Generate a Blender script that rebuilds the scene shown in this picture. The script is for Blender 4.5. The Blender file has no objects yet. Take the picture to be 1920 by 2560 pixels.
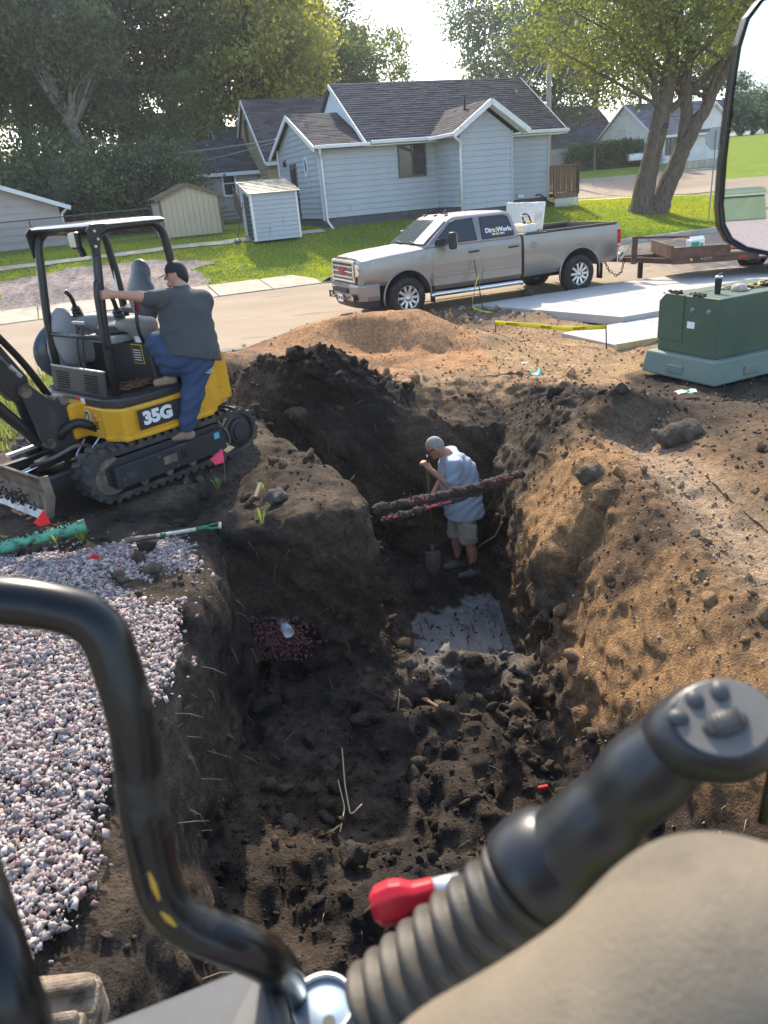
import bpy, bmesh, math, random
import numpy as np
from mathutils import Vector, Matrix, Euler
random.seed(7)
RNG = np.random.default_rng(11)
S = bpy.context.scene
COL = S.collection
R = math.radians

# ------------------------------------------------------------------ camera
CAM_H, LENS_PX = 2.6, 1850.0
ROLL = R(5.0)
PITCH = math.atan((1280 - 472) * math.cos(ROLL) / LENS_PX)
_f = Vector((0, math.cos(PITCH), -math.sin(PITCH)))
_r0 = Vector((1, 0, 0)); _u0 = Vector((0, math.sin(PITCH), math.cos(PITCH)))
_r = math.cos(ROLL) * _r0 - math.sin(ROLL) * _u0
_u = math.sin(ROLL) * _r0 + math.cos(ROLL) * _u0
EYE = Vector((0, 0, CAM_H))
cam = bpy.data.cameras.new('camera'); camo = bpy.data.objects.new('camera', cam); COL.objects.link(camo)
camo.matrix_world = Matrix(((_r.x, _u.x, -_f.x, 0), (_r.y, _u.y, -_f.y, 0), (_r.z, _u.z, -_f.z, CAM_H), (0, 0, 0, 1)))
cam.sensor_fit = 'VERTICAL'; cam.sensor_height = 36.0; cam.lens = LENS_PX / 2560 * 36
cam.clip_start = 0.02; cam.clip_end = 2000
cam.dof.use_dof = True; cam.dof.focus_distance = 9.0; cam.dof.aperture_fstop = 6.8
S.camera = camo
# ------------------------------------------------------------------ light
SUN_AZ = Vector((-0.124, 0.992)).normalized(); SUN_EL = R(41)
world = bpy.data.worlds.new('World'); S.world = world; world.use_nodes = True
nt = world.node_tree; nt.nodes.clear()
sky = nt.nodes.new('ShaderNodeTexSky'); sky.sky_type = 'NISHITA'; sky.sun_disc = False
sky.sun_elevation = SUN_EL; sky.sun_rotation = math.atan2(SUN_AZ.x, SUN_AZ.y)
sky.dust_density = 1.6; sky.air_density = 1.0; sky.ozone_density = 1.0
bg = nt.nodes.new('ShaderNodeBackground'); bg.inputs[1].default_value = 0.15
wo = nt.nodes.new('ShaderNodeOutputWorld')
nt.links.new(sky.outputs[0], bg.inputs[0]); nt.links.new(bg.outputs[0], wo.inputs[0])
sun = bpy.data.lights.new('sun', 'SUN'); suno = bpy.data.objects.new('sun', sun); COL.objects.link(suno)
sun.energy = 2.6; sun.angle = R(0.6); sun.color = (1.0, 0.88, 0.70)
sd = Vector((SUN_AZ.x * math.cos(SUN_EL), SUN_AZ.y * math.cos(SUN_EL), math.sin(SUN_EL)))
suno.rotation_euler = sd.to_track_quat('Z', 'Y').to_euler()
vs = S.view_settings; vs.view_transform = 'Standard'; vs.look = 'None'; vs.gamma = 1.0; vs.use_curve_mapping = False
vs.exposure = 1.55
S.cycles.max_bounces = 6; S.cycles.transparent_max_bounces = 8

# ------------------------------------------------------------------ frames
def at_depth(px, py, d):          # a point d metres along the view axis
    v = _f * LENS_PX + _r * (px - 960) - _u * (py - 1280)
    return EYE + v * (d / LENS_PX)
def at_z(px, py, z):
    v = _f * LENS_PX + _r * (px - 960) - _u * (py - 1280)
    return EYE + v * ((z - CAM_H) / v.z)
def at_y(px, py, y):
    v = _f * LENS_PX + _r * (px - 960) - _u * (py - 1280)
    return EYE + v * (y / v.y)
BA = R(21)                         # the street and houses run 21 degrees off the view direction
E1 = Vector((math.cos(BA), math.sin(BA), 0)); E2 = Vector((-math.sin(BA), math.cos(BA), 0))
BO = at_z(1010, 797, 0)            # front wheel of the pickup on the road
def UV(u, v, z=0.0): return BO + E1 * u + E2 * v + Vector((0, 0, z))
def to_uv(p): d = Vector(p) - BO; return d.dot(E1), d.dot(E2)
def at_v(px, py, v):
    q = _f * LENS_PX + _r * (px - 960) - _u * (py - 1280)
    t = (v - (EYE - BO).dot(E2)) / q.dot(E2); p = EYE + q * t
    return (p - BO).dot(E1), v, p.z

# ------------------------------------------------------------------ materials
MATS = {}
def mat(name, col, rough=0.7, metal=0.0, var=0.0, vscale=6.0, bump=0.0, bscale=40.0, spec=0.4, col2=None, emit=None,
        coat=0.0, alpha=1.0, trans=0.0, stretch=(1, 1, 1), detail=6.0, dirt=None, dirt_amt=0.0, dirt_scale=3.0, attr=None):
    if name in MATS: return MATS[name]
    m = bpy.data.materials.new(name); m.use_nodes = True; n = m.node_tree.nodes; l = m.node_tree.links
    p = n['Principled BSDF']; p.inputs['Roughness'].default_value = rough; p.inputs['Metallic'].default_value = metal
    p.inputs['Specular IOR Level'].default_value = spec; p.inputs['Coat Weight'].default_value = coat
    p.inputs['Transmission Weight'].default_value = trans
    c = (*col, 1); p.inputs['Base Color'].default_value = c
    out = None
    if var > 0 or bump > 0 or dirt or attr:
        tc = n.new('ShaderNodeTexCoord'); mp = n.new('ShaderNodeMapping'); mp.inputs['Scale'].default_value = stretch
        l.new(tc.outputs['Object'], mp.inputs[0]); src = mp.outputs[0]
    if attr:
        a = n.new('ShaderNodeAttribute'); a.attribute_name = attr; out = a.outputs['Color']
    if var > 0:
        t = n.new('ShaderNodeTexNoise'); t.inputs['Scale'].default_value = vscale; t.inputs['Detail'].default_value = detail
        l.new(src, t.inputs[0])
        r = n.new('ShaderNodeMapRange'); r.inputs[1].default_value = 0.3; r.inputs[2].default_value = 0.7
        l.new(t.outputs[0], r.inputs[0])
        if col2 is not None:
            mx = n.new('ShaderNodeMix'); mx.data_type = 'RGBA'
            mx.inputs[6].default_value = c; mx.inputs[7].default_value = (*col2, 1)
            if out: l.new(out, mx.inputs[6])
            l.new(r.outputs[0], mx.inputs[0]); out = mx.outputs[2]
        else:
            r.inputs[3].default_value = 1 - var; r.inputs[4].default_value = 1 + var
            mx = n.new('ShaderNodeMix'); mx.data_type = 'RGBA'; mx.blend_type = 'MULTIPLY'; mx.inputs[0].default_value = 1
            mx.inputs[6].default_value = c
            if out: l.new(out, mx.inputs[6])
            l.new(r.outputs[0], mx.inputs[7]); out = mx.outputs[2]
    if dirt:
        t = n.new('ShaderNodeTexNoise'); t.inputs['Scale'].default_value = dirt_scale; t.inputs['Detail'].default_value = 9; t.inputs['Roughness'].default_value = 0.65
        l.new(src, t.inputs[0])
        r = n.new('ShaderNodeMapRange'); r.inputs[1].default_value = 0.62 - dirt_amt * 0.3; r.inputs[2].default_value = 0.75 - dirt_amt * 0.3
        l.new(t.outputs[0], r.inputs[0])
        mx = n.new('ShaderNodeMix'); mx.data_type = 'RGBA'; mx.inputs[6].default_value = c; mx.inputs[7].default_value = (*dirt, 1)
        if out: l.new(out, mx.inputs[6])
        l.new(r.outputs[0], mx.inputs[0]); out = mx.outputs[2]
        rr = n.new('ShaderNodeMapRange'); rr.inputs[3].default_value = rough; rr.inputs[4].default_value = 0.9
        l.new(r.outputs[0], rr.inputs[0]); l.new(rr.outputs[0], p.inputs['Roughness'])
    if out: l.new(out, p.inputs['Base Color'])
    if bump > 0:
        t = n.new('ShaderNodeTexNoise'); t.inputs['Scale'].default_value = bscale; t.inputs['Detail'].default_value = 8
        t.inputs['Roughness'].default_value = 0.6
        l.new(src, t.inputs[0]); b = n.new('ShaderNodeBump'); b.inputs['Strength'].default_value = min(bump, 1.0)
        b.inputs['Distance'].default_value = 0.02 * max(bump, 1.0)
        l.new(t.outputs[0], b.inputs['Height']); l.new(b.outputs[0], p.inputs['Normal'])
    if emit: p.inputs['Emission Color'].default_value = (*emit, 1); p.inputs['Emission Strength'].default_value = 1
    MATS[name] = m; return m

# ------------------------------------------------------------------ mesh tools
def link(o): COL.objects.link(o); return o
def tag(o, label=None, cat=None, group=None, kind=None):
    if label: o['label'] = label
    if cat: o['category'] = cat
    if group: o['group'] = group
    if kind: o['kind'] = kind
    return o
def empty(name, loc=(0, 0, 0), rz=0.0, label=None, cat=None, group=None):
    o = bpy.data.objects.new(name, None); o.empty_display_size = 0.1; o.location = loc; o.rotation_euler = (0, 0, rz); link(o)
    return tag(o, label, cat, group)
def mesh_obj(name, verts, faces, material, parent=None, smooth=False, bevel=0.0, sharp=False, segs=2):
    me = bpy.data.meshes.new(name)
    if isinstance(verts, np.ndarray) and isinstance(faces, np.ndarray):
        k = faces.shape[1]; me.vertices.add(len(verts)); me.vertices.foreach_set('co', verts.astype(np.float32).ravel())
        me.loops.add(faces.size); me.loops.foreach_set('vertex_index', faces.astype(np.int32).ravel())
        me.polygons.add(len(faces)); me.polygons.foreach_set('loop_start', np.arange(0, faces.size, k, dtype=np.int32))
        me.update(calc_edges=True)
    else:
        me.from_pydata([tuple(v) for v in verts], [], faces); me.update()
    if material: me.materials.append(material)
    if smooth: me.polygons.foreach_set('use_smooth', [True] * len(me.polygons))
    o = bpy.data.objects.new(name, me); link(o)
    if parent: o.parent = parent
    if bevel > 0:
        b = o.modifiers.new('bevel', 'BEVEL'); b.width = bevel; b.segments = segs; b.limit_method = 'ANGLE'; b.angle_limit = R(35)
        b.harden_normals = False
    return o
class MB:
    def __init__(s): s.v = []; s.f = []
    def add(s, vs, fs):
        k = len(s.v); s.v += [tuple(v) for v in vs]; s.f += [tuple(i + k for i in f) for f in fs]; return s
    def box(s, c, d, rot=None, taper=1.0):
        x, y, z = d[0] / 2, d[1] / 2, d[2] / 2; t = taper
        vs = [Vector(q) for q in ((-x, -y, -z), (x, -y, -z), (x, y, -z), (-x, y, -z), (-x * t, -y * t, z), (x * t, -y * t, z), (x * t, y * t, z), (-x * t, y * t, z))]
        if rot is not None: m = Euler(rot).to_matrix(); vs = [m @ v for v in vs]
        c = Vector(c); return s.add([v + c for v in vs], [(0, 3, 2, 1), (4, 5, 6, 7), (0, 1, 5, 4), (1, 2, 6, 5), (2, 3, 7, 6), (3, 0, 4, 7)])
    def bar(s, a, b, w, h, up=(0, 0, 1)):
        a, b = Vector(a), Vector(b); d = (b - a).normalized(); up = Vector(up)
        if abs(d.dot(up)) > 0.99: up = Vector((1, 0, 0))
        x = d.cross(up).normalized() * w / 2; y = x.cross(d).normalized() * h / 2
        vs = [a - x - y, a + x - y, a + x + y, a - x + y, b - x - y, b + x - y, b + x + y, b - x + y]
        return s.add(vs, [(0, 1, 2, 3), (7, 6, 5, 4), (0, 4, 5, 1), (1, 5, 6, 2), (2, 6, 7, 3), (3, 7, 4, 0)])
    def tube(s, pts, r, n=10, cap=True):
        pts = [Vector(p) for p in pts]; rs = r if isinstance(r, (list, tuple)) else [r] * len(pts)
        vs = []; fs = []; prev = None
        for i, p in enumerate(pts):
            d = (pts[min(i + 1, len(pts) - 1)] - pts[max(i - 1, 0)]).normalized()
            if prev is None:
                up = Vector((0, 0, 1)) if abs(d.z) < 0.9 else Vector((1, 0, 0)); x = d.cross(up).normalized()
            else: x = (prev - d * prev.dot(d)).normalized()
            prev = x; y = d.cross(x)
            for k in range(n):
                a = 2 * math.pi * k / n; vs.append(p + (x * math.cos(a) + y * math.sin(a)) * rs[i])
        for i in range(len(pts) - 1):
            for k in range(n):
                k2 = (k + 1) % n; fs.append((i * n + k, i * n + k2, (i + 1) * n + k2, (i + 1) * n + k))
        if cap: fs.append(tuple(range(n - 1, -1, -1))); fs.append(tuple((len(pts) - 1) * n + k for k in range(n)))
        return s.add(vs, fs)
    def cyl(s, a, b, r, n=16): return s.tube([a, b], r, n)
    def lathe(s, prof, n=20, o=(0, 0, 0), ax=(0, 0, 1), closed=False):
        ax = Vector(ax).normalized(); up = Vector((0, 0, 1)) if abs(ax.z) < 0.9 else Vector((1, 0, 0))
        x = ax.cross(up).normalized(); y = ax.cross(x); o = Vector(o); vs = []; fs = []
        for (r, z) in prof:
            for k in range(n):
                a = 2 * math.pi * k / n; vs.append(o + ax * z + (x * math.cos(a) + y * math.sin(a)) * r)
        for i in range(len(prof) - 1):
            for k in range(n):
                k2 = (k + 1) % n; fs.append((i * n + k, i * n + k2, (i + 1) * n + k2, (i + 1) * n + k))
        if closed:
            i = len(prof) - 1
            for k in range(n):
                k2 = (k + 1) % n; fs.append((i * n + k, i * n + k2, k2, k))
        else: fs.append(tuple(range(n - 1, -1, -1))); fs.append(tuple((len(prof) - 1) * n + k for k in range(n)))
        return s.add(vs, fs)
    def prism(s, poly, a, b, axis='y'):
        n = len(poly)
        def P(q, t): return {'y': (q[0], t, q[1]), 'z': (q[0], q[1], t), 'x': (t, q[0], q[1])}[axis]
        vs = [P(q, a) for q in poly] + [P(q, b) for q in poly]
        fs = [tuple(range(n)), tuple(range(2 * n - 1, n - 1, -1))]
        fs += [(i, n + i, n + (i + 1) % n, (i + 1) % n) for i in range(n)]
        return s.add(vs, fs)
    def build(s, name, material, parent=None, smooth=False, bevel=0.0, fix=True, segs=2):
        o = mesh_obj(name, s.v, s.f, material, parent, smooth, bevel, segs=segs)
        if fix:
            bm = bmesh.new(); bm.from_mesh(o.data); bmesh.ops.recalc_face_normals(bm, faces=bm.faces); bm.to_mesh(o.data); bm.free()
        return o
def bx(name, c, d, m, parent=None, bevel=0.0, rot=None):
    return MB().box(c, d, rot).build(name, m, parent, bevel=bevel, fix=False)
def arc(c, r, a0, a1, n, plane='xz', off=0.0):
    out = []
    for i in range(n + 1):
        a = R(a0 + (a1 - a0) * i / n); p, q = r * math.cos(a), r * math.sin(a)
        out.append({'xz': (c[0] + p, off, c[1] + q), 'xy': (c[0] + p, c[1] + q, off), 'yz': (off, c[0] + p, c[1] + q)}[plane])
    return out
def smooth_path(pts, rad=0.1, n=6):           # polyline with rounded corners
    pts = [Vector(p) for p in pts]; out = [pts[0]]
    for i in range(1, len(pts) - 1):
        a, b, c = pts[i - 1], pts[i], pts[i + 1]; d0 = (a - b); d1 = (c - b); k = min(rad, d0.length * 0.45, d1.length * 0.45)
        p0 = b + d0.normalized() * k; p1 = b + d1.normalized() * k
        for j in range(n + 1):
            t = j / n; out.append(p0 * (1 - t) ** 2 + b * 2 * t * (1 - t) + p1 * t * t)
    out.append(pts[-1]); return out
def lettering(name, text, size, m, parent, mw, extrude=0.002, bold=0.0, align='CENTER', shear=0.0, scale_x=1.0):
    cu = bpy.data.curves.new('lettering', 'FONT'); cu.body = text; cu.size = size; cu.extrude = extrude; cu.offset = bold
    cu.align_x = align; cu.align_y = 'CENTER'; cu.shear = shear; cu.resolution_u = 3
    t = bpy.data.objects.new('lettering_curve', cu); COL.objects.link(t)
    dg = bpy.context.evaluated_depsgraph_get(); dg.update()
    me = bpy.data.meshes.new_from_object(t.evaluated_get(dg)); bpy.data.objects.remove(t); bpy.data.curves.remove(cu)
    me.materials.clear(); me.materials.append(m)
    me.transform(mw @ Matrix.Diagonal((scale_x, 1, 1, 1)))
    o = bpy.data.objects.new(name, me); link(o)
    if parent: o.parent = parent
    return o
def frame(o, x, y):                             # matrix: text x along x, text y along y
    x = Vector(x).normalized(); y = Vector(y); y = (y - x * y.dot(x)).normalized(); z = x.cross(y); o = Vector(o)
    return Matrix(((x.x, y.x, z.x, o.x), (x.y, y.y, z.y, o.y), (x.z, y.z, z.z, o.z), (0, 0, 0, 1)))
def copy_tree(o, parent=None):
    c = o.copy(); link(c); c.parent = parent
    for ch in list(o.children): copy_tree(ch, c)
    return c

# ------------------------------------------------------------------ volumes: noise lattices and surface nets
def lattice(shape, cell, rng, cells3=None):
    ws = []; ms = []
    for i, n in enumerate(shape):
        c = cells3[i] if cells3 else cell
        m = int(n / c) + 3; ms.append(m); t = np.arange(n) / c; k = t.astype(int); f = t - k; f = f * f * (3 - 2 * f)
        W = np.zeros((n, m), np.float32); W[np.arange(n), k] = 1 - f; W[np.arange(n), k + 1] = f; ws.append(W)
    L = rng.uniform(-1, 1, ms).astype(np.float32)
    L = np.tensordot(ws[0], L, (1, 0)); L = np.tensordot(ws[1], L, (1, 1)).transpose(1, 0, 2); L = np.tensordot(L, ws[2], (2, 1))
    return L
def surface_nets(F, org, h):
    ins = F < 0; nx, ny, nz = F.shape
    cnt = np.zeros((nx - 1, ny - 1, nz - 1), np.int8)
    cs = [(a, b, c) for a in (0, 1) for b in (0, 1) for c in (0, 1)]
    for a, b, c in cs: cnt += ins[a:nx - 1 + a, b:ny - 1 + b, c:nz - 1 + c]
    act = (cnt > 0) & (cnt < 8); I = np.argwhere(act); n = len(I)
    idx = np.full(act.shape, -1, np.int32); idx[act] = np.arange(n)
    val = np.stack([F[I[:, 0] + a, I[:, 1] + b, I[:, 2] + c] for a, b, c in cs], 1)
    acc = np.zeros((n, 3)); num = np.zeros(n)
    for p in range(8):
        for q in range(p + 1, 8):
            d = np.array(cs[q]) - np.array(cs[p])
            if np.abs(d).sum() != 1: continue
            a, b = val[:, p], val[:, q]; s = (a < 0) != (b < 0); t = np.where(s, a / np.where(s, a - b, 1), 0)
            acc += s[:, None] * (np.array(cs[p]) + t[:, None] * d); num += s
    V = (I + acc / num[:, None]) * h + np.array(org)
    Q = []
    for ax in range(3):
        o1, o2 = [(1, 2), (2, 0), (0, 1)][ax]
        sl0 = [slice(None)] * 3; sl1 = [slice(None)] * 3; sl0[ax] = slice(0, -1); sl1[ax] = slice(1, None)
        A = ins[tuple(sl0)]; B = ins[tuple(sl1)]; ch = np.argwhere(A != B)
        ok = (ch[:, o1] > 0) & (ch[:, o2] > 0) & (ch[:, o1] < F.shape[o1] - 1) & (ch[:, o2] < F.shape[o2] - 1); ch = ch[ok]
        e1 = np.zeros(3, int); e1[o1] = 1; e2 = np.zeros(3, int); e2[o2] = 1
        c = [ch - e1 - e2, ch - e2, ch, ch - e1]; ids = np.stack([idx[k[:, 0], k[:, 1], k[:, 2]] for k in c], 1)
        flip = ~A[ch[:, 0], ch[:, 1], ch[:, 2]]; ids[flip] = ids[flip][:, ::-1]; Q.append(ids)
    return V, np.concatenate(Q)
def sdf_cone(P, a, b, ra, rb):
    a = np.array(a, float); b = np.array(b, float); ba = b - a
    t = np.clip(((P - a) @ ba) / max(ba @ ba, 1e-9), 0, 1)
    return np.linalg.norm(P - a - t[:, None] * ba, axis=1) - (ra + (rb - ra) * t)
def sdf_ell(P, c, r, rot=None):
    q = P - np.array(c, float)
    if rot is not None: q = q @ np.array(rot)
    r = np.array(r, float); k = np.linalg.norm(q / r, axis=1); k2 = np.linalg.norm(q / (r * r), axis=1)
    return k * (k - 1) / np.maximum(k2, 1e-6)
def smin(a, b, k):
    h = np.clip(0.5 + 0.5 * (b - a) / k, 0, 1); return b + (a - b) * h - k * h * (1 - h)
def sdf_mesh(name, fn, lo, hi, h, m, parent=None, smooth=True):
    ax = [np.arange(l, u + h, h) for l, u in zip(lo, hi)]
    G = np.stack(np.meshgrid(*ax, indexing='ij'), -1).reshape(-1, 3)
    F = fn(G).reshape([len(a) for a in ax]).astype(np.float32)
    V, Q = surface_nets(F, lo, h); return mesh_obj(name, V, Q, m, parent, smooth)
def blend_list(P, items, k):
    d = None
    for it in items:
        e = sdf_cone(P, *it) if len(it) == 4 else sdf_ell(P, *it)
        d = e if d is None else smin(d, e, k)
    return d
def pebbles(n, rng, kind='cube'):
    if kind == 'cube':
        b = np.array([(-1, -1, -1), (1, -1, -1), (1, 1, -1), (-1, 1, -1), (-1, -1, 1), (1, -1, 1), (1, 1, 1), (-1, 1, 1)], float) * 0.62
        f = np.array([(0, 2, 1), (0, 3, 2), (4, 5, 6), (4, 6, 7), (0, 1, 5), (0, 5, 4), (1, 2, 6), (1, 6, 5), (2, 3, 7), (2, 7, 6), (3, 0, 4), (3, 4, 7)])
    else:
        bm = bmesh.new(); bmesh.ops.create_icosphere(bm, subdivisions=2 if kind == 'ico2' else 1, radius=1)
        b = np.array([v.co[:] for v in bm.verts]); f = np.array([[v.index for v in q.verts] for q in bm.faces]); bm.free()
    return b, f
def rand_rot(n, rng):
    q = rng.normal(size=(n, 4)); q /= np.linalg.norm(q, axis=1)[:, None]; w, x, y, z = q.T
    return np.stack([np.stack([1 - 2 * (y * y + z * z), 2 * (x * y - z * w), 2 * (x * z + y * w)], -1),
                     np.stack([2 * (x * y + z * w), 1 - 2 * (x * x + z * z), 2 * (y * z - x * w)], -1),
                     np.stack([2 * (x * z - y * w), 2 * (y * z + x * w), 1 - 2 * (x * x + y * y)], -1)], 1)
def scatter(name, pos, size, rng, m, kind='cube', jit=0.3, flat=(1, 1, 0.7), cols=None, smooth=False, parent=None):
    n = len(pos); b, f = pebbles(n, rng, kind); k = len(b)
    sh = b[None] * (1 + rng.uniform(-jit, jit, (n, k, 1))) + rng.uniform(-jit, jit, (n, k, 3)) * 0.35
    if kind != 'cube':                           # broken faces: each lump is cut by a few random planes
        for _ in range(5):
            dn = rng.normal(size=(n, 1, 3)); dn /= np.linalg.norm(dn, axis=2, keepdims=True); sh = sh - np.maximum((sh * dn).sum(2, keepdims=True) - rng.uniform(0.35, 0.75, (n, 1, 1)), 0) * dn
    sh = sh * (np.array(flat) * rng.uniform(0.75, 1.25, (n, 3)))[:, None, :]
    V = np.einsum('nij,nkj->nki', rand_rot(n, rng), sh) * np.asarray(size)[:, None, None] + np.asarray(pos)[:, None, :]
    Fc = (f[None] + (np.arange(n) * k)[:, None, None]).reshape(-1, 3)
    o = mesh_obj(name, V.reshape(-1, 3), Fc, m, parent, smooth)
    if cols is not None:
        a = o.data.attributes.new('Col', 'FLOAT_COLOR', 'POINT'); c4 = np.ones((n * k, 4), np.float32)
        c4[:, :3] = np.repeat(cols, k, 0); a.data.foreach_set('color', c4.ravel())
    return o
def set_cols(o, cols):
    a = o.data.attributes.new('Col', 'FLOAT_COLOR', 'POINT'); c4 = np.ones((len(cols), 4), np.float32); c4[:, :3] = cols
    a.data.foreach_set('color', c4.ravel())
def vnoise(x, y, seed=0):                       # 2-D value noise on arrays
    xi = np.floor(x).astype(np.int64); yi = np.floor(y).astype(np.int64); fx = x - xi; fy = y - yi
    fx = fx * fx * (3 - 2 * fx); fy = fy * fy * (3 - 2 * fy)
    def hsh(a, b):
        n = (a * 374761393 + b * 668265263 + seed * 144665) & 0xffffffff; n = ((n ^ (n >> 13)) * 1274126177) & 0xffffffff
        return ((n ^ (n >> 16)) & 0xffff) / 32767.5 - 1
    return (hsh(xi, yi) * (1 - fx) + hsh(xi + 1, yi) * fx) * (1 - fy) + (hsh(xi, yi + 1) * (1 - fx) + hsh(xi + 1, yi + 1) * fx) * fy
def fbm(x, y, sc, oct=4, seed=0):
    r = 0; a = 1.0
    for i in range(oct): r = r + a * vnoise(x * sc, y * sc, seed + i * 7); a *= 0.5; sc *= 2.03
    return r
# ================================================================== ground
LV = [(-60, -0.02), (-0.4, 0.0), (7.30, 0.13), (7.36, 0.30), (9.0, 0.42), (13.6, 1.42), (17, 1.50), (30, 1.95), (32.5, 2.6), (60, 3.3), (400, 4.0)]
def G(u, v):                                    # height of yards and streets beyond the work site
    u = np.asarray(u, float); v = np.asarray(v, float)
    z = np.interp(v, [a for a, b in LV], [b for a, b in LV])
    z = z - np.clip((u - 13) * 0.045, 0, 0.6) * np.clip((v - 9) / 4, 0, 1) * np.clip((29 - v) / 6, 0, 1)
    lowz = np.minimum(z, 0.115 + np.clip(v - 7.3, 0, 9) * 0.10); w = np.clip((0.9 - u) / 0.4, 0, 1) * np.clip((9.9 - v) / 0.8, 0, 1) * (v > 7.31); z = z * (1 - w) + lowz * w
    return z + 0.03 * fbm(u, v, 0.35, 2, 5) * np.clip((v - 7.5) / 2, 0, 1)
def Gs(u, v): return float(G(np.array([u]), np.array([v]))[0])
def on_lawn(px, py):                            # where a ray meets the yards
    q = _f * LENS_PX + _r * (px - 960) - _u * (py - 1280); q = q.normalized(); t = 15.0
    while t < 140:
        p = EYE + q * t; u, v = to_uv(p)
        if p.z < Gs(u, v): return u, v
        t += 0.1
    return to_uv(EYE + q * 140)
def uv_sheet(name, us, vs, hf, m, dz=0.0, mask=None, cols=None):
    U, V = np.meshgrid(us, vs, indexing='ij'); Z = hf(U, V) + dz
    P = np.stack([BO.x + E1.x * U + E2.x * V, BO.y + E1.y * U + E2.y * V, Z], -1).reshape(-1, 3)
    nu, nv = len(us), len(vs); I = np.arange(nu * nv).reshape(nu, nv)
    Q = np.stack([I[:-1, :-1], I[1:, :-1], I[1:, 1:], I[:-1, 1:]], -1)
    if mask is not None: Q = Q[mask(0.25 * (U[:-1, :-1] + U[1:, 1:] + U[1:, :-1] + U[:-1, 1:]), 0.25 * (V[:-1, :-1] + V[1:, 1:] + V[1:, :-1] + V[:-1, 1:]))]
    o = mesh_obj(name, P, Q.reshape(-1, 4), m, smooth=True); o['kind'] = 'structure'; return o

m_grass = mat('lawn_soil', (0.15, 0.20, 0.028), 0.95, var=1, vscale=0.9, col2=(0.21, 0.25, 0.04), bump=1.2, bscale=14, spec=0.1)
m_dirt_road = mat('dirty_road', (0.29, 0.225, 0.16), 0.92, var=1, vscale=0.55, col2=(0.36, 0.285, 0.205), bump=0.35, bscale=25, spec=0.15, stretch=(0.5, 1.6, 1), dirt=(0.24, 0.175, 0.12), dirt_amt=0.25, dirt_scale=1.1)
m_conc = mat('concrete_new', (0.42, 0.405, 0.37), 0.85, var=0.10, vscale=1.6, bump=0.1, bscale=80, spec=0.25, dirt=(0.42, 0.37, 0.29), dirt_amt=0.12, dirt_scale=1.4)
m_conc_old = mat('concrete_old', (0.46, 0.39, 0.30), 0.9, var=0.16, vscale=2.2, bump=0.2, bscale=60, spec=0.2, dirt=(0.36, 0.28, 0.19), dirt_amt=0.3, dirt_scale=1.1)
m_kerb = mat('kerb_concrete', (0.42, 0.38, 0.32), 0.9, var=0.15, vscale=3, bump=0.2, bscale=50)
m_gravelpad = mat('gravel_pad', (0.33, 0.26, 0.215), 0.95, var=0.4, vscale=9, bump=1.5, bscale=30, spec=0.15)
m_far = mat('far_ground', (0.08, 0.11, 0.03), 0.95, var=0.25, vscale=0.05)

def far_h(U, V): return np.where(V < 5, -3.2, -0.8) + 0 * U
fg = uv_sheet('ground', np.linspace(-300, 300, 15), np.linspace(-300, 300, 15), far_h, m_far)
us = np.concatenate([np.linspace(-60, -14, 10), np.linspace(-13.5, 30, 110), np.linspace(32, 130, 16)])
vs_ = np.concatenate([[7.36], np.linspace(7.6, 34, 90), np.linspace(36, 170, 24)])
uv_sheet('lawn', us, vs_, G, m_grass)
uv_sheet('road', np.linspace(-40, 60, 120), np.linspace(-2.4, 7.27, 24), lambda u, v: G(u, v) + 0.006 * fbm(u, v, 0.8, 3, 9), m_dirt_road, 0.004)
# kerb along the far side of the road: cast lengths, each its own piece
kerb = empty('kerb', UV(0, 7.35, 0)); kerb['kind'] = 'structure'
for i in range(26):
    u0 = 0.9 + i * 2.0 if i < 18 else 99
    if u0 > 34: continue
    b = MB(); p = []
    for u in (u0 + 0.01, u0 + 1.985): p.append(u)
    for k, u in enumerate(p):
        pass
    vs4 = []
    for u in p:
        for (dv, z) in ((-0.12, -0.05), (-0.10, 0.285), (-0.06, 0.315), (0.06, 0.318), (0.08, -0.05)):
            vs4.append(UV(u, 7.35 + dv, z + (0.006 * math.sin(i * 3.1))) - kerb.location)
    b.add(vs4, [(0, 1, 2, 3, 4), (9, 8, 7, 6, 5)] + [(j, 5 + j, 5 + (j + 1) % 5, (j + 1) % 5) for j in range(5)])
    b.build('kerb_stone', m_kerb, kerb)
# concrete walk and drive apron on the far side, left; each slab on its own
walk = empty('sidewalk', UV(-5, 8, 0.3)); walk['kind'] = 'structure'
def slab(parent, quad_uv, hf, th, m, name='slab', bevel=0.008, dz=0.0):
    b = MB(); top = [UV(u, v, hf(u, v) + dz) - parent.location for u, v in quad_uv]; bot = [t - Vector((0, 0, th)) for t in top]; n = len(top)
    b.add(top + bot, [tuple(range(n)), tuple(range(2 * n - 1, n - 1, -1))] + [(j, n + j, n + (j + 1) % n, (j + 1) % n) for j in range(n)])
    return b.build(name, m, parent, bevel=bevel)
hw = lambda u, v: 0.150 + max(0, v - 7.3) * 0.10
for i in range(11):
    u0 = 0.7 - (i + 1) * 1.62; f0 = 8.95 if i < 9 else 8.9
    q = [(u0 + 0.012, 7.3), (u0 + 1.60, 7.3), (u0 + 1.60, 8.95), (u0 + 0.012, 8.95)]
    if i == 0: q = [(u0 + 0.012, 7.3), (u0 + 1.9, 7.3), (u0 + 1.1, 8.95), (u0 + 0.012, 8.95)]
    slab(walk, q, lambda u, v: hw(u, v), 0.14, m_conc_old, dz=0.015 + 0.004 * math.sin(i * 2.3))
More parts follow.
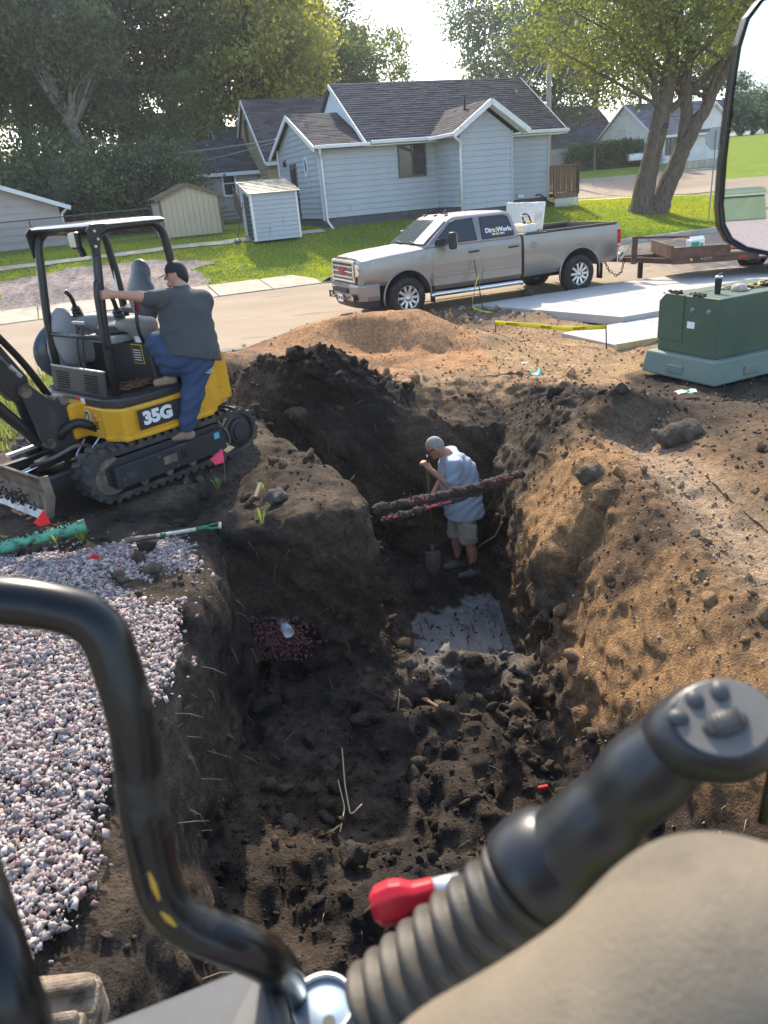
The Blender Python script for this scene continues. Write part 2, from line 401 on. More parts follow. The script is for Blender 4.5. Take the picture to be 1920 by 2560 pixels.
# gravel parking pad and a narrow worn path in the left yard
def blob(uc, vc, ru, rv, seed, n=1.0):
    return lambda U, V: ((U - uc) / ru) ** 2 + ((V - vc) / rv) ** 2 + 0.25 * fbm(U, V, 0.9, 3, seed) < n
uv_sheet('gravel_drive', np.linspace(-13, 0, 90), np.linspace(8.9, 13.2, 40), G, m_gravelpad, 0.03, mask=lambda U, V: (V < 11.9 - 0.22 * (U + 5) * (U > -5) + 0.2 * (U + 5) * (U < -5) + 0.35 * fbm(U, V, 0.8, 3, 4)) & (U < -2.3 + 0.7 * fbm(U, V, 1.1, 3, 14)) & (U > -8.8 + 0.6 * fbm(U, V, 1.1, 3, 15)))
uv_sheet('garden_path', np.linspace(-9, 2.8, 60), np.linspace(12.2, 15.2, 50), G, m_conc_old, 0.035, mask=lambda U, V: abs(V - (13.05 + (U + 1) * 0.05)) < 0.22)
# cross street beyond the corner tree, walk strip and far bank walk
uv_sheet('cross_street', np.linspace(13.2, 60, 60), np.linspace(19.2, 30, 30), G, m_dirt_road, 0.03)
uv_sheet('corner_walk', np.linspace(13.4, 40, 60), np.linspace(16.4, 17.5, 6), G, m_conc_old, 0.035)
fk = empty('kerb_far', UV(25, 30.1, 1.9)); fk['kind'] = 'structure'
for i in range(14):
    slab(fk, [(18.5 + i * 2.2, 30.0), (20.68 + i * 2.2, 30.0), (20.68 + i * 2.2, 30.22), (18.5 + i * 2.2, 30.22)], lambda u, v: 1.95 + 0.16, 0.3, m_kerb, 'kerb_stone', 0.02)

# ------------------------------------------------------------------ new concrete drive beside the site
drive = empty('driveway', UV(4, -3, 0)); drive['kind'] = 'structure'
hd = lambda u, v: 0.10 - 0.012 * v
slab(drive, [(1.62, -0.12), (4.6, -0.12), (4.6, -2.0), (2.08, -2.0)], hd, 0.16, m_conc)
slab(drive, [(4.62, -0.12), (8.2, -0.12), (8.2, -2.0), (4.62, -2.0)], hd, 0.16, m_conc)
slab(drive, [(2.085, -2.02), (4.6, -2.02), (4.6, -4.0), (2.52, -4.0)], hd, 0.16, m_conc)
slab(drive, [(4.62, -2.02), (8.2, -2.02), (8.2, -4.0), (4.62, -4.0)], hd, 0.16, m_conc)
slab(drive, [(8.22, -0.12), (14, -0.12), (14, -4.0), (8.22, -4.0)], hd, 0.16, m_conc)
hd2 = lambda u, v: 0.055
slab(drive, [(1.2, -4.02), (2.9, -4.02), (2.9, -5.5), (1.2, -5.45)], hd2, 0.1, m_conc, bevel=0.004)
slab(drive, [(2.92, -4.02), (5.2, -4.02), (5.2, -5.6), (2.92, -5.5)], hd2, 0.1, m_conc, bevel=0.004)
slab(drive, [(5.22, -4.02), (14, -4.02), (14, -5.9), (5.22, -5.6)], hd2, 0.1, m_conc, bevel=0.004)

# ------------------------------------------------------------------ the dug site
VX0, VX1, VY0, VY1, VZ0, VZ1, VH = -2.25, 3.05, 1.45, 11.0, -2.8, 0.95, 0.025
def site_h(x, y):
    """ground level of the site before digging (arrays)"""
    z = 0.05 * fbm(x, y, 0.45, 3, 21)
    def bump(cx, cy, rx, ry, h, p=1.0, rot=0.0):
        dx, dy = x - cx, y - cy; c, s_ = math.cos(rot), math.sin(rot); a, b = (dx * c + dy * s_) / rx, (-dx * s_ + dy * c) / ry
        return h * np.clip(1 - (a * a + b * b) ** 0.5 * p, 0, None) ** 0.85
    z = z + bump(-0.72, 10.05, 1.35, 1.15, 0.62)                      # black heap behind the pit
    z = z + bump(-1.45, 10.2, 0.9, 0.7, 0.26)
    z = z + bump(-0.75, 12.9, 2.4, 1.5, 0.60, 1, 0.25)                # sand heap
    z = z + bump(0.9, 13.2, 1.7, 0.9, 0.40) + bump(-2.3, 11.5, 1.2, 0.9, 0.5) + bump(0.0, 12.4, 0.9, 0.5, -0.22)
    z = z + bump(2.35, 8.6, 0.9, 0.6, 0.22) + bump(2.75, 7.9, 0.55, 0.35, 0.30) + bump(3.3, 7.9, 1.6, 0.5, 0.16)
    z = z + bump(-1.75, 8.9, 0.5, 0.6, 0.22) + bump(-1.0, 7.0, 0.7, 0.6, 0.12)
    z = z + bump(3.9, 5.4, 0.9, 2.2, 0.22, 1, -0.15)
    z = z - 0.14 * np.exp(-((x - 2.75 - (y - 5) * 0.02) / 0.3) ** 2) * np.clip((8.4 - y) / 1.0, 0, 1) * np.clip((y - 1.5), 0, 1)   # wheel rut on the right
    z = z - 0.30 * np.exp(-((y - 9.6) / 0.7) ** 2) * np.exp(-((x - 1.25) / 0.85) ** 2)          # rim lowered behind the man so the sun reaches his upper body
    z = z - 0.10 * np.clip((x - 0.4) / 0.6, 0, 1) * np.exp(-((y - 10.4) / 1.1) ** 2)
    return z
def build_site():
    nx, ny, nz = int((VX1 - VX0) / VH), int((VY1 - VY0) / VH), int((VZ1 - VZ0) / VH)
    X = (VX0 + np.arange(nx) * VH).astype(np.float32); Y = (VY0 + np.arange(ny) * VH).astype(np.float32); Z = (VZ0 + np.arange(nz) * VH).astype(np.float32)
    x2, y2 = np.meshgrid(X, Y, indexing='ij'); g2 = site_h(x2, y2).astype(np.float32)
    x = X[:, None, None]; y = Y[None, :, None]; z = Z[None, None, :]
    rng = np.random.default_rng(5)
    sh = (nx, ny, nz)
    n1 = lattice(sh, 34, rng); n2 = lattice(sh, 15, rng); n3 = lattice(sh, 7, rng); n4 = lattice(sh, 3.2, rng)
    streak = lattice(sh, 6, rng, (5, 5, 40))
    # floor of the wide pit: a rough heap in the middle, deeper towards the trench
    fl = -1.72 - 0.28 * np.clip((x2 - 0.1) / 1.0, 0, 1) + 0.22 * np.clip((4.2 - y2) / 2.4, 0, 1)
    fl = fl + 0.20 * np.exp(-((x2 - 0.55) / 0.55) ** 2 - ((y2 - 4.9) / 0.8) ** 2) + 0.12 * np.exp(-((x2 - 0.0) / 0.5) ** 2 - ((y2 - 3.7) / 0.6) ** 2)
    fl = fl - 0.10 * np.exp(-((x2 + 0.75) / 0.5) ** 2 - ((y2 - 4.9) / 0.7) ** 2)
    fl = fl + 0.07 * fbm(x2, y2, 1.6, 3, 33)
    fl = fl.astype(np.float32)[:, :, None]
    wl = 0.05 * n1
    dA = np.maximum(np.maximum(-1.42 + 0.38 * np.clip((3.7 - y) / 1.5, 0, 1) - 0.03 * z - x + 0.10 * np.clip(z + 0.45, 0, 1) * -2.0, x - (1.26 + (z + 2.0) * 0.40 + 0.10 * np.clip(z + 0.5, 0, 1))), np.maximum(y - (6.08 - 0.05 * z), 1.6 + 0.3 * (z + 1.8) * -1 - y))
    dA = np.maximum(dA * 0.95, fl - z)
    flB = (-2.40 + 0.24 * np.clip((y2 - 8.0) / 0.5, 0, 1) + 0.35 * np.clip((0.25 - x2) / 0.6, 0, 1) + 0.05 * np.clip(np.abs(x2 - 0.75) - 0.45, 0, 1)).astype(np.float32)[:, :, None]
    lft = np.minimum(0.02 + 0.06 * (z + 2.3) * -1 - x, ((-0.02 - x) * 0.92 + (6.35 - y) * 0.39) * 1.0 + 0.02)
    lft = np.where(y > 6.3, np.minimum(0.0 - x, (-(x + 0.05) * 0.92 - (y - 6.4) * 0.385)), 0.0 - x)
    wB = 1.44 + 0.05 * (z + 2.4) + 0.55 * np.clip(z + 0.75, 0, 2)
    dB = np.maximum(np.maximum(lft - 0.10 * (z + 1.2), x - wB), np.maximum(y - (9.35 + 0.12 * (z + 1.5)), 5.6 - y))
    dB = np.maximum(dB, flB - z)
    # ledge of torn clay at the lip between wide pit and trench
    h_ = np.clip(0.5 + 0.5 * (dB - dA) / 0.42, 0, 1); dC = dB + (dA - dB) * h_ - 0.42 * h_ * (1 - h_)
    led = np.sqrt(((y - 6.35) / 0.9) ** 2 * 0.35 + ((z + 2.12) / 0.8) ** 2 * 0.6 + 0 * x) - 0.17 + np.clip(np.abs(x - 0.72) - 0.62, 0, 1)
    # pocket in the back wall where pink drain rock shows
    poc = np.sqrt(((x + 0.98) / 1.25) ** 2 + ((y - 6.1) / 0.9) ** 2 + ((z + 1.45) / 0.8) ** 2) - 0.27
    dC = np.minimum(dC, poc)
    dg = (z - g2[:, :, None]) * 0.93
    a_, b_ = -dg, dC; h_ = np.clip(0.5 + 0.5 * (b_ - a_) / 0.22, 0, 1); F = -(b_ + (a_ - b_) * h_ - 0.22 * h_ * (1 - h_)); F = np.minimum(F, led)
    fade = np.minimum(np.minimum(np.clip((x - VX0) / 0.25, 0, 1), np.clip((VX1 - x) / 0.25, 0, 1)), np.minimum(np.clip((y - VY0) / 0.2, 0, 1), np.clip((VY1 - y) / 0.3, 0, 1)))
    floor_w = np.clip((-1.15 - z) / 0.35, 0, 1)                       # loose clods at the bottom
    slab_w = np.exp(-((x - 0.78) / 0.52) ** 6 - ((y - 7.6) / 0.72) ** 6) * np.clip((-2.1 - z) / 0.1, 0, 1)
    pile_w = np.clip(np.exp(-((x + 0.8) / 1.2) ** 2 - ((y - 10.0) / 1.0) ** 2) * 1.3, 0, 1) * np.clip((z + 0.05) / 0.1, 0, 1)
    right_w = np.clip((x - 1.35) / 0.3, 0, 1)
    lump = np.abs(n3) * -1 + 0.35
    amp = 1.0
    wallsm = 1 - np.clip(floor_w + pile_w, 0, 1)
    D = 0.085 * n1 * fade + 0.045 * floor_w * (0.38 - np.abs(n2)) + (0.066 + 0.06 * floor_w + 0.04 * pile_w) * n2 + (0.036 + 0.075 * floor_w + 0.06 * pile_w + 0.016 * right_w) * (n3 * 0.6 + lump * 0.7) + (0.020 + 0.030 * floor_w + 0.03 * pile_w + 0.012 * right_w) * n4
    D = D + 0.03 * streak * wallsm * np.clip(-z / 0.3, 0, 1)
    D = D * (1 - 0.93 * slab_w) * (1 - 0.35 * right_w * np.clip((z + 1.7) / 0.3, 0, 1) * np.clip((8.0 - y) / 0.5, 0, 1))
    F = F + D * (0.35 + 0.65 * fade)
    V, Q = surface_nets(F.astype(np.float32), (VX0, VY0, VZ0), VH)
    return V, Q
SV, SQ = build_site()
DARK = np.array((0.040, 0.033, 0.027)); BROWN = np.array((0.118, 0.086, 0.060)); GOLD = np.array((0.34, 0.20, 0.095)); TAN = np.array((0.40, 0.295, 0.195)); CLAY = np.array((0.22, 0.205, 0.185))
def soil_color(x, y, z):
    n = fbm(x, y + z * 0.7, 1.3, 4, 41); nf = fbm(x + z, y, 6.0, 3, 43)
    c = np.repeat(DARK[None], len(x), 0)
    def mixc(c, col, w): w = np.clip(w, 0, 1)[:, None]; return c * (1 - w) + col[None] * w
    c = mixc(c, BROWN, 0.42 + 0.5 * n + 0.2 * nf - 0.4 * (z > 0.12) + 0.25 * (z < -0.3) * (y > 5.6))
    gold = np.clip((x - (1.46 + 0.12 * (z < -0.9) * (-z)) + 0.30 * n) / 0.35, 0, 1) * np.clip((y - 1.8) / 0.8, 0, 1) * np.clip((7.7 - y + 0.6 * n) / 0.9, 0, 1) * np.clip((z + 2.05 + 0.5 * n) / 0.9, 0, 1)
    darkr = np.clip((0.45 * fbm(x, y, 0.9, 3, 51) + 0.5 * fbm(x, y, 2.7, 3, 53) - 0.12) / 0.22, 0, 1) * (x > 2.0)
    c = mixc(c, GOLD * (1 + 0.12 * nf[:, None]).mean(), gold * (0.95 - 0.50 * darkr) * np.clip(0.85 + 0.7 * n, 0.35, 1))
    c = mixc(c, TAN, np.clip((x - 1.9) / 0.4, 0, 1) * np.clip((7.9 - y) / 0.6, 0, 1) * np.exp(-((x - 2.75 - (y - 5) * 0.02) / 0.30) ** 2) * 0.8)
    far = np.clip((y - 9.75 - 0.55 * np.clip(0.4 - x, 0, 3) + 0.45 * n) / 0.5, 0, 1) * np.clip((x + 1.25 + 0.3 * n + (y - 10) * 0.9) / 0.6, 0, 1)
    sand = np.clip((y - 11.0 - 0.8 * np.clip(0.2 - x, 0, 1) + 0.25 * n + 0.5 * np.clip(-1.4 - x, 0, 1)) / 0.4, 0, 1)
    heap = np.exp(-((x + 0.8) / 1.25) ** 2 - ((y - 10.0) / 0.95) ** 2)
    c = mixc(c, TAN * 1.0 * np.array((1.0, 0.88, 0.72)), far * (0.85 + 0.2 * n) * (heap < 0.55))
    c = mixc(c, DARK * 0.8, np.clip((heap - 0.42) / 0.12, 0, 1) * (z > 0.02))
    c = mixc(c, np.array((0.42, 0.225, 0.11)), sand * (x < 1.9) * (0.8 + 0.3 * n))
    c = mixc(c, CLAY * 0.8, np.clip(0.55 * fbm(x, y, 1.1, 3, 61) - 0.15, 0, 1) * (y > 13.6) * 1.6)
    dk = np.clip((x - 3.0 + 0.5 * n) / 0.4, 0, 1) * np.clip((9.3 - y + 0.8 * n) / 0.6, 0, 1)
    c = mixc(c, BROWN * 0.9, dk * 0.8)
    # top edge of the trench lip: broken pale clay; slab at the bottom: smeared grey clay
    led = np.exp(-((y - 6.35) / 0.40) ** 2) * np.exp(-((x - 0.75) / 0.62) ** 4) * (z > -2.25) * (z < -1.7)
    c = mixc(c, CLAY * 0.75, led * np.clip(0.55 + 0.9 * nf, 0, 1))
    sl = np.exp(-((x - 0.80) / 0.50) ** 6 - ((y - 7.55) / 0.78) ** 6) * (z < -2.15)
    c = mixc(c, np.array((0.27, 0.26, 0.245)), np.clip((sl - 0.25 + 0.5 * n + 0.45 * nf) / 0.18, 0, 1) * (sl > 0.08))
    red = np.exp(-((x + 0.98) / 0.30) ** 2 - ((z + 1.50) / 0.26) ** 2) * (y > 5.85) * (y < 6.6)
    c = mixc(c, np.array((0.12, 0.06, 0.05)), red * 0.7)
    c = mixc(c, np.array((0.13, 0.10, 0.075)), np.clip(-x - 1.15, 0, 0.2) * 3 * np.clip(0.3 + n, 0, 1) * (z > -0.5))
    return np.clip(c * (1 + 0.18 * nf[:, None]), 0.008, 0.6)
m_soil = mat('soil', (0.1, 0.07, 0.05), 0.97, attr='Col', var=0.35, vscale=22, bump=2.2, bscale=55, spec=0.12)
pit = mesh_obj('excavated_ground', SV, SQ, m_soil, smooth=True); pit['kind'] = 'structure'
set_cols(pit, soil_color(SV[:, 0], SV[:, 1], SV[:, 2]))
def rough_site(x, y):
    return site_h(x, y) + 0.018 * np.abs(fbm(x, y, 5.0, 3, 71)) + 0.012 * fbm(x, y, 11, 2, 73)
def outer():
    xs = np.arange(-10.0, 11.0, 0.06); ys = np.arange(-0.6, 17.6, 0.06)
    X, Y = np.meshgrid(xs, ys, indexing='ij'); Z = rough_site(X, Y)
    u = (X - BO.x) * E1.x + (Y - BO.y) * E1.y; v = (X - BO.x) * E2.x + (Y - BO.y) * E2.y
    edge = -0.25 + 0.25 * fbm(u, v, 0.7, 3, 81) - 0.15 * np.clip(-u - 2, 0, 4)
    Z = Z - 0.12 * np.clip((v - edge + 0.2) / 0.9, 0, 1)
    # broken, lumpy ground along the edge of the road
    w = np.clip((u - 0) / 0.6, 0, 1) * np.clip((1.9 + 0.0 * v - u + (-0.3 - v) * 0.25) / 0.4, 0, 1) * np.clip((v + 2.7) / 0.6, 0, 1)
    Z = Z + w * (0.10 * np.abs(fbm(X, Y, 2.6, 3, 91)) + 0.04)
    under = (u > 1.5) & (v > -5.8) & (u > 1.55 + np.clip(-v, 0, 4) * 0.22); Z = np.where(under, np.minimum(Z, -0.12), Z)
    nx, ny = X.shape; I = np.arange(nx * ny).reshape(nx, ny); Q = np.stack([I[:-1, :-1], I[1:, :-1], I[1:, 1:], I[:-1, 1:]], -1)
    cx, cy = X[:-1, :-1] + 0.03, Y[:-1, :-1] + 0.03
    keep = ~((cx > VX0 + 0.05) & (cx < VX1 - 0.09) & (cy > VY0 + 0.08) & (cy < VY1 - 0.09)) & (v[:-1, :-1] < 0.7)
    P = np.stack([X, Y, Z], -1).reshape(-1, 3)
    return P, Q[keep]
OP, OQ = outer()
used = np.zeros(len(OP), bool); used[OQ.ravel()] = True; remap = np.cumsum(used) - 1; OP = OP[used]; OQ = remap[OQ]
ground2 = mesh_obj('building_site', OP, OQ, m_soil, smooth=True); ground2['kind'] = 'structure'
oc = soil_color(OP[:, 0], OP[:, 1], OP[:, 2])
uu = (OP[:, 0] - BO.x) * E1.x + (OP[:, 1] - BO.y) * E1.y; vv = (OP[:, 0] - BO.x) * E2.x + (OP[:, 1] - BO.y) * E2.y
lump_w = np.clip((uu - 0.0) / 0.6, 0, 1) * np.clip((2.0 - uu + (-0.3 - vv) * 0.25) / 0.4, 0, 1) * np.clip((vv + 2.7) / 0.6, 0, 1)
oc = oc * (1 - 0.75 * lump_w[:, None]) + np.array((0.14, 0.115, 0.09)) * 0.75 * lump_w[:, None]
set_cols(ground2, oc)
def site_top(x, y):                             # walkable level of the site (outside the hole)
    return float(rough_site(np.array([x]), np.array([y]))[0])
# a triangle list of the near site, used to spread loose pieces over it
def face_samples(V, Q, n, rng, wfun):
    c = V[Q].mean(1); a = V[Q[:, 1]] - V[Q[:, 0]]; b = V[Q[:, 3]] - V[Q[:, 0]]; nn = np.cross(a, b); ar = np.linalg.norm(nn, axis=1); nn = nn / np.maximum(ar, 1e-9)[:, None]
    w = ar * wfun(c, nn); w = w / w.sum(); i = rng.choice(len(Q), n, p=w); t = rng.uniform(0, 1, (n, 2))
    return V[Q[i, 0]] + a[i] * t[:, :1] + b[i] * t[:, 1:], nn[i]
rng = np.random.default_rng(77)
m_clod = mat('clod', (0.06, 0.045, 0.03), 0.97, attr='Col', var=0.3, vscale=30, bump=1.5, bscale=70, spec=0.12)
def clods(name, n, smin_, smax_, wfun, kind, pw=2.2, src=(SV, SQ), mul=1.15, label='', sink=0.25):
    p, nn = face_samples(src[0], src[1], n, rng, wfun); s_ = smin_ + (smax_ - smin_) * rng.uniform(0, 1, n) ** pw
    p = p + nn * (s_ * (1 - sink) * 0.5)[:, None]
    c = soil_color(p[:, 0], p[:, 1], p[:, 2]) * rng.uniform(0.75, 1.35, (n, 1)) * mul
    o = scatter(name, p, s_, rng, m_clod, kind, 0.28, (1.15, 1, 0.75), c, smooth=False); tag(o, label, 'soil', kind='stuff'); return o
def w_loose(c, nn):
    fl = (c[:, 2] < -1.2) & ~((c[:, 1] > 6.9) & (c[:, 2] < -2.2)); pile = (np.exp(-((c[:, 0] + 0.8) / 1.2) ** 2 - ((c[:, 1] - 10.0) / 1.0) ** 2) > 0.3)
    return np.clip(nn[:, 2], 0, 1) * (1.0 * fl + 2.0 * pile + 0.35 * (c[:, 2] > -0.3)) + 0.02
clods('large_soil_clods', 900, 0.025, 0.095, w_loose, 'ico2', pw=3.0, label='dark soil clods lying loose in the pit and on the heap')
clods('small_soil_crumbs', 9000, 0.005, 0.024, w_loose, 'ico1', label='small crumbs of dark soil strewn through the pit')
def w_right(c, nn): return np.clip(nn[:, 2] + 0.1, 0, 1) * (c[:, 0] > 1.3) * (c[:, 2] > -1.7)
clods('slope_crumbs', 2600, 0.004, 0.022, w_right, 'ico1', pw=3, label='brown crumbs and clods on the sandy right bank', mul=0.8)
clods('outer_crumbs', 6500, 0.006, 0.036, lambda c, nn: np.exp(-((c[:, 0]) / 5.5) ** 2) * (1 - 0.85 * ((c[:, 1] > 11.2) & (c[:, 0] < 1.6))) * (c[:, 1] > 3) * np.clip(16 - c[:, 1], 0, 1), 'ico1', pw=3, src=(OP, OQ), label='loose crumbs of soil on the building site')
c_ = clods('outer_clods', 420, 0.02, 0.08, lambda c, nn: ((c[:, 0] > 2.2) * (c[:, 1] < 9) * 0.5 + 4.0 * ((c[:, 0] - BO.x) * E1.x + (c[:, 1] - BO.y) * E1.y > 0) * ((c[:, 0] - BO.x) * E1.x + (c[:, 1] - BO.y) * E1.y < 1.8) * ((c[:, 0] - BO.x) * E2.x + (c[:, 1] - BO.y) * E2.y > -2.2)), 'ico2', src=(OP, OQ), label='larger clods on the far edge of the site and right bank')
n = 1300; p, nn = face_samples(SV, SQ, n, rng, w_right); p2, n2 = face_samples(OP, OQ, 1100, rng, lambda c, nn: (c[:, 0] > 1.0) * (c[:, 0] < 5.5) * (c[:, 1] < 14.5) * (c[:, 1] > 2.5))
p = np.concatenate([p, p2]); nn = np.concatenate([nn, n2]); sz = 0.005 + 0.013 * rng.uniform(0, 1, len(p)) ** 2.5
pc = np.array((0.42, 0.34, 0.25))[None] * rng.uniform(0.5, 1.25, (len(p), 1)) * np.array((1, 1, 1))
tag(scatter('pebbles', p + nn * sz[:, None] * 0.3, sz, rng, mat('pebble', (0.4, 0.33, 0.25), 0.85, attr='Col', var=0.2, vscale=50), 'ico1', 0.15, (1, 0.8, 0.6), pc, smooth=True), 'pale pebbles scattered over the sandy right bank', 'pebbles', kind='stuff')

# ------------------------------------------------------------------ crushed pink-white rock, lower left
def gravel():
    N = 120000; x = rng.uniform(-5.2, -1.1, N); y = rng.uniform(1.0, 6.1, N)
    edge = -1.55 + 0.07 * np.sin(y * 2.3) + 0.12 * fbm(x * 0 + y, y * 0, 1.3, 3, 3) + 0.26 * np.clip((3.6 - y) / 1.3, 0, 1) - 0.35 * np.clip(y - 5.0, 0, 1) ** 1.5
    top = 5.72 + 0.20 * fbm(x, x * 0, 1.1, 3, 8) - 0.12 * np.clip(x + 2.4, 0, 1)
    prob = np.clip((edge - x) / 0.10, 0, 1) * np.clip((top - y) / 0.12, 0, 1)
    stray = rng.uniform(0, 1, N) < 0.02
    ok = (rng.uniform(0, 1, N) < prob) | (stray & (x < edge + 0.10) & (y < top + 0.3)); ok &= (x > -0.62 * y - 0.9)
    x, y = x[ok], y[ok]; k = len(x)
    inn = np.clip((edge[ok] - x) / 0.5, 0, 1) * np.clip((top[ok] - y) / 0.5, 0, 1)
    z = rough_site(x, y) + 0.012 + inn * (0.05 + 0.03 * fbm(x, y, 1.6, 2, 12)) + rng.uniform(-0.015, 0.014, k)
    s_ = 0.006 + 0.017 * rng.uniform(0, 1, k) ** 1.5
    t = rng.uniform(0, 1, (k, 1)); A = np.array((0.42, 0.362, 0.335)); B = np.array((0.34, 0.262, 0.24)); C_ = np.array((0.30, 0.19, 0.175)); D_ = np.array((0.28, 0.262, 0.255))
    cols = np.where(t < 0.55, A, np.where(t < 0.80, B, np.where(t < 0.90, C_, D_))) * rng.uniform(0.6, 1.15, (k, 1))
    o = scatter('crushed_rock', np.stack([x, y, z], 1), s_, rng, mat('crushed_rock', (0.5, 0.45, 0.42), 0.9, attr='Col', var=0.15, vscale=60, spec=0.25), 'cube', 0.5, (1.2, 0.95, 0.70), cols)
    tag(o, 'pale pink and white crushed rock spread beside the pit', 'gravel', kind='stuff')
    # bed under the stones
    xs = np.arange(-5.2, -1.3, 0.06); ys = np.arange(0.8, 5.9, 0.06); X, Y = np.meshgrid(xs, ys, indexing='ij')
    e2 = -1.68 + 0.07 * np.sin(Y * 2.3) + 0.26 * np.clip((3.6 - Y) / 1.3, 0, 1) - 0.35 * np.clip(Y - 5.0, 0, 1) ** 1.5 - 0.1; Zb = rough_site(X, Y) + 0.045 * np.clip((e2 - X) / 0.4, -0.6, 1) * np.clip((5.5 - Y) / 0.4, -0.6, 1) - 0.004
    Zb = np.where((X > e2) | (Y > 5.5), rough_site(X, Y) - 0.03, Zb)
    I = np.arange(X.size).reshape(X.shape); Q = np.stack([I[:-1, :-1], I[1:, :-1], I[1:, 1:], I[:-1, 1:]], -1).reshape(-1, 4)
    cx = X[:-1, :-1].ravel(); keep = (cx < (e2[:-1, :-1].ravel() + 0.02)) & (Y[:-1, :-1].ravel() < 5.45); Q = Q[keep]
    o = mesh_obj('gravel_bed', np.stack([X, Y, Zb], -1).reshape(-1, 3), Q, mat('gravel_bed', (0.20, 0.16, 0.145), 0.95, var=0.4, vscale=30, bump=1.5, bscale=60), smooth=True); o['kind'] = 'structure'
gravel()
# ================================================================== houses
m_side_blue = mat('siding_bluegrey', (0.40, 0.425, 0.45), 0.55, var=0.05, vscale=1.2, bump=0.04, bscale=30, stretch=(1, 1, 0.3), dirt=(0.25, 0.27, 0.28), dirt_amt=0.02)
m_side_beige = mat('siding_beige', (0.42, 0.335, 0.20), 0.65, var=0.07, vscale=1.2)
m_side_pink = mat('siding_pinkgrey', (0.45, 0.385, 0.35), 0.7, var=0.06, vscale=1.2)
m_tan = mat('shed_panel', (0.52, 0.43, 0.30), 0.7, var=0.05, vscale=2)
m_white = mat('white_trim', (0.74, 0.74, 0.72), 0.5, var=0.05, vscale=4, dirt=(0.5, 0.47, 0.4), dirt_amt=0.05)
m_white_panel = mat('white_panel', (0.68, 0.74, 0.80), 0.6, var=0.06, vscale=2)
m_found = mat('foundation_paint', (0.085, 0.09, 0.10), 0.85, var=0.2, vscale=3, bump=0.5, bscale=18)
m_shing = mat('shingle', (0.1, 0.1, 0.11), 0.95, attr='Col', var=0.22, vscale=14, bump=0.5, bscale=120, spec=0.15)
m_glass = mat('window_glass', (0.02, 0.025, 0.03), 0.06, spec=0.8)
m_wframe = mat('window_frame_dark', (0.10, 0.085, 0.07), 0.5)
m_wood = mat('weathered_wood', (0.20, 0.135, 0.085), 0.85, var=0.25, vscale=3, stretch=(8, 8, 1), bump=0.3, bscale=20)
m_metal_grey = mat('grey_metal', (0.30, 0.31, 0.32), 0.45, metal=0.7, var=0.1, vscale=3)
m_black_iron = mat('black_iron', (0.02, 0.02, 0.02), 0.5)
m_stucco = mat('stucco_white', (0.72, 0.70, 0.66), 0.9, var=0.08, vscale=1.5, bump=0.5, bscale=30)
m_brownroof = mat('brown_roof', (0.13, 0.085, 0.06), 0.9, var=0.2, vscale=4)
m_lattice = mat('lattice_white', (0.72, 0.70, 0.66), 0.6)

def wall_boards(parent, o, dirv, width, z0, top_fn, expo, m, nrm, cuts=(), seed=0, split=True):
    """overlapping boards on a wall: o = lower left corner, dirv along it, nrm outward; top_fn(s) gives the wall height at s"""
    dirv = Vector(dirv).normalized(); nrm = Vector(nrm).normalized(); o = Vector(o); rg = random.Random(seed); z = 0.0
    ss = [width * i / 60 for i in range(61)]; ztop = max(top_fn(s) for s in ss)
    while z < ztop - 0.02:
        zt = min(z + expo, ztop); zm = z + 0.02
        inside = [s for s in ss if top_fn(s) > zm]
        if len(inside) < 2: break
        a, b = inside[0], inside[-1]
        zt_in = [s for s in ss if top_fn(s) >= zt - 1e-3]
        a2, b2 = (zt_in[0], zt_in[-1]) if len(zt_in) > 1 else ((a + b) / 2 - 0.02, (a + b) / 2 + 0.02)
        segs = [(a, b, a2, b2)]
        if split and b - a > 3.8:
            c = a + (b - a) * rg.uniform(0.3, 0.7); segs = [(a, c - 0.002, a2, c - 0.002), (c, b, c, b2)]
        for (s0, s1, t0, t1) in segs:
            P = lambda s, h, d: o + dirv * s + Vector((0, 0, h)) + nrm * d
            v = [P(s0, z, 0), P(s1, z, 0), P(t1, zt, 0), P(t0, zt, 0), P(s0, z, 0.036), P(s1, z, 0.036), P(t1, zt + 0.004, 0.005), P(t0, zt + 0.004, 0.005)]
            MB().add(v, [(3, 2, 1, 0), (4, 5, 6, 7), (0, 1, 5, 4), (1, 2, 6, 5), (2, 3, 7, 6), (3, 0, 4, 7)]).build('siding_board', m, parent, fix=True)
        z += expo
SHM = {}
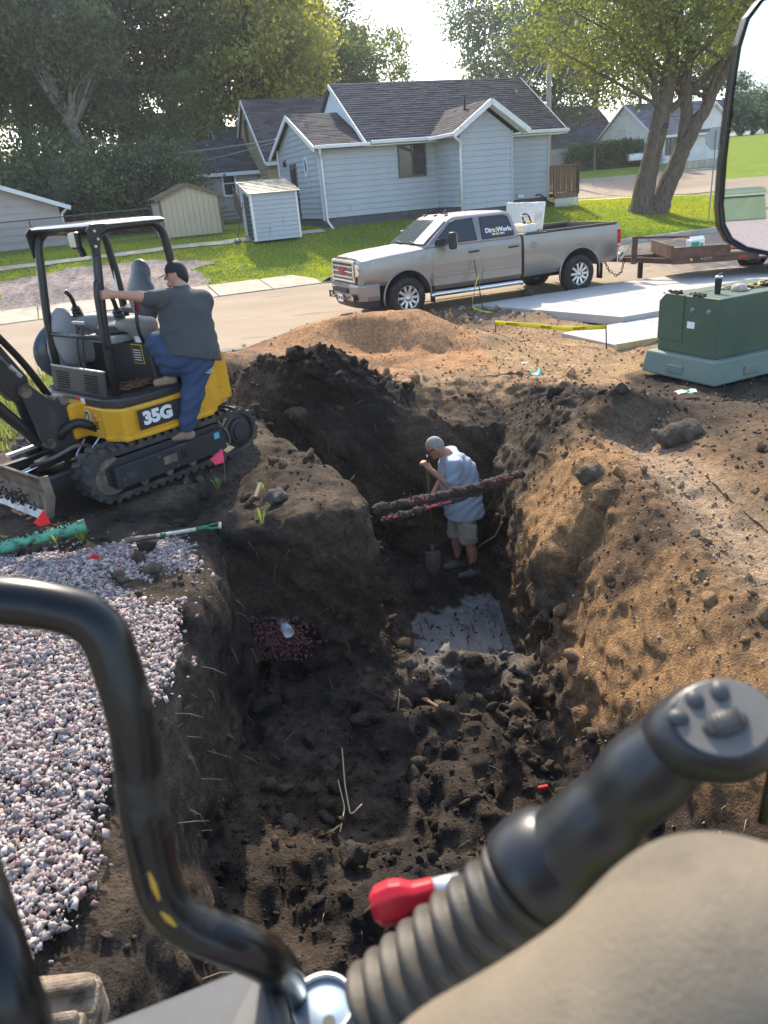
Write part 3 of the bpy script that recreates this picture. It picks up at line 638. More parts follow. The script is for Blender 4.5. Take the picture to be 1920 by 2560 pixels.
def shingle_roof(parent, e0, e1, r0, r1, base_col, expo=0.16, wid=0.42, singles=0, seed=1, th=0.012, cam_near=True):
    """shingle courses over the roof plane e0-e1 (eave) r0-r1 (ridge); returns the deck part"""
    e0, e1, r0, r1 = map(Vector, (e0, e1, r0, r1)); n = (e1 - e0).cross(r0 - e0).normalized()
    if n.z < 0: n = -n
    deck = MB(); deck.add([e0, e1, r1, r0, e0 - n * 0.10, e1 - n * 0.10, r1 - n * 0.10, r0 - n * 0.10], [(0, 1, 2, 3), (7, 6, 5, 4), (0, 4, 5, 1), (1, 5, 6, 2), (2, 6, 7, 3), (3, 7, 4, 0)])
    dk = deck.build('roof_slope', mat('roof_felt', (0.05, 0.05, 0.055), 0.95), parent)
    L = (r0 - e0).length; rows = max(1, int(round(L / expo))); rg = np.random.default_rng(seed); items = []
    for i in range(rows):
        t0, t1 = i / rows, min(1.0, (i + 1.08) / rows); a, b = e0.lerp(r0, t0), e1.lerp(r1, t0); a2, b2 = e0.lerp(r0, t1), e1.lerp(r1, t1)
        W = (b - a).length; k = max(1, int(round(W / wid))); off = 0.5 * (i % 2)
        cuts = [0.0] + [min(1, max(0, (j + off + rg.uniform(-0.12, 0.12)) / k)) for j in range(1 if off == 0 else 0, k)] + [1.0]
        for c0, c1 in zip(cuts[:-1], cuts[1:]):
            if c1 - c0 < 0.01: continue
            g = 0.002 / W; h = th * rg.uniform(0.7, 1.5); sh = rg.uniform(0.70, 1.30)
            p = [a.lerp(b, c0 + g), a.lerp(b, c1 - g), a2.lerp(b2, c1 - g), a2.lerp(b2, c0 + g)]
            items.append((p, h, sh))
    def geom(it):
        p, h, sh = it; lo = [q + n * 0.001 for q in p]; up = [p[0] + n * (h + 0.003), p[1] + n * (h + 0.003), p[2] + n * 0.004, p[3] + n * 0.004]
        return lo + up
    FS = [(3, 2, 1, 0), (4, 5, 6, 7), (0, 1, 5, 4), (1, 2, 6, 5), (2, 3, 7, 6), (3, 0, 4, 7)]
    pick = []
    if singles and len(items) > 0:
        pick = items[:singles]; items = items[singles:]
    for it in pick:
        g = geom(it); o = MB().add(g, FS).build('shingle', m_shing, dk, fix=False); set_cols(o, np.repeat(np.array(base_col)[None] * it[2], 8, 0))
    if items:
        b = MB(); cols = []
        for it in items: b.add(geom(it), FS); cols += [np.array(base_col) * it[2]] * 8
        o = b.build('shingle_courses', m_shing, dk, fix=False); set_cols(o, np.array(cols)); o['kind'] = 'stuff'
    return dk
def window(parent, o, dirv, nrm, w, h, mframe, panes=2, fr=0.06, vertical=True, glass=None):
    dirv = Vector(dirv).normalized(); nrm = Vector(nrm).normalized(); o = Vector(o); up = Vector((0, 0, 1))
    b = MB()
    def rect(s0, s1, z0, z1, d0, d1):
        v = [o + dirv * s + up * z + nrm * d for d in (d0, d1) for s, z in ((s0, z0), (s1, z0), (s1, z1), (s0, z1))]
        b.add(v, [(3, 2, 1, 0), (4, 5, 6, 7), (0, 1, 5, 4), (1, 2, 6, 5), (2, 3, 7, 6), (3, 0, 4, 7)])
    rect(0, fr, 0, h, -0.02, 0.05); rect(w - fr, w, 0, h, -0.02, 0.05); rect(fr, w - fr, 0, fr, -0.02, 0.047); rect(fr, w - fr, h - fr, h, -0.02, 0.047)
    for k in range(1, panes):
        if vertical: c = w * k / panes; rect(c - 0.025, c + 0.025, fr, h - fr, -0.02, 0.043)
        else: c = h * k / panes; rect(fr, w - fr, c - 0.025, c + 0.025, -0.02, 0.043)
    wn = b.build('window', mframe, parent)
    for k in range(panes):
        b = MB()
        a0, a1 = (fr + (w - 2 * fr) * k / panes, fr + (w - 2 * fr) * (k + 1) / panes)
        z0, z1 = fr, h - fr
        if not vertical: a0, a1 = fr, w - fr; z0, z1 = fr + (h - 2 * fr) * k / panes, fr + (h - 2 * fr) * (k + 1) / panes
        rect(a0 + 0.004, a1 - 0.004, z0 + 0.004, z1 - 0.004, 0.0, 0.012); b.build('pane', glass or m_glass, wn)
    return wn

class Plot:                                      # local frame of a building set square to the street
    def __init__(s, name, u, v, z, label, cat, group=None, rz=0.0):
        s.u, s.v, s.z = u, v, z; s.root = empty(name, UV(u, v, z), BA + rz, label, cat, group)
    def L(s, u, v, z): return Vector((u - s.u, v - s.v, z - s.z))
def gutter_run(parent, a, b, m, name='gutter'):
    a, b = Vector(a), Vector(b); return MB().bar(a, b, 0.11, 0.12).build(name, m, parent, bevel=0.02)
def downspout(parent, pts, m): return MB().tube(smooth_path(pts, 0.1, 4), 0.045, 8).build('downspout', m, parent, smooth=True)

# ------------------------------------------------------------------ the blue-grey house
H = Plot('grey_house', 3.0, 13.6, 1.42, 'blue grey sided house with dark shingle roof and white gutters', 'house')
L = H.L; rt = H.root; FT = 1.75; EZ = 4.22
def plain_wall(name, corners, th, m, parent):     # corners: 4+ points, extruded inward by th (a vector)
    n = len(corners); c = [Vector(p) for p in corners]; th = Vector(th)
    return MB().add(c + [p + th for p in c], [tuple(range(n)), tuple(range(2 * n - 1, n - 1, -1))] + [(j, n + j, n + (j + 1) % n, (j + 1) % n) for j in range(n)]).build(name, m, parent)
def sided(name, o, e, top_fn, m, nrm, expo=0.20, seed=0, poly=None):
    o, e = Vector(o), Vector(e); d = e - o; w = d.length; nrm = Vector(nrm)
    ss = [0, w * 0.25, w * 0.5, w * 0.75, w] if poly is None else poly
    pts = [o, e] + [o + d * (s / w) + Vector((0, 0, top_fn(s))) for s in reversed(ss)]
    wl = plain_wall(name, pts, -nrm * 0.12, m, rt_cur[0])
    wall_boards(wl, o, d, w, 0, top_fn, expo, m, nrm, seed=seed); return wl
rt_cur = [rt]
F3 = lambda u, v, z: L(u, v, z)
flat = lambda h: (lambda s: h)
fnd = MB()
fnd.prism([(p.x, p.y) for p in (L(3.03, 13.63, 0), L(7.84, 13.63, 0), L(7.84, 11.63, 0), L(9.95, 11.63, 0), L(9.95, 13.63, 0), L(12.95, 13.63, 0), L(12.95, 19.8, 0), L(3.03, 19.0, 0))], -0.5, FT - 1.42, 'z')
fo = fnd.build('foundation', m_found, rt)
for i in range(16):                               # rock-faced blocks in the foundation
    for k in range(2):
        u0 = 5.7 + i * 0.42 + 0.2 * (k % 2)
        vf = 13.615 if not (7.8 < u0 + 0.2 < 10.0) else None
        if vf is None or u0 > 12.4: continue
        if 7.5 < u0 < 10.0: continue
        MB().box(L(u0 + 0.2, vf, FT - 0.10 - k * 0.2), (0.39, 0.05 + 0.012 * math.sin(i * 2.1 + k), 0.17)).build('block', m_found, fo, bevel=0.02)
sided('front_wall', L(3.0, 13.6, FT), L(7.82, 13.6, FT), flat(EZ - FT + 0.1), m_side_blue, (0, -1, 0), seed=1)
sided('return_wall', L(7.82, 13.6, FT), L(7.82, 11.6, FT), flat(EZ - FT), m_side_blue, (-1, 0, 0), seed=2)
pk = 5.22
sided('bay_wall', L(7.82, 11.6, FT - 0.12), L(9.97, 11.6, FT - 0.12), lambda s: EZ - FT + 0.12 + (1.075 - abs(s - 1.075)) * 0.66, m_side_blue, (0, -1, 0), seed=3)
sided('bay_side_wall', L(9.97, 11.6, FT), L(9.97, 13.6, FT), flat(EZ - FT), m_side_blue, (1, 0, 0), seed=4)
sided('right_front_wall', L(9.97, 13.6, FT), L(12.97, 13.6, FT), flat(EZ - FT + 0.1), m_side_blue, (0, -1, 0), seed=5)
sided('end_wall', L(12.97, 13.6, FT), L(12.97, 19.8, FT), lambda s: EZ - FT + (3.1 - abs(s - 3.1)) * 0.69, m_side_blue, (1, 0, 0), seed=6)
sided('entry_wall', L(3.0, 19.1, FT), L(3.0, 13.6, FT), lambda s: EZ - FT + (2.75 - abs(s - 2.75)) * 0.455, m_side_blue, (-1, 0, 0), expo=0.19, seed=7)
plain_wall('gable_panel', [L(4.9, 13.5, EZ), L(4.9, 19.9, EZ), L(4.9, 16.7, 6.50)], (0.10, 0, 0), m_white_panel, rt)
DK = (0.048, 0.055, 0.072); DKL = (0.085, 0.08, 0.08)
shingle_roof(rt, L(4.78, 13.22, EZ + 0.02), L(13.6, 13.22, EZ + 0.02), L(4.78, 16.7, 6.56), L(13.6, 16.7, 6.56), DK, singles=290, seed=3)
shingle_roof(rt, L(4.78, 20.2, EZ), L(13.6, 20.2, EZ), L(4.78, 16.7, 6.56), L(13.6, 16.7, 6.56), DK, expo=0.5, wid=2, seed=4)
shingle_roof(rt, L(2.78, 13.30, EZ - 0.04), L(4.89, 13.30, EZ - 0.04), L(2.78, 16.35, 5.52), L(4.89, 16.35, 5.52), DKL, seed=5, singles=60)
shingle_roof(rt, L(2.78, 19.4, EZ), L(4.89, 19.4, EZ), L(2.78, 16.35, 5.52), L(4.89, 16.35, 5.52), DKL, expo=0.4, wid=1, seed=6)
pb = 8.895
zr = EZ + (pb - 7.35) * 0.66
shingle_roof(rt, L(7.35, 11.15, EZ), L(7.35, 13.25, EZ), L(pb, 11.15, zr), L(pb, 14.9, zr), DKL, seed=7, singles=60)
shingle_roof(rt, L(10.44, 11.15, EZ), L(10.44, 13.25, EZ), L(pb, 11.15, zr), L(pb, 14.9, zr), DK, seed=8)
# barge boards and soffits of the bay gable and the entry gable
for (a, b) in ((L(7.30, 11.13, EZ - 0.09), L(pb, 11.13, zr - 0.08)), (L(10.49, 11.13, EZ - 0.09), L(pb, 11.13, zr - 0.08))): MB().bar(a, b, 0.05, 0.18).build('barge_board', m_white, rt)
for (a, b) in ((L(2.76, 13.25, EZ - 0.13), L(2.76, 16.35, 5.42)), (L(2.76, 19.45, EZ - 0.13), L(2.76, 16.35, 5.42))): MB().bar(a, b, 0.05, 0.17).build('barge_board', m_white, rt)
for (a, b) in ((L(4.76, 13.18, EZ - 0.08), L(4.76, 16.7, 6.48)), (L(13.62, 13.18, EZ - 0.08), L(13.62, 16.7, 6.48))): MB().bar(a, b, 0.05, 0.15).build('barge_board', m_white, rt)
MB().box(L(9.2, 13.4, EZ - 0.12), (8.7, 0.42, 0.04)).build('soffit', m_white, rt)
for (a, b) in ((L(7.36, 11.36, EZ - 0.14), L(pb, 11.36, zr - 0.14)), (L(10.43, 11.36, EZ - 0.14), L(pb, 11.36, zr - 0.14))): MB().bar(a, b, 0.42, 0.02).build('soffit', m_white, rt)
gutter_run(rt, L(2.8, 13.20, EZ - 0.06), L(4.95, 13.20, EZ - 0.06), m_white)
gutter_run(rt, L(4.97, 13.12, EZ - 0.02), L(7.6, 13.12, EZ - 0.02), m_white)
gutter_run(rt, L(7.32, 11.2, EZ - 0.05), L(7.32, 13.1, EZ - 0.05), m_white)
gutter_run(rt, L(10.6, 13.12, EZ - 0.02), L(13.65, 13.12, EZ - 0.02), m_white)
downspout(rt, [L(2.97, 13.22, EZ - 0.1), L(3.0, 13.3, EZ - 0.25), L(3.10, 13.53, EZ - 0.4), L(3.10, 13.53, FT - 0.1), L(3.16, 13.15, FT - 0.36)], m_white)
downspout(rt, [L(7.4, 11.25, EZ - 0.12), L(7.76, 11.42, EZ - 0.3), L(7.77, 11.52, EZ - 0.5), L(7.77, 11.52, FT - 0.2)], m_white)
downspout(rt, [L(10.6, 13.2, EZ - 0.1), L(10.3, 13.4, EZ - 0.25), L(10.06, 13.5, EZ - 0.45), L(10.06, 13.5, FT)], m_white)
for (u, v) in ((7.82, 11.6), (9.97, 11.6), (12.97, 13.6), (3.0, 13.6)): MB().box(L(u, v, (FT + EZ) / 2 - 0.05), (0.10, 0.10, EZ - FT + 0.06)).build('corner_post', m_side_blue, rt, bevel=0.008)
window(rt, L(6.18, 13.57, 2.93), (1, 0, 0), (0, -1, 0), 1.18, 1.17, m_wframe, 2)
MB().tube([L(8.6, 12.6, zr - 0.5), L(8.6, 12.6, zr + 0.25)], 0.045, 10).build('vent_pipe', m_black_iron, rt, smooth=True)
dr = plain_wall('door', [L(2.965, 17.3, FT - 0.0), L(2.965, 16.35, FT - 0.0), L(2.965, 16.35, FT + 2.05), L(2.965, 17.3, FT + 2.05)], (0.05, 0, 0), m_wframe, rt)
MB().box(L(2.95, 16.8, FT + 1.2), (0.03, 0.6, 1.4)).build('pane', m_glass, dr); bx('handle', L(2.93, 17.2, FT + 1.0), (0.05, 0.04, 0.12), m_metal_grey, dr)
b = MB(); b.lathe([(0.20, 0), (0.27, 0.0), (0.27, 0.05), (0.20, 0.05)], 20, L(2.97, 15.0, 3.6), (-1, 0, 0), closed=True); ov = b.build('oval_window', m_white, rt); ov.data.transform(Matrix.Translation(L(2.97, 15.0, 3.6)) @ Matrix.Diagonal((1, 0.7, 1.3, 1)) @ Matrix.Translation(-L(2.97, 15.0, 3.6)))
b = MB(); b.lathe([(0.2, 0), (0.2, 0.02)], 20, L(2.97, 15.0, 3.6), (-1, 0, 0)); og = b.build('pane', m_glass, ov); og.data.transform(Matrix.Translation(L(2.97, 15.0, 3.6)) @ Matrix.Diagonal((1, 0.7, 1.3, 1)) @ Matrix.Translation(-L(2.97, 15.0, 3.6)))
MB().box(L(2.90, 17.75, 3.85), (0.12, 0.14, 0.2), taper=0.6).bar(L(2.98, 17.75, 3.95), L(2.90, 17.75, 4.02), 0.03, 0.03).build('wall_lantern', m_black_iron, rt)
MB().tube([L(2.93, 18.7, FT + 0.3), L(2.93, 18.7, 4.9)], 0.035, 8).build('service_mast', m_white, rt)
MB().box(L(11.6, 13.52, FT + 0.12), (0.3, 0.06, 0.12)).build('meter_box', m_white, rt)
MB().tube(smooth_path([L(12.3, 13.5, FT + 0.1), L(12.5, 13.4, FT + 0.12), L(12.75, 13.35, FT - 0.15), L(12.95, 13.3, FT - 0.25)], 0.1), 0.03, 8).build('hose', m_black_iron, rt, smooth=True)
# deck at the right end of the house
D = Plot('porch_deck', 13.05, 13.2, 1.3, 'brown wooden porch deck with white lattice skirt at the end of the grey house', 'deck'); L = D.L; dk = D.root
du0, du1, dv0, dv1, dz = 13.03, 14.2, 13.2, 16.6, 1.84
for i in range(12): MB().box(L((du0 + du1) / 2, dv0 + 0.14 + i * 0.285, dz), (du1 - du0, 0.27, 0.04)).build('deck_board', m_wood, dk)
for (a, b) in (((du0, dv0), (du1, dv0)), ((du1, dv0), (du1, dv1))):
    MB().bar(L(*a, dz + 1.06), L(*b, dz + 1.06), 0.10, 0.05).build('rail', m_wood, dk); MB().bar(L(*a, dz + 0.10), L(*b, dz + 0.10), 0.06, 0.05).build('rail', m_wood, dk)
    MB().bar(L(*a, dz - 0.11), L(*b, dz - 0.11), 0.05, 0.18).build('rim_joist', m_wood, dk)
    n_ = int((Vector(b) - Vector(a)).length / 0.125)
    for i in range(n_ + 1):
        t = i / n_; u, v = a[0] + (b[0] - a[0]) * t, a[1] + (b[1] - a[1]) * t
        MB().box(L(u, v, dz + 0.5), (0.045, 0.045, 1.08) if i not in (0, n_) else (0.09, 0.09, 1.16)).build('baluster', m_wood, dk)
lt = empty('lattice', (0, 0, 0)); lt.parent = dk
for (a, b) in (((du0, dv0 - 0.02), (du1, dv0 - 0.02)), ((du1 + 0.02, dv0), (du1 + 0.02, dv1))):
    Lg = (Vector(b) - Vector(a)).length; hh = 0.46; k = int(Lg / 0.11)
    for i in range(-4, k + 1):
        for sgn in (0, 1):
            s0, s1 = i * 0.11, i * 0.11 + hh; z0, z1 = (0, hh) if sgn == 0 else (hh, 0)
            c0, c1 = max(0, s0), min(Lg, s1)
            if c1 - c0 < 0.03: continue
            za, zb = z0 + (z1 - z0) * (c0 - s0) / (s1 - s0), z0 + (z1 - z0) * (c1 - s0) / (s1 - s0)
            pa = Vector(a).lerp(Vector(b), c0 / Lg); pb_ = Vector(a).lerp(Vector(b), c1 / Lg); e = 0.008 * sgn
            MB().bar(L(pa.x + e * (a[0] == b[0]), pa.y - e * (a[1] == b[1]), dz - 0.2 - hh + za), L(pb_.x + e * (a[0] == b[0]), pb_.y - e * (a[1] == b[1]), dz - 0.2 - hh + zb), 0.006, 0.032).build('slat', m_lattice, lt)
lt.name = 'lattice_skirt'

# ------------------------------------------------------------------ small lean-to shed against the entry
SH = Plot('lean_to_shed', 0.0, 12.4, 1.26, 'small blue grey sided shed with slanted bright metal roof beside the house', 'shed'); L = SH.L; rt = SH.root; rt_cur[0] = rt
sided('front_wall', L(0, 12.4, 1.26), L(1.64, 12.4, 1.26), flat(1.56), m_side_blue, (0, -1, 0), expo=0.145, seed=11)
sided('side_wall', L(0, 13.85, 1.26), L(0, 12.4, 1.26), lambda s: 1.95 - 0.38 * s / 1.45, m_side_blue, (-1, 0, 0), expo=0.145, seed=12)
plain_wall('far_wall', [L(1.64, 12.4, 1.26), L(1.64, 13.85, 1.26), L(1.64, 13.85, 3.2), L(1.64, 12.4, 2.82)], (-0.05, 0, 0), m_side_blue, rt)
plain_wall('back_wall', [L(1.6, 13.85, 1.26), L(0.05, 13.85, 1.26), L(0.05, 13.85, 3.2), L(1.6, 13.85, 3.2)], (0, -0.04, 0), m_side_blue, rt)
for u in (0.0, 1.64): MB().box(L(u, 12.39, 2.03), (0.07, 0.06, 1.54)).build('corner_post', m_white, rt, bevel=0.005)
plain_wall('door', [L(-0.035, 13.35, 1.3), L(-0.035, 12.62, 1.3), L(-0.035, 12.62, 2.72), L(-0.035, 13.35, 2.86)], (0.02, 0, 0), m_black_iron, rt)
rf = plain_wall('roof_sheet', [L(-0.10, 12.28, 2.82), L(1.76, 12.28, 2.82), L(1.76, 13.95, 3.26), L(-0.10, 13.95, 3.26)], (0, 0, -0.03), mat('galvanised', (0.40, 0.38, 0.34), 0.4, metal=0.6, var=0.25, vscale=4, dirt=(0.25, 0.18, 0.1), dirt_amt=0.2), rt)
for i in range(9):
    t = (i + 0.5) / 9; v, z = 12.28 + t * 1.67, 2.82 + t * 0.44; MB().bar(L(-0.10, v, z + 0.012), L(1.76, v, z + 0.012), 0.05, 0.024).build('rib', MATS['galvanised'], rf)

# ------------------------------------------------------------------ tan shed
TS = Plot('tan_shed', -1.6, 15.5, 1.5, 'tan wooden garden shed with a low brown gable roof', 'shed'); L = TS.L; rt = TS.root; rt_cur[0] = rt
x0, x1, y0, y1 = -2.68, -0.48, 15.5, 18.0; zb, ze, zp = 1.56, 2.94, 3.36
m_seam = mat('shed_batten', (0.40, 0.32, 0.21), 0.75)
fw = plain_wall('front_wall', [L(x0, y0, zb), L(x1, y0, zb), L(x1, y0, ze), L((x0 + x1) / 2, y0, zp), L(x0, y0, ze)], (0, 0.05, 0), m_seam, rt)
n_ = 11
for i in range(n_):
    a, b = x0 + (x1 - x0) * i / n_, x0 + (x1 - x0) * (i + 1) / n_; h = lambda u: ze + (zp - ze) * (1 - abs(u - (x0 + x1) / 2) / ((x1 - x0) / 2))
    plain_wall('panel', [L(a + 0.01, y0 - 0.014, zb), L(b - 0.01, y0 - 0.014, zb), L(b - 0.01, y0 - 0.014, h(b)), L(a + 0.01, y0 - 0.014, h(a))], (0, 0.02, 0), m_tan, fw)
lw = plain_wall('side_wall', [L(x0, y1, zb), L(x0, y0 + 0.052, zb), L(x0, y0 + 0.052, ze), L(x0, y1, ze)], (0.05, 0, 0), m_seam, rt)
for i in range(12):
    a, b = y0 + 0.06 + (y1 - y0 - 0.06) * i / 12, y0 + 0.06 + (y1 - y0 - 0.06) * (i + 1) / 12; plain_wall('panel', [L(x0 - 0.014, b - 0.01, zb), L(x0 - 0.014, a + 0.01, zb), L(x0 - 0.014, a + 0.01, ze), L(x0 - 0.014, b - 0.01, ze)], (0.02, 0, 0), m_tan, lw)
plain_wall('far_wall', [L(x1, y0 + 0.052, zb), L(x1, y1, zb), L(x1, y1, ze), L(x1, y0 + 0.052, ze)], (-0.05, 0, 0), m_tan, rt)
m_tw = mat('trim_brown', (0.17, 0.13, 0.09), 0.8)
for u in (x0, x1): MB().box(L(u, y0 - 0.02, (zb + ze) / 2), (0.09, 0.06, ze - zb)).build('corner_trim', m_tw, rt)
BR = (0.20, 0.15, 0.11); xm = (x0 + x1) / 2
shingle_roof(rt, L(x0 - 0.16, y0 - 0.14, ze - 0.03), L(x0 - 0.16, y1 + 0.1, ze - 0.03), L(xm, y0 - 0.14, zp + 0.03), L(xm, y1 + 0.1, zp + 0.03), BR, expo=0.18, seed=21)
shingle_roof(rt, L(x1 + 0.16, y0 - 0.14, ze - 0.03), L(x1 + 0.16, y1 + 0.1, ze - 0.03), L(xm, y0 - 0.14, zp + 0.03), L(xm, y1 + 0.1, zp + 0.03), BR, expo=0.18, seed=22)
for s_ in (-1, 1): MB().bar(L(xm + s_ * ((x1 - x0) / 2 + 0.17), y0 - 0.15, ze - 0.09), L(xm, y0 - 0.15, zp - 0.03), 0.03, 0.10).build('barge_board', m_tw, rt)
for v in (15.6, 16.8, 17.9): MB().box(L(xm, v, 1.53), (2.1, 0.1, 0.1)).build('skid', m_wood, rt)

# ------------------------------------------------------------------ generic far house
def gable_house(name, label, u0, u1, v0, v1, zb, ze, zp, m, axis, roofcol, cat='house', expo=0.2, boards=('front',), ov=0.3, seed=30, group=None, singles=0):
    P = Plot(name, u0, v0, zb, label, cat, group); L = P.L; rt = P.root; rt_cur[0] = rt; um, vm = (u0 + u1) / 2, (v0 + v1) / 2
    if axis == 'u':      # ridge along u, gables left/right
        gl = lambda s: ze - zb + (zp - ze) * (1 - abs(s - (v1 - v0) / 2) / ((v1 - v0) / 2)); fr = flat(ze - zb)
    else:
        gl = flat(ze - zb); fr = lambda s: ze - zb + (zp - ze) * (1 - abs(s - (u1 - u0) / 2) / ((u1 - u0) / 2))
    def W(nm, a, b, fn, nrm, wb):
        if wb: return sided(nm, a, b, fn, m, nrm, expo, seed)
        w = (b - a).length; return plain_wall(nm, [a, b] + [a + (b - a) * t + Vector((0, 0, fn(w * t))) for t in (1, .5, 0)], -Vector(nrm) * 0.1, m, rt)
    W('front_wall', L(u0, v0, zb), L(u1, v0, zb), fr, (0, -1, 0), 'front' in boards)
    W('left_wall', L(u0, v1, zb), L(u0, v0, zb), gl, (-1, 0, 0), 'left' in boards)
    W('right_wall', L(u1, v0, zb), L(u1, v1, zb), gl, (1, 0, 0), False)
    W('back_wall', L(u1, v1, zb), L(u0, v1, zb), fr, (0, 1, 0), False)
    if axis == 'u':
        k = (zp - ze) / ((v1 - v0) / 2) * ov
        shingle_roof(rt, L(u0 - ov * 0.5, v0 - ov, ze - k), L(u1 + ov, v0 - ov, ze - k), L(u0 - ov * 0.5, vm, zp), L(u1 + ov, vm, zp), roofcol, 0.18, 0.6, singles, seed)
        shingle_roof(rt, L(u0 - ov * 0.5, v1 + ov, ze - k), L(u1 + ov, v1 + ov, ze - k), L(u0 - ov * 0.5, vm, zp), L(u1 + ov, vm, zp), roofcol, 0.5, 2, 0, seed)
        MB().bar(L(u0 - ov * 0.5, v0 - ov - 0.02, ze - k - 0.07), L(u1 + ov, v0 - ov - 0.02, ze - k - 0.07), 0.04, 0.16).build('fascia', m_white, rt)
        for s_ in (0, 1): MB().bar(L(u0 - ov * 0.5 - 0.02, [v0 - ov, v1 + ov][s_], ze - k - 0.06), L(u0 - ov * 0.5 - 0.02, vm, zp - 0.06), 0.04, 0.14).build('barge_board', m_white, rt)
    else:
        k = (zp - ze) / ((u1 - u0) / 2) * ov
        for (ue, sg) in ((u0 - ov, 1), (u1 + ov, 2)):
            shingle_roof(rt, L(ue, v0 - ov, ze - k), L(ue, v1 + ov, ze - k), L(um, v0 - ov, zp), L(um, v1 + ov, zp), roofcol, 0.2, 0.6, 0, seed + sg)
            MB().bar(L(ue, v0 - ov - 0.02, ze - k - 0.06), L(um, v0 - ov - 0.02, zp - 0.06), 0.04, 0.15).build('barge_board', m_white, rt)
    return P
P = gable_house('beige_house', 'beige sided house with steep brown shingle roof behind the grey house', 3.5, 11.0, 22.7, 28.5, 1.7, 4.45, 7.12, m_side_beige, 'u', (0.105, 0.085, 0.08), boards=('left', 'front'), seed=31); L = P.L; rt = P.root
window(rt, L(3.47, 25.85, 5.25), (0, -1, 0), (-1, 0, 0), 0.5, 1.0, m_wframe, 1)
for v in (25.9, 24.6): window(rt, L(3.47, v, 2.1), (0, -1, 0), (-1, 0, 0), 0.75, 1.45, m_white, 2, vertical=False)
MB().box(L(3.40, 25.3, 3.95), (0.12, 0.12, 0.2)).build('wall_lantern', m_black_iron, rt)
ch = MB().box(L(9.0, 24.4, 5.9), (0.75, 0.6, 1.1)).build('chimney', mat('chimney_render', (0.45, 0.44, 0.42), 0.9, var=0.1), rt); MB().box(L(9.0, 24.4, 6.62), (0.45, 0.4, 0.3)).build('chimney_pot', mat('brick_red', (0.25, 0.09, 0.06), 0.9), ch)
P = gable_house('grey_wing_house', 'low pinkish grey house wing with dark roof left of the beige house', -0.3, 3.45, 24.6, 29.0, 1.7, 4.12, 5.55, m_side_pink, 'u', (0.075, 0.075, 0.08), boards=('front', 'left'), expo=0.22, seed=35); L = P.L; rt = P.root
window(rt, L(1.62, 24.57, 2.85), (1, 0, 0), (0, -1, 0), 0.72, 1.2, m_white, 2, 0.09, vertical=False)
downspout(rt, [L(-0.2, 24.4, 4.0), L(-0.2, 24.55, 3.8), L(-0.2, 24.55, 1.9)], m_white)
P = gable_house('back_dormer_house', 'small white gable end peeping between the beige house and its grey wing', 3.0, 6.0, 29.4, 33.4, 1.8, 5.2, 6.5, m_white, 'u', (0.12, 0.12, 0.13), boards=(), seed=36)
P = gable_house('garage', 'low pinkish grey sided garage with white eaves at the left edge', -13.2, -6.1, 18.0, 25.0, 1.35, 3.12, 4.5, m_side_pink, 'v', (0.2, 0.19, 0.18), 'garage', 0.25, ('front',), 0.42, 37); L = P.L
downspout(P.root, [L(-5.75, 17.75, 3.0), L(-5.8, 17.8, 2.9), L(-6.05, 17.93, 2.7), L(-6.05, 17.93, 1.5)], m_white)
P = gable_house('brown_house', 'brownish sided house mostly hidden among the trees', -0.5, 5.0, 37.0, 43.0, 1.9, 6.3, 8.2, mat('siding_brown', (0.20, 0.155, 0.10), 0.8), 'u', (0.08, 0.07, 0.06), boards=('front',), expo=0.28, seed=38); L = P.L
window(P.root, L(0.6, 36.97, 4.75), (1, 0, 0), (0, -1, 0), 0.75, 0.7, m_white, 1)
# stair rail by the grey wing
P = Plot('back_steps', 1.0, 21.5, 1.5, 'weathered wooden steps with railing behind the small shed', 'steps'); L = P.L
for i in range(4): MB().box(L(1.3, 22.0 + i * 0.28, 1.65 + i * 0.18), (1.0, 0.28, 0.05)).build('tread', m_wood, P.root)
for u in (0.8, 1.8):
    MB().bar(L(u, 21.9, 2.5), L(u, 23.2, 3.3), 0.06, 0.06).build('handrail', m_wood, P.root)
    for i in range(6): MB().box(L(u, 21.95 + i * 0.24, 2.1 + i * 0.14), (0.04, 0.04, 0.95)).build('baluster', m_wood, P.root)

# ------------------------------------------------------------------ far right: houses over the cross street
P = gable_house('brown_roof_house', 'pale house with a brown roof behind the hedge', 33.0, 41.0, 44.0, 51.0, 2.9, 5.2, 8.0, mat('siding_cream', (0.48, 0.46, 0.38), 0.7), 'u', (0.13, 0.085, 0.07), boards=('front',), expo=0.3, seed=41); L = P.L
MB().box(L(33.5, 46, 7.3), (0.4, 0.4, 1.6)).build('chimney', m_metal_grey, P.root)
P = gable_house('low_grey_addition', 'low light blue addition with a dark roof in front of the brown roofed house', 31.5, 38.5, 40.5, 43.8, 2.8, 4.5, 6.0, mat('siding_paleblue', (0.42, 0.48, 0.5), 0.7), 'u', (0.12, 0.12, 0.13), boards=('front',), expo=0.3, seed=42); L = P.L
for u in (33.3, 35.0): window(P.root, L(u, 40.47, 3.4), (1, 0, 0), (0, -1, 0), 0.7, 0.8, m_wframe, 1)
P = gable_house('white_stucco_house', 'white stucco cottage with grey roof beyond the cross street', 35.8, 48.0, 33.5, 40.0, 2.65, 4.75, 7.0, m_stucco, 'u', (0.15, 0.15, 0.16), boards=(), seed=43); L = P.L
plain_wall('porch_gable', [L(38.6, 33.0, 4.8), L(43.0, 33.0, 4.8), L(40.8, 33.0, 6.4)], (0, 0.4, 0), m_stucco, P.root)
for s_ in (-1, 1): MB().bar(L(40.8 + s_ * 2.4, 32.95, 4.72), L(40.8, 32.95, 6.5), 0.5, 0.12).build('barge_board', m_white, P.root)
window(P.root, L(37.0, 33.47, 3.2), (1, 0, 0), (0, -1, 0), 1.3, 1.5, m_wframe, 3)
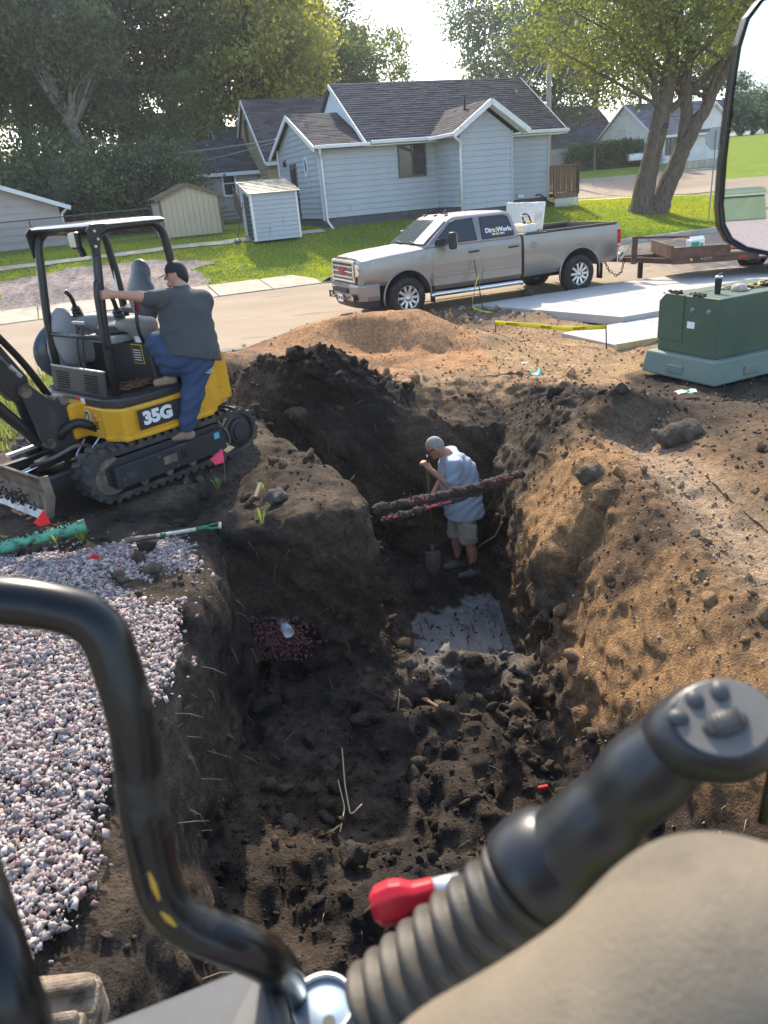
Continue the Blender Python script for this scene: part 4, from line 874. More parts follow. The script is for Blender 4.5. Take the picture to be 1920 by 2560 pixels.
gt = plain_wall('side_gate', [L(43.8, 33.3, 2.6), L(45.4, 33.3, 2.6), L(45.4, 33.3, 4.7), L(43.8, 33.3, 4.7)], (0, 0.05, 0), m_wood, P.root)
# ================================================================== trees
def leaf_material(name, col, trans=0.55):
    m = bpy.data.materials.new(name); m.use_nodes = True; n = m.node_tree.nodes; l = m.node_tree.links; n.clear()
    out = n.new('ShaderNodeOutputMaterial'); a = n.new('ShaderNodeAttribute'); a.attribute_name = 'Col'
    d = n.new('ShaderNodeBsdfDiffuse'); t = n.new('ShaderNodeBsdfTranslucent'); g = n.new('ShaderNodeBsdfGlossy'); g.inputs['Roughness'].default_value = 0.45
    hsv = n.new('ShaderNodeHueSaturation'); hsv.inputs['Hue'].default_value = 0.485; hsv.inputs['Saturation'].default_value = 1.1; hsv.inputs['Value'].default_value = 1.5
    mx = n.new('ShaderNodeMixShader'); mx.inputs[0].default_value = trans; m2 = n.new('ShaderNodeMixShader'); m2.inputs[0].default_value = 0.05
    l.new(a.outputs['Color'], d.inputs[0]); l.new(a.outputs['Color'], hsv.inputs['Color']); l.new(hsv.outputs[0], t.inputs[0])
    l.new(d.outputs[0], mx.inputs[1]); l.new(t.outputs[0], mx.inputs[2]); l.new(mx.outputs[0], m2.inputs[1]); l.new(g.outputs[0], m2.inputs[2]); l.new(m2.outputs[0], out.inputs[0])
    return m
m_leaf = leaf_material('leaf', None); m_bark = mat('bark', (0.115, 0.085, 0.06), 0.95, var=0.4, vscale=5, stretch=(3, 3, 0.6), bump=2.0, bscale=12, spec=0.1)
m_bark_near = mat('bark_near', (0.16, 0.125, 0.095), 0.95, var=0.45, vscale=6, stretch=(3, 3, 0.5), bump=3.0, bscale=9, spec=0.1)
def leaves(name, cen, sig, per, size, rng, parent, col, cvar=0.45, droop=0.0, mat_=None):
    n = len(cen) * per; c = np.repeat(cen, per, 0); s_ = np.repeat(sig, per, 0)
    p = c + rng.normal(size=(n, 3)) * s_ * np.array((1, 1, 0.72)); p[:, 2] -= droop * np.abs(rng.normal(size=n)) * s_[:, 0]
    Rm = rand_rot(n, rng); sz = size * rng.uniform(0.6, 1.35, n)
    base = np.array([(-0.5, 0, 0), (0, -0.30, 0.06), (0.5, 0, 0), (0, 0.30, 0.06)])
    V = np.einsum('nij,kj->nki', Rm, base) * sz[:, None, None] + p[:, None, :]
    Q = np.arange(n * 4).reshape(n, 4); o = mesh_obj(name, V.reshape(-1, 3), Q, mat_ or m_leaf, parent)
    tone = np.repeat(rng.uniform(1 - cvar, 1 + cvar, len(cen)), per) * rng.uniform(0.8, 1.2, n); yel = np.repeat(rng.uniform(-1, 1, len(cen)), per)
    C_ = np.array(col)[None] * tone[:, None] * (1 + yel[:, None] * np.array((0.16, 0.05, -0.1)))
    set_cols(o, np.repeat(C_, 4, 0)); return o
def tree(name, base, h, rx, cz, rz, ncl, per, leaf, col, label, group=None, trunk=0.3, seed=1, stems=None, bark=None, sig=0.55, hollow=0.45, droop=0.2, lean=(0, 0), kind=None, nbr=40, skip=None):
    rg = np.random.default_rng(seed); root = empty(name, base, 0, label, 'tree', group)
    d = rg.normal(size=(ncl, 3)); d /= np.linalg.norm(d, axis=1)[:, None]; rad = rg.uniform(hollow ** 3, 1, ncl) ** (1 / 3)
    cen = d * rad[:, None] * np.array((rx, rx, rz)); cen[:, 2] *= np.where(cen[:, 2] < 0, 0.85, 1.0)
    lob = 1 + 0.22 * np.sin(3 * np.arctan2(d[:, 1], d[:, 0]) + seed) * (1 - np.abs(d[:, 2])) + 0.10 * np.sin(7 * d[:, 2] + seed * 2)
    cen *= lob[:, None]; cen += np.array((lean[0], lean[1], cz))
    if skip is not None: cen = cen[~skip(cen)]
    b = MB(); st = stems or [[(0, 0, -0.3, trunk * 1.35), (0, 0, 0.35, trunk), (lean[0] * 0.3 + 0.15, lean[1] * 0.3, cz - rz * 0.6, trunk * 0.8), (lean[0] * 0.8, lean[1] * 0.8, cz + rz * 0.35, trunk * 0.25)]]
    paths = []
    for s_ in st:
        pts = smooth_path([p[:3] for p in s_], 0.5, 4); rr = np.interp(np.linspace(0, 1, len(pts)), np.linspace(0, 1, len(s_)), [p[3] for p in s_])
        pts = [p + Vector((rg.normal() * 0.02, rg.normal() * 0.02, 0)) for p in pts]; b.tube(pts, list(rr), 9); paths.append((pts, rr))
    for i in rg.choice(len(cen), min(nbr, len(cen)), replace=False):
        c = Vector(cen[i]); pts, rr = paths[rg.integers(len(paths))]
        lowz = c.z - abs(c.x) * 0.5 - 1.0; k = min(range(len(pts)), key=lambda j: abs(pts[j].z - lowz)); a = pts[max(k, 1)]; r0 = max(0.02, rr[max(k, 1)] * 0.45)
        m_ = a.lerp(c, 0.5) + Vector((rg.normal() * 0.25, rg.normal() * 0.25, 0.25)); b.tube(smooth_path([a, m_, c], 0.6, 3), [r0, r0 * 0.8, r0 * 0.65, r0 * 0.55, r0 * 0.45, r0 * 0.15][:6], 5, cap=False)
    b.build('trunk', bark or m_bark, root, smooth=True, fix=False)
    leaves('crown', cen, np.full((len(cen), 1), sig) * rg.uniform(0.7, 1.4, (len(cen), 1)), per, leaf, rg, root, col, droop=droop)
    return root
def place(px, Y):                                   # ground point Y metres ahead under an image column
    p = at_y(px, 470, Y); u, v = to_uv(p); return Vector((p.x, p.y, Gs(u, v)))
GR = 'tall trees behind the houses'
OL = (0.145, 0.175, 0.050); DKG = (0.085, 0.118, 0.048); YE = (0.25, 0.26, 0.05); MG = (0.122, 0.158, 0.052)
T = [(-40, 42, 17, 4.6, DKG, 'dark tall tree at the far left edge of the photo'),
     (95, 47, 19, 5.0, MG, 'tall broad tree above the left garage roof'),
     (215, 43, 16, 3.9, DKG, 'dark tree with pale leaning trunk right of the garage'),
     (330, 50, 20, 5.2, OL, 'tall olive green tree straight behind the tan shed'),
     (455, 47, 17, 4.4, OL, 'tall tree rising behind the low grey wing'),
     (565, 52, 19, 5.0, MG, 'tall tree left of the beige house roof'),
     (660, 48, 15.2, 4.3, YE, 'yellow green sunlit tree behind the beige house'),
     (735, 53, 13.2, 3.4, YE, 'yellow green tree just left of the grey house gable'),
     (800, 66, 17.0, 4.4, MG, 'dark green tree behind the yellow green ones'),
     (905, 70, 12.4, 4.6, MG, 'round green tree showing over the grey house ridge')]
for i, (px, Y, h, rx, c, lab) in enumerate(T):
    b = place(px, Y); cz = h * 0.60; tree('tree', b, h, rx, cz, h * 0.42, 150, 165, 0.25, c, lab, GR, trunk=0.33 + 0.05 * (i % 3), seed=100 + i, sig=0.54, nbr=46, hollow=0.35)
# understorey below the tall trees: shrubs one can tell apart
for i, (px, Y, r_, h, c) in enumerate([(60, 38, 2.2, 3.2, DKG), (170, 37, 2.0, 3.6, DKG), (265, 36.5, 2.1, 3.4, DKG), (345, 36, 1.9, 3.8, DKG), (410, 37.5, 1.9, 3.6, MG), (120, 41, 2.6, 6.0, DKG), (300, 42, 2.6, 6.4, DKG), (0, 38, 2.2, 4.2, OL), (215, 40, 2.4, 6, DKG), (60, 44, 2.8, 7.5, MG), (395, 44, 2.6, 7.0, MG), (490, 43, 2.4, 6.5, MG)]):
    b = place(px, Y); tree('shrub', b, h, r_, h * 0.5, h * 0.5, 45, 150, 0.17, c, ['dark shrub below the trees behind the garage', 'dark shrub right of the garage roof', 'leafy shrub left of the tan shed roof', 'leafy shrub just behind the tan shed', 'shrub left of the low grey wing', 'taller dark shrub between garage and trunks', 'taller dark shrub over the tan shed', 'olive shrub at the left edge behind the garage', 'tall dark shrub between the tree trunks', 'tall green shrub behind the left garage roof', 'tall green shrub left of the low grey wing roof', 'tall green shrub above the low grey wing roof'][i], 'shrubs under the tall trees', trunk=0.07, seed=200 + i, sig=0.42, nbr=12)
tk = place(250, 39.5); tree('leaning_tree', tk, 9, 2.4, 8.2, 2.4, 40, 150, 0.2, DKG, 'pale leaning trunk standing in front of the dark trees', GR, seed=230, stems=[[(0, 0, -.3, 0.42), (0.1, 0, 1.5, 0.34), (-0.5, 0, 4, 0.3), (-1.6, 0, 8, 0.2)]], bark=mat('bark_pale', (0.22, 0.19, 0.16), 0.95, var=0.3, vscale=4, bump=1.5, bscale=12))
# right-hand background
b = place(1285, 78); tree('tree', b, 20, 5.6, 12.5, 7.6, 150, 150, 0.30, (0.09, 0.13, 0.065), 'large hazy tree behind the right end of the grey house', GR, seed=301, sig=0.8, hollow=0.4)
b = place(1380, 66); tree('tree', b, 13, 3.8, 8.0, 5.0, 100, 140, 0.24, (0.08, 0.115, 0.055), 'dark tree behind the utility pole', GR, seed=302, sig=0.7)
b = place(1480, 82); tree('tree', b, 18, 5.5, 11, 7, 120, 140, 0.3, (0.075, 0.11, 0.055), 'dark tree behind the brown roofed house', GR, seed=303, sig=0.8)
b = place(1740, 74); tree('tree', b, 17, 6.0, 10, 6.5, 120, 140, 0.28, (0.045, 0.07, 0.032), 'dark tree behind the white cottage', GR, seed=304, sig=0.8)
b = place(1880, 80); tree('tree', b, 17, 6.0, 10, 6.5, 110, 140, 0.28, (0.045, 0.07, 0.032), 'dark tree at the far right behind the mirror', GR, seed=306, sig=0.8)
def spruce(px, Y, h, r_, seed, label):
    b = place(px, Y); root = empty('spruce', b, 0, label, 'tree'); rg = np.random.default_rng(seed)
    MB().tube([(0, 0, -.2), (0, 0, h)], [0.2, 0.03], 7).build('trunk', m_bark, root)
    c = []
    for i in range(26):
        z = 0.8 + (h - 0.9) * i / 26; rr = r_ * (1 - z / h) + 0.1
        for k in range(int(6 + rr * 5)): a = rg.uniform(0, 6.28); q = rr * rg.uniform(0.35, 1); c.append((q * math.cos(a), q * math.sin(a), z - q * 0.25))
    c = np.array(c); leaves('crown', c, np.full((len(c), 1), 0.16), 34, 0.12, rg, root, (0.055, 0.075, 0.072), 0.3)
spruce(1590, 64, 7.4, 2.3, 7, 'dark blue green spruce right of the hedge')
# the big two-stemmed tree on the corner lawn
u, v = on_lawn(1612, 532); TB = UV(u, v, Gs(u, v))
stA = [(-0.05, 0, -0.3, 0.66), (-0.18, 0, 0.25, 0.46), (0.05, 0, 1.6, 0.37), (0.42, 0, 3.4, 0.34), (0.75, 0.1, 5.2, 0.28), (0.9, 0.1, 7.5, 0.2), (0.7, 0.3, 10, 0.08)]
stB = [(0.42, 0.05, -0.3, 0.58), (0.62, 0.05, 0.3, 0.40), (1.15, 0.0, 1.7, 0.34), (1.55, 0, 2.7, 0.33), (2.2, -0.1, 3.7, 0.24), (3.1, -0.3, 5.6, 0.17), (4.2, -0.3, 7.5, 0.06)]
stC = [(1.35, 0, 2.3, 0.25), (1.5, 0.1, 3.4, 0.24), (1.35, 0.15, 4.6, 0.20), (1.7, 0.3, 6.4, 0.16), (2.3, 0.6, 9, 0.05)]
stD = [(0.45, 0, 3.5, 0.16), (0.15, 0, 4.2, 0.15), (0.02, 0, 4.9, 0.12), (-0.6, -0.2, 6.8, 0.08), (-1.6, -.4, 8.6, 0.04)]
stE = [(0.85, 0.1, 5.6, 0.18), (0.3, 0, 6.6, 0.13), (-1.4, 0.3, 7.6, 0.09), (-3.2, 0.4, 8.0, 0.04)]
def open_middle(c):   # bare space round the forks, and a ragged lower edge
    zlow = 4.5 + 1.5 * np.exp(-((c[:, 0] - 1.2) / 1.0) ** 2) - 0.9 * np.exp(-((c[:, 0] + 2.9) / 1.2) ** 2) - 0.6 * np.exp(-((c[:, 0] - 3.6) / 1.0) ** 2)
    return c[:, 2] < zlow
NT = tree('corner_tree', TB, 12, 5.6, 8.6, 5.0, 330, 150, 0.155, (0.165, 0.195, 0.042), 'large leafy tree with two leaning trunks on the corner lawn', trunk=0.4, seed=12, stems=[stA, stB, stC, stD, stE], bark=m_bark_near, sig=0.48, hollow=0.15, droop=0.5, lean=(0.3, 0), nbr=70, skip=open_middle)
kb = MB(); kb.lathe([(0.11, 0), (0.10, 0.05), (0.05, 0.06), (0.04, 0.02)], 12, Vector((0.52, -0.33, 3.15)), (0.1, -1, 0)); kb.build('knot', m_bark, NT, smooth=True)
# hedge of vines, its post, board fence, cottage shrubs
def hedge(name, p0, p1, h, w, n, label, col):
    root = empty(name, p0, 0, label, 'hedge'); rg = np.random.default_rng(9); d = Vector(p1) - Vector(p0); t = rg.uniform(0, 1, n)
    c = np.stack([d.x * t, d.y * t, d.z * t], 1) + np.stack([rg.uniform(-w, w, n) * 0.5, rg.uniform(-w, w, n) * 0.5, rg.uniform(0.05, 1, n) ** 0.7 * h], 1)
    leaves('foliage', c, np.full((n, 1), 0.16), 40, 0.15, rg, root, col, 0.25)
    MB().bar((0, 0, 0.0), d, 0.25, h * 1.2).build('stem_screen', mat('twigs', (0.05, 0.05, 0.025), 0.95), root); return root
def lawn_pt(u, v): return UV(u, v, Gs(u, v))
ha, hb = lawn_pt(28.2, 33.4), lawn_pt(34.6, 33.2)
hedge('vine_hedge', ha, hb, 1.75, 0.9, 330, 'dense green vine covered hedge left of the white cottage', (0.06, 0.105, 0.028))
hp = lawn_pt(29.9, 32.6); o = MB().tube([(0, 0, -.2), (0, 0, 1.5)], [0.09, 0.08], 8).build('hedge_post', m_wood); o.location = hp; tag(o, 'short weathered wooden post standing before the vine hedge', 'post')
bs = lawn_pt(34.9, 32.4); tree('lavender_bush', bs, 0.8, 0.75, 0.4, 0.4, 26, 60, 0.09, (0.28, 0.24, 0.30), 'pale lavender bush at the corner of the white cottage', trunk=0.03, seed=61, sig=0.2, nbr=6)
fr = empty('board_fence', lawn_pt(24.5, 33.6), BA, 'grey weathered board fence behind the deck', 'fence')
for i in range(30): MB().box((i * 0.16, 0, 0.75 + 0.02 * math.sin(i * 4)), (0.145, 0.03, 1.6)).build('board', mat('grey_boards', (0.27, 0.25, 0.22), 0.9, var=0.2, vscale=4, stretch=(6, 6, 1)), fr)
for z in (0.4, 1.2): MB().box((2.3, 0.04, z), (4.8, 0.05, 0.09)).build('rail', MATS['grey_boards'], fr)
bw = empty('retaining_wall', lawn_pt(36.5, 31.0), BA, 'low stone retaining wall edging the bank before the white cottage', 'wall')
for i in range(12): MB().box((i * 0.52, 0, 0.22 + 0.02 * math.sin(i * 3)), (0.5, 0.3, 0.55)).build('stone', m_kerb, bw, bevel=0.03)
# grass blades on the yards
def grass():
    rg = np.random.default_rng(3); N = 190000; u = rg.uniform(-10.5, 22, N); v = 7.45 + rg.uniform(0, 1, N) ** 1.2 * 11
    ok = ~((u < 1.0 - 0.48 * (v - 7.3)) & (v < 9.0)) & ~((u > 2.9) & (u < 13.0) & (v > 13.55)) & ~((u > 7.7) & (u < 10.05) & (v > 11.5)) & ~((u > -0.05) & (u < 1.7) & (v > 12.4) & (v < 13.9)) & ~((np.abs(v - (13.05 + (u + 1) * 0.05)) < 0.2) & (u < 2.8)) & ~((u > -2.7) & (u < -.45) & (v > 15.5))
    ok &= ~((v < 11.8 - 0.22 * (u + 5) * (u > -5) + 0.2 * (u + 5) * (u < -5) + 0.35 * fbm(u, v, 0.8, 3, 4)) & (u < -2.45 + 0.7 * fbm(u, v, 1.1, 3, 14)) & (u > -8.6 + 0.6 * fbm(u, v, 1.1, 3, 15)) & (rg.uniform(0, 1, N) < 0.985)) & ~((v > 16.4) & (v < 17.5) & (u > 13.4))
    u, v = u[ok], v[ok]; n = len(u); z = G(u, v); x = BO.x + E1.x * u + E2.x * v; y = BO.y + E1.y * u + E2.y * v
    a = rg.uniform(0, 6.28, n); w = rg.uniform(0.010, 0.022, n); h = rg.uniform(0.03, 0.085, n); lx, ly = rg.normal(size=n) * 0.03, rg.normal(size=n) * 0.03
    V = np.stack([np.stack([x - np.cos(a) * w, y - np.sin(a) * w, z - 0.005], 1), np.stack([x + np.cos(a) * w, y + np.sin(a) * w, z - 0.005], 1), np.stack([x + lx, y + ly, z + h], 1)], 1).reshape(-1, 3)
    o = mesh_obj('grass', V, np.arange(n * 3).reshape(n, 3), m_leaf); pn = fbm(u, v, 0.6, 3, 8)
    c = np.array((0.235, 0.30, 0.036))[None] * rg.uniform(0.7, 1.3, (n, 1)) * (1 + pn[:, None] * np.array((0.2, 0.06, 0.0))); set_cols(o, np.repeat(c, 3, 0)); tag(o, 'short mown green grass on the yards across the road', 'grass', kind='stuff')
grass()
# ================================================================== pickup, trailer, transformer
m_paint = mat('truck_paint', (0.26, 0.235, 0.215), 0.33, metal=0.6, var=0.06, vscale=1.5, coat=0.5, dirt=(0.33, 0.27, 0.20), dirt_amt=0.18, dirt_scale=2.2)
m_rubber = mat('rubber', (0.022, 0.021, 0.020), 0.85, var=0.25, vscale=8, bump=0.2, bscale=60, dirt=(0.10, 0.08, 0.06), dirt_amt=0.25, dirt_scale=5)
m_chrome = mat('chrome', (0.75, 0.74, 0.72), 0.18, metal=1.0, dirt=(0.35, 0.3, 0.25), dirt_amt=0.1, dirt_scale=6)
m_alloy = mat('alloy', (0.62, 0.61, 0.58), 0.3, metal=0.9, var=0.1, vscale=6, dirt=(0.25, 0.2, 0.15), dirt_amt=0.15)
m_black_pl = mat('black_plastic', (0.022, 0.022, 0.024), 0.55, var=0.2, vscale=6)
m_dark = mat('underbody', (0.015, 0.014, 0.013), 0.9)
m_tint = mat('tinted_glass', (0.010, 0.012, 0.014), 0.04, spec=0.7)
m_wsglass = mat('windscreen_glass', (0.09, 0.11, 0.12), 0.05, spec=0.8)
m_lamp = mat('lamp_clear', (0.62, 0.62, 0.58), 0.12, metal=0.35, spec=0.8)
m_redlamp = mat('lamp_red', (0.45, 0.012, 0.015), 0.15, spec=0.7)
m_diam = mat('diamond_plate', (0.66, 0.66, 0.64), 0.28, metal=0.9, var=0.3, vscale=40, bump=0.5, bscale=70)
m_lettw = mat('letter_white', (0.80, 0.80, 0.78), 0.6); m_letty = mat('letter_yellow', (0.75, 0.42, 0.03), 0.6); m_red = mat('paint_red', (0.50, 0.03, 0.025), 0.4)
def loft(rings, caps=True):
    b = MB(); n = len(rings[0]); vs = [p for r in rings for p in r]; fs = []
    for i in range(len(rings) - 1):
        for k in range(n): k2 = (k + 1) % n; fs.append((i * n + k, i * n + k2, (i + 1) * n + k2, (i + 1) * n + k))
    if caps: fs += [tuple(range(n - 1, -1, -1)), tuple((len(rings) - 1) * n + k for k in range(n))]
    return b.add(vs, fs)
def cut(o, cutters):
    """subtract solids from o and keep the result as its mesh"""
    for c in cutters:
        m = o.modifiers.new('cut', 'BOOLEAN'); m.object = c; m.operation = 'DIFFERENCE'; m.solver = 'EXACT'
    dg = bpy.context.evaluated_depsgraph_get(); dg.update()
    me = bpy.data.meshes.new_from_object(o.evaluated_get(dg)); o.modifiers.clear(); old = o.data; o.data = me
    for c in cutters: bpy.data.objects.remove(c)
    return o
TR = empty('pickup_truck', UV(0, 0, 0), BA, 'grey brown crew cab pickup truck with an open silver toolbox in its bed', 'truck')
W_ = 2.0; YC = 1.0
def sec(x, w, zb, zs, zt):
    h = [(w * .94, zb), (w, zb + .10), (w * 1.004, zs - .36), (w * .992, zs - .12), (w * .975, zs - .03), (w * .94, zs), (w * .6, zt - .008), (0.0, zt)]
    return [(x, YC - a, z) for a, z in h] + [(x, YC + a, z) for a, z in reversed(h[:-1])]
ST = [(-0.88, .90, .80, 1.20, 1.25), (-0.83, .955, .74, 1.26, 1.315), (-0.6, .985, .74, 1.295, 1.355), (-.2, 1.0, .72, 1.33, 1.39), (.3, 1.005, .6, 1.36, 1.42), (.72, 1.005, .52, 1.385, 1.44), (.9, 1.005, .50, 1.385, 1.42), (2.0, 1.005, .50, 1.39, 1.42), (2.97, 1.0, .50, 1.40, 1.42)]
body = loft([sec(*s_) for s_ in ST]).build('cab_body', m_paint, None, smooth=True)
def cylcut(x, z, r): return MB().cyl((x, -0.3, z), (x, 2.3, z), r, 40).build('cutter', m_dark)
cut(body, [cylcut(0.14, 0.44, 0.545)]); body.parent = TR
BS = [(3.04, 1.0, .52, 1.43, 1.43), (3.5, 1.003, .52, 1.43, 1.43), (5.0, 1.003, .56, 1.44, 1.44), (5.6, .995, .62, 1.44, 1.44), (5.68, .97, .66, 1.43, 1.43)]
bed = loft([sec(*s_) for s_ in BS]).build('bed', m_paint, None, smooth=True)
cut(bed, [cylcut(4.56, 0.45, 0.555), MB().box((4.33, 1.0, 1.5), (2.42, 1.78, 1.1)).build('cutter', m_dark)]); bed.parent = TR
for o in (body, bed):
    md = o.modifiers.new('n', 'EDGE_SPLIT'); md.split_angle = R(32)
bx('bed_liner', (4.33, 1.0, 0.97), (2.40, 1.76, 0.03), m_black_pl, TR)
for y in (0.115, 1.885): bx('bed_liner_side', (4.33, y, 1.2), (2.40, 0.012, 0.46), m_black_pl, TR)
MB().bar((3.1, 0.05, 1.452), (5.62, 0.05, 1.458), 0.10, 0.02).build('rail_cap', m_black_pl, TR, bevel=0.006); MB().bar((3.1, 1.95, 1.452), (5.62, 1.95, 1.458), 0.10, 0.02).build('rail_cap', m_black_pl, TR, bevel=0.006)
bx('tailgate_cap', (5.62, 1.0, 1.452), (0.09, 1.8, 0.02), m_black_pl, TR)
bx('chassis', (2.4, 1.0, 0.55), (5.6, 1.1, 0.3), m_dark, TR); bx('engine_block', (0.1, 1.0, 0.85), (1.2, 1.25, 0.6), m_dark, TR); bx('bed_well', (4.5, 1.0, 0.8), (1.2, 1.25, 0.28), m_dark, TR)
# greenhouse
def rring(x0, x1, y0, y1, z, r, cr=0.0):
    pts = []
    for (cx, cy, a0) in ((x1 - r, y0 + r, -90), (x1 - r, y1 - r, 0), (x0 + r, y1 - r, 90), (x0 + r, y0 + r, 180)):
        for k in range(5): a = R(a0 + 22.5 * k); pts.append((cx + r * math.cos(a), cy + r * math.sin(a), z))
    return pts
GH = loft([rring(.52, 2.98, .035, 1.965, 1.36, .10), rring(.66, 2.965, .06, 1.94, 1.44, .10), rring(1.20, 2.86, .185, 1.815, 1.86, .13), rring(1.28, 2.80, .24, 1.76, 1.925, .14), rring(1.40, 2.70, .36, 1.64, 1.965, .16), rring(1.7, 2.4, .7, 1.3, 1.985, .2)]).build('cab_roof', m_paint, TR, smooth=True)
def side_y(z): return 0.06 + (0.185 - 0.06) * (z - 1.44) / (1.86 - 1.44)
def side_panel(name, poly, m, d=0.006, far=False, parent=TR, th=0.012):
    pts = [(x, (side_y(z) - d) if not far else 2 - side_y(z) + d, z) for x, z in poly]; q = [(x, y + (th if not far else -th), z) for x, y, z in pts]; n = len(pts)
    return MB().add(pts + q, [tuple(range(n)), tuple(range(2 * n - 1, n - 1, -1))] + [(j, n + j, n + (j + 1) % n, (j + 1) % n) for j in range(n)]).build(name, m, parent)
for far in (False, True):
    fp = [(.86, 1.425), (.90, 1.50), (1.30, 1.83), (1.40, 1.86), (1.83, 1.87), (1.87, 1.43)]; rp = [(2.02, 1.43), (2.02, 1.87), (2.62, 1.865), (2.70, 1.82), (2.80, 1.50), (2.80, 1.44)]
    side_panel('side_window', fp, m_tint, far=far); rw = side_panel('side_window', rp, m_tint, far=far)
    for pl in (fp, rp):
        yy = -0.010 if not far else 0.010
        MB().tube([(x, (side_y(z) if not far else 2 - side_y(z)) + yy, z) for x, z in pl + pl[:1]], 0.012, 6).build('window_seal', m_black_pl, TR)
    if not far:
        c = Vector((2.42, side_y(1.585) - 0.012, 1.585)); up = Vector((0, 0.285, 1)).normalized(); mw = frame(c, (1, 0, 0), up)
        d1 = lettering('window_lettering', 'Dirt', 0.135, m_lettw, rw, frame(c + Vector((-0.20, 0, 0)), (1, 0, 0), up), 0.001, 0.005)
        d2 = lettering('window_lettering', 'Works', 0.135, m_lettw, rw, frame(c + Vector((0.175, 0, 0)), (1, 0, 0), up), 0.001, 0.005)
        MB().lathe([(0.022, 0), (0.045, 0.0), (0.045, 0.003), (0.022, 0.003)], 10, c + Vector((-0.042, 0, -0.003)), (0, -1, 0.285), closed=True).build('sun_emblem', m_letty, rw)
        lettering('window_lettering', '605-621-2994', 0.055, m_lettw, rw, frame(c + up * -0.085, (1, 0, 0), up), 0.001, 0.002)
    yb = -0.009 if not far else 2.009; sg = -1 if not far else 1
    for (x0, x1, hx) in ((.75, 1.93, 1.76), (1.96, 2.95, 2.76)):
        zz = [.50, .60, 1.03, 1.27, 1.36, 1.388]; yy = [.0603, 0.0, -.004, .008, .025, .05]
        ring = []
        b = MB(); vs = []
        for z, y in zip(zz, yy):
            y2 = (y - 0.010) if not far else 2 - y + 0.010
            vs += [(x0, y2, z), (x1, y2, z)]
        k = len(zz); inner = [(x, (y + 0.02) if not far else (y - 0.02), z) for x, y, z in vs]
        fs = [(2 * i, 2 * i + 1, 2 * i + 3, 2 * i + 2) for i in range(k - 1)]; n2 = len(vs)
        fs += [(n2 + 2 * i, n2 + 2 * i + 2, n2 + 2 * i + 3, n2 + 2 * i + 1) for i in range(k - 1)]
        fs += [(2 * i, 2 * i + 2, n2 + 2 * i + 2, n2 + 2 * i) for i in range(k - 1)] + [(2 * i + 1, n2 + 2 * i + 1, n2 + 2 * i + 3, 2 * i + 3) for i in range(k - 1)] + [(0, n2, n2 + 1, 1), (2 * k - 2, 2 * k - 1, n2 + 2 * k - 1, n2 + 2 * k - 2)]
        dr = b.add(vs + inner, fs).build('door', m_paint, TR, bevel=0.006)
        y0 = -0.014 if not far else 2.014
        MB().tube(smooth_path([(hx - .12, y0 + 0 * sg, 1.195), (hx - .08, y0 + .03 * sg, 1.2), (hx + .08, y0 + .03 * sg, 1.205), (hx + .12, y0, 1.205)], 0.03, 3), 0.018, 8).build('handle', m_black_pl, dr, smooth=True)
        MB().box(((x0 + x1) / 2, y0 - 0.004 * -sg, .80), (x1 - x0 - .06, 0.018, .085)).build('moulding', m_paint, dr, bevel=0.012)
ws = [(.615, .14, 1.455), (.56, .55, 1.462), (.545, 1.0, 1.465), (.56, 1.45, 1.462), (.615, 1.86, 1.455), (1.20, 1.76, 1.875), (1.165, 1.35, 1.885), (1.155, 1.0, 1.888), (1.165, .65, 1.885), (1.20, .24, 1.875)]
MB().add(ws + [(x + .02, y, z - .015) for x, y, z in ws], [tuple(range(10)), tuple(range(19, 9, -1))] + [(j, 10 + j, 10 + (j + 1) % 10, (j + 1) % 10) for j in range(10)]).build('windscreen', m_wsglass, TR)
for y in (.45, 1.15): MB().tube([(.56, y, 1.465), (.62, y + .35, 1.50)], .010, 6).build('wiper', m_black_pl, TR)
MB().box((.35, .75, 1.415), (.34, .45, .02), rot=(0, R(-5), 0)).build('hood_scoop', m_paint, TR, bevel=.008); MB().box((.35, 1.3, 1.415), (.34, .4, .02), rot=(0, R(-5), 0)).build('hood_scoop', m_paint, TR, bevel=.008)
for y in (.5, 1.0, 1.5): bx('roof_marker', (1.36, y, 1.972), (.10, .12, .02), m_black_pl, TR, .006)
MB().box((1.5, .82, 1.99), (.16, .05, .02)).bar((1.48, .82, 1.99), (1.56, .82, 2.06), .02, .03).build('aerial', m_black_pl, TR)
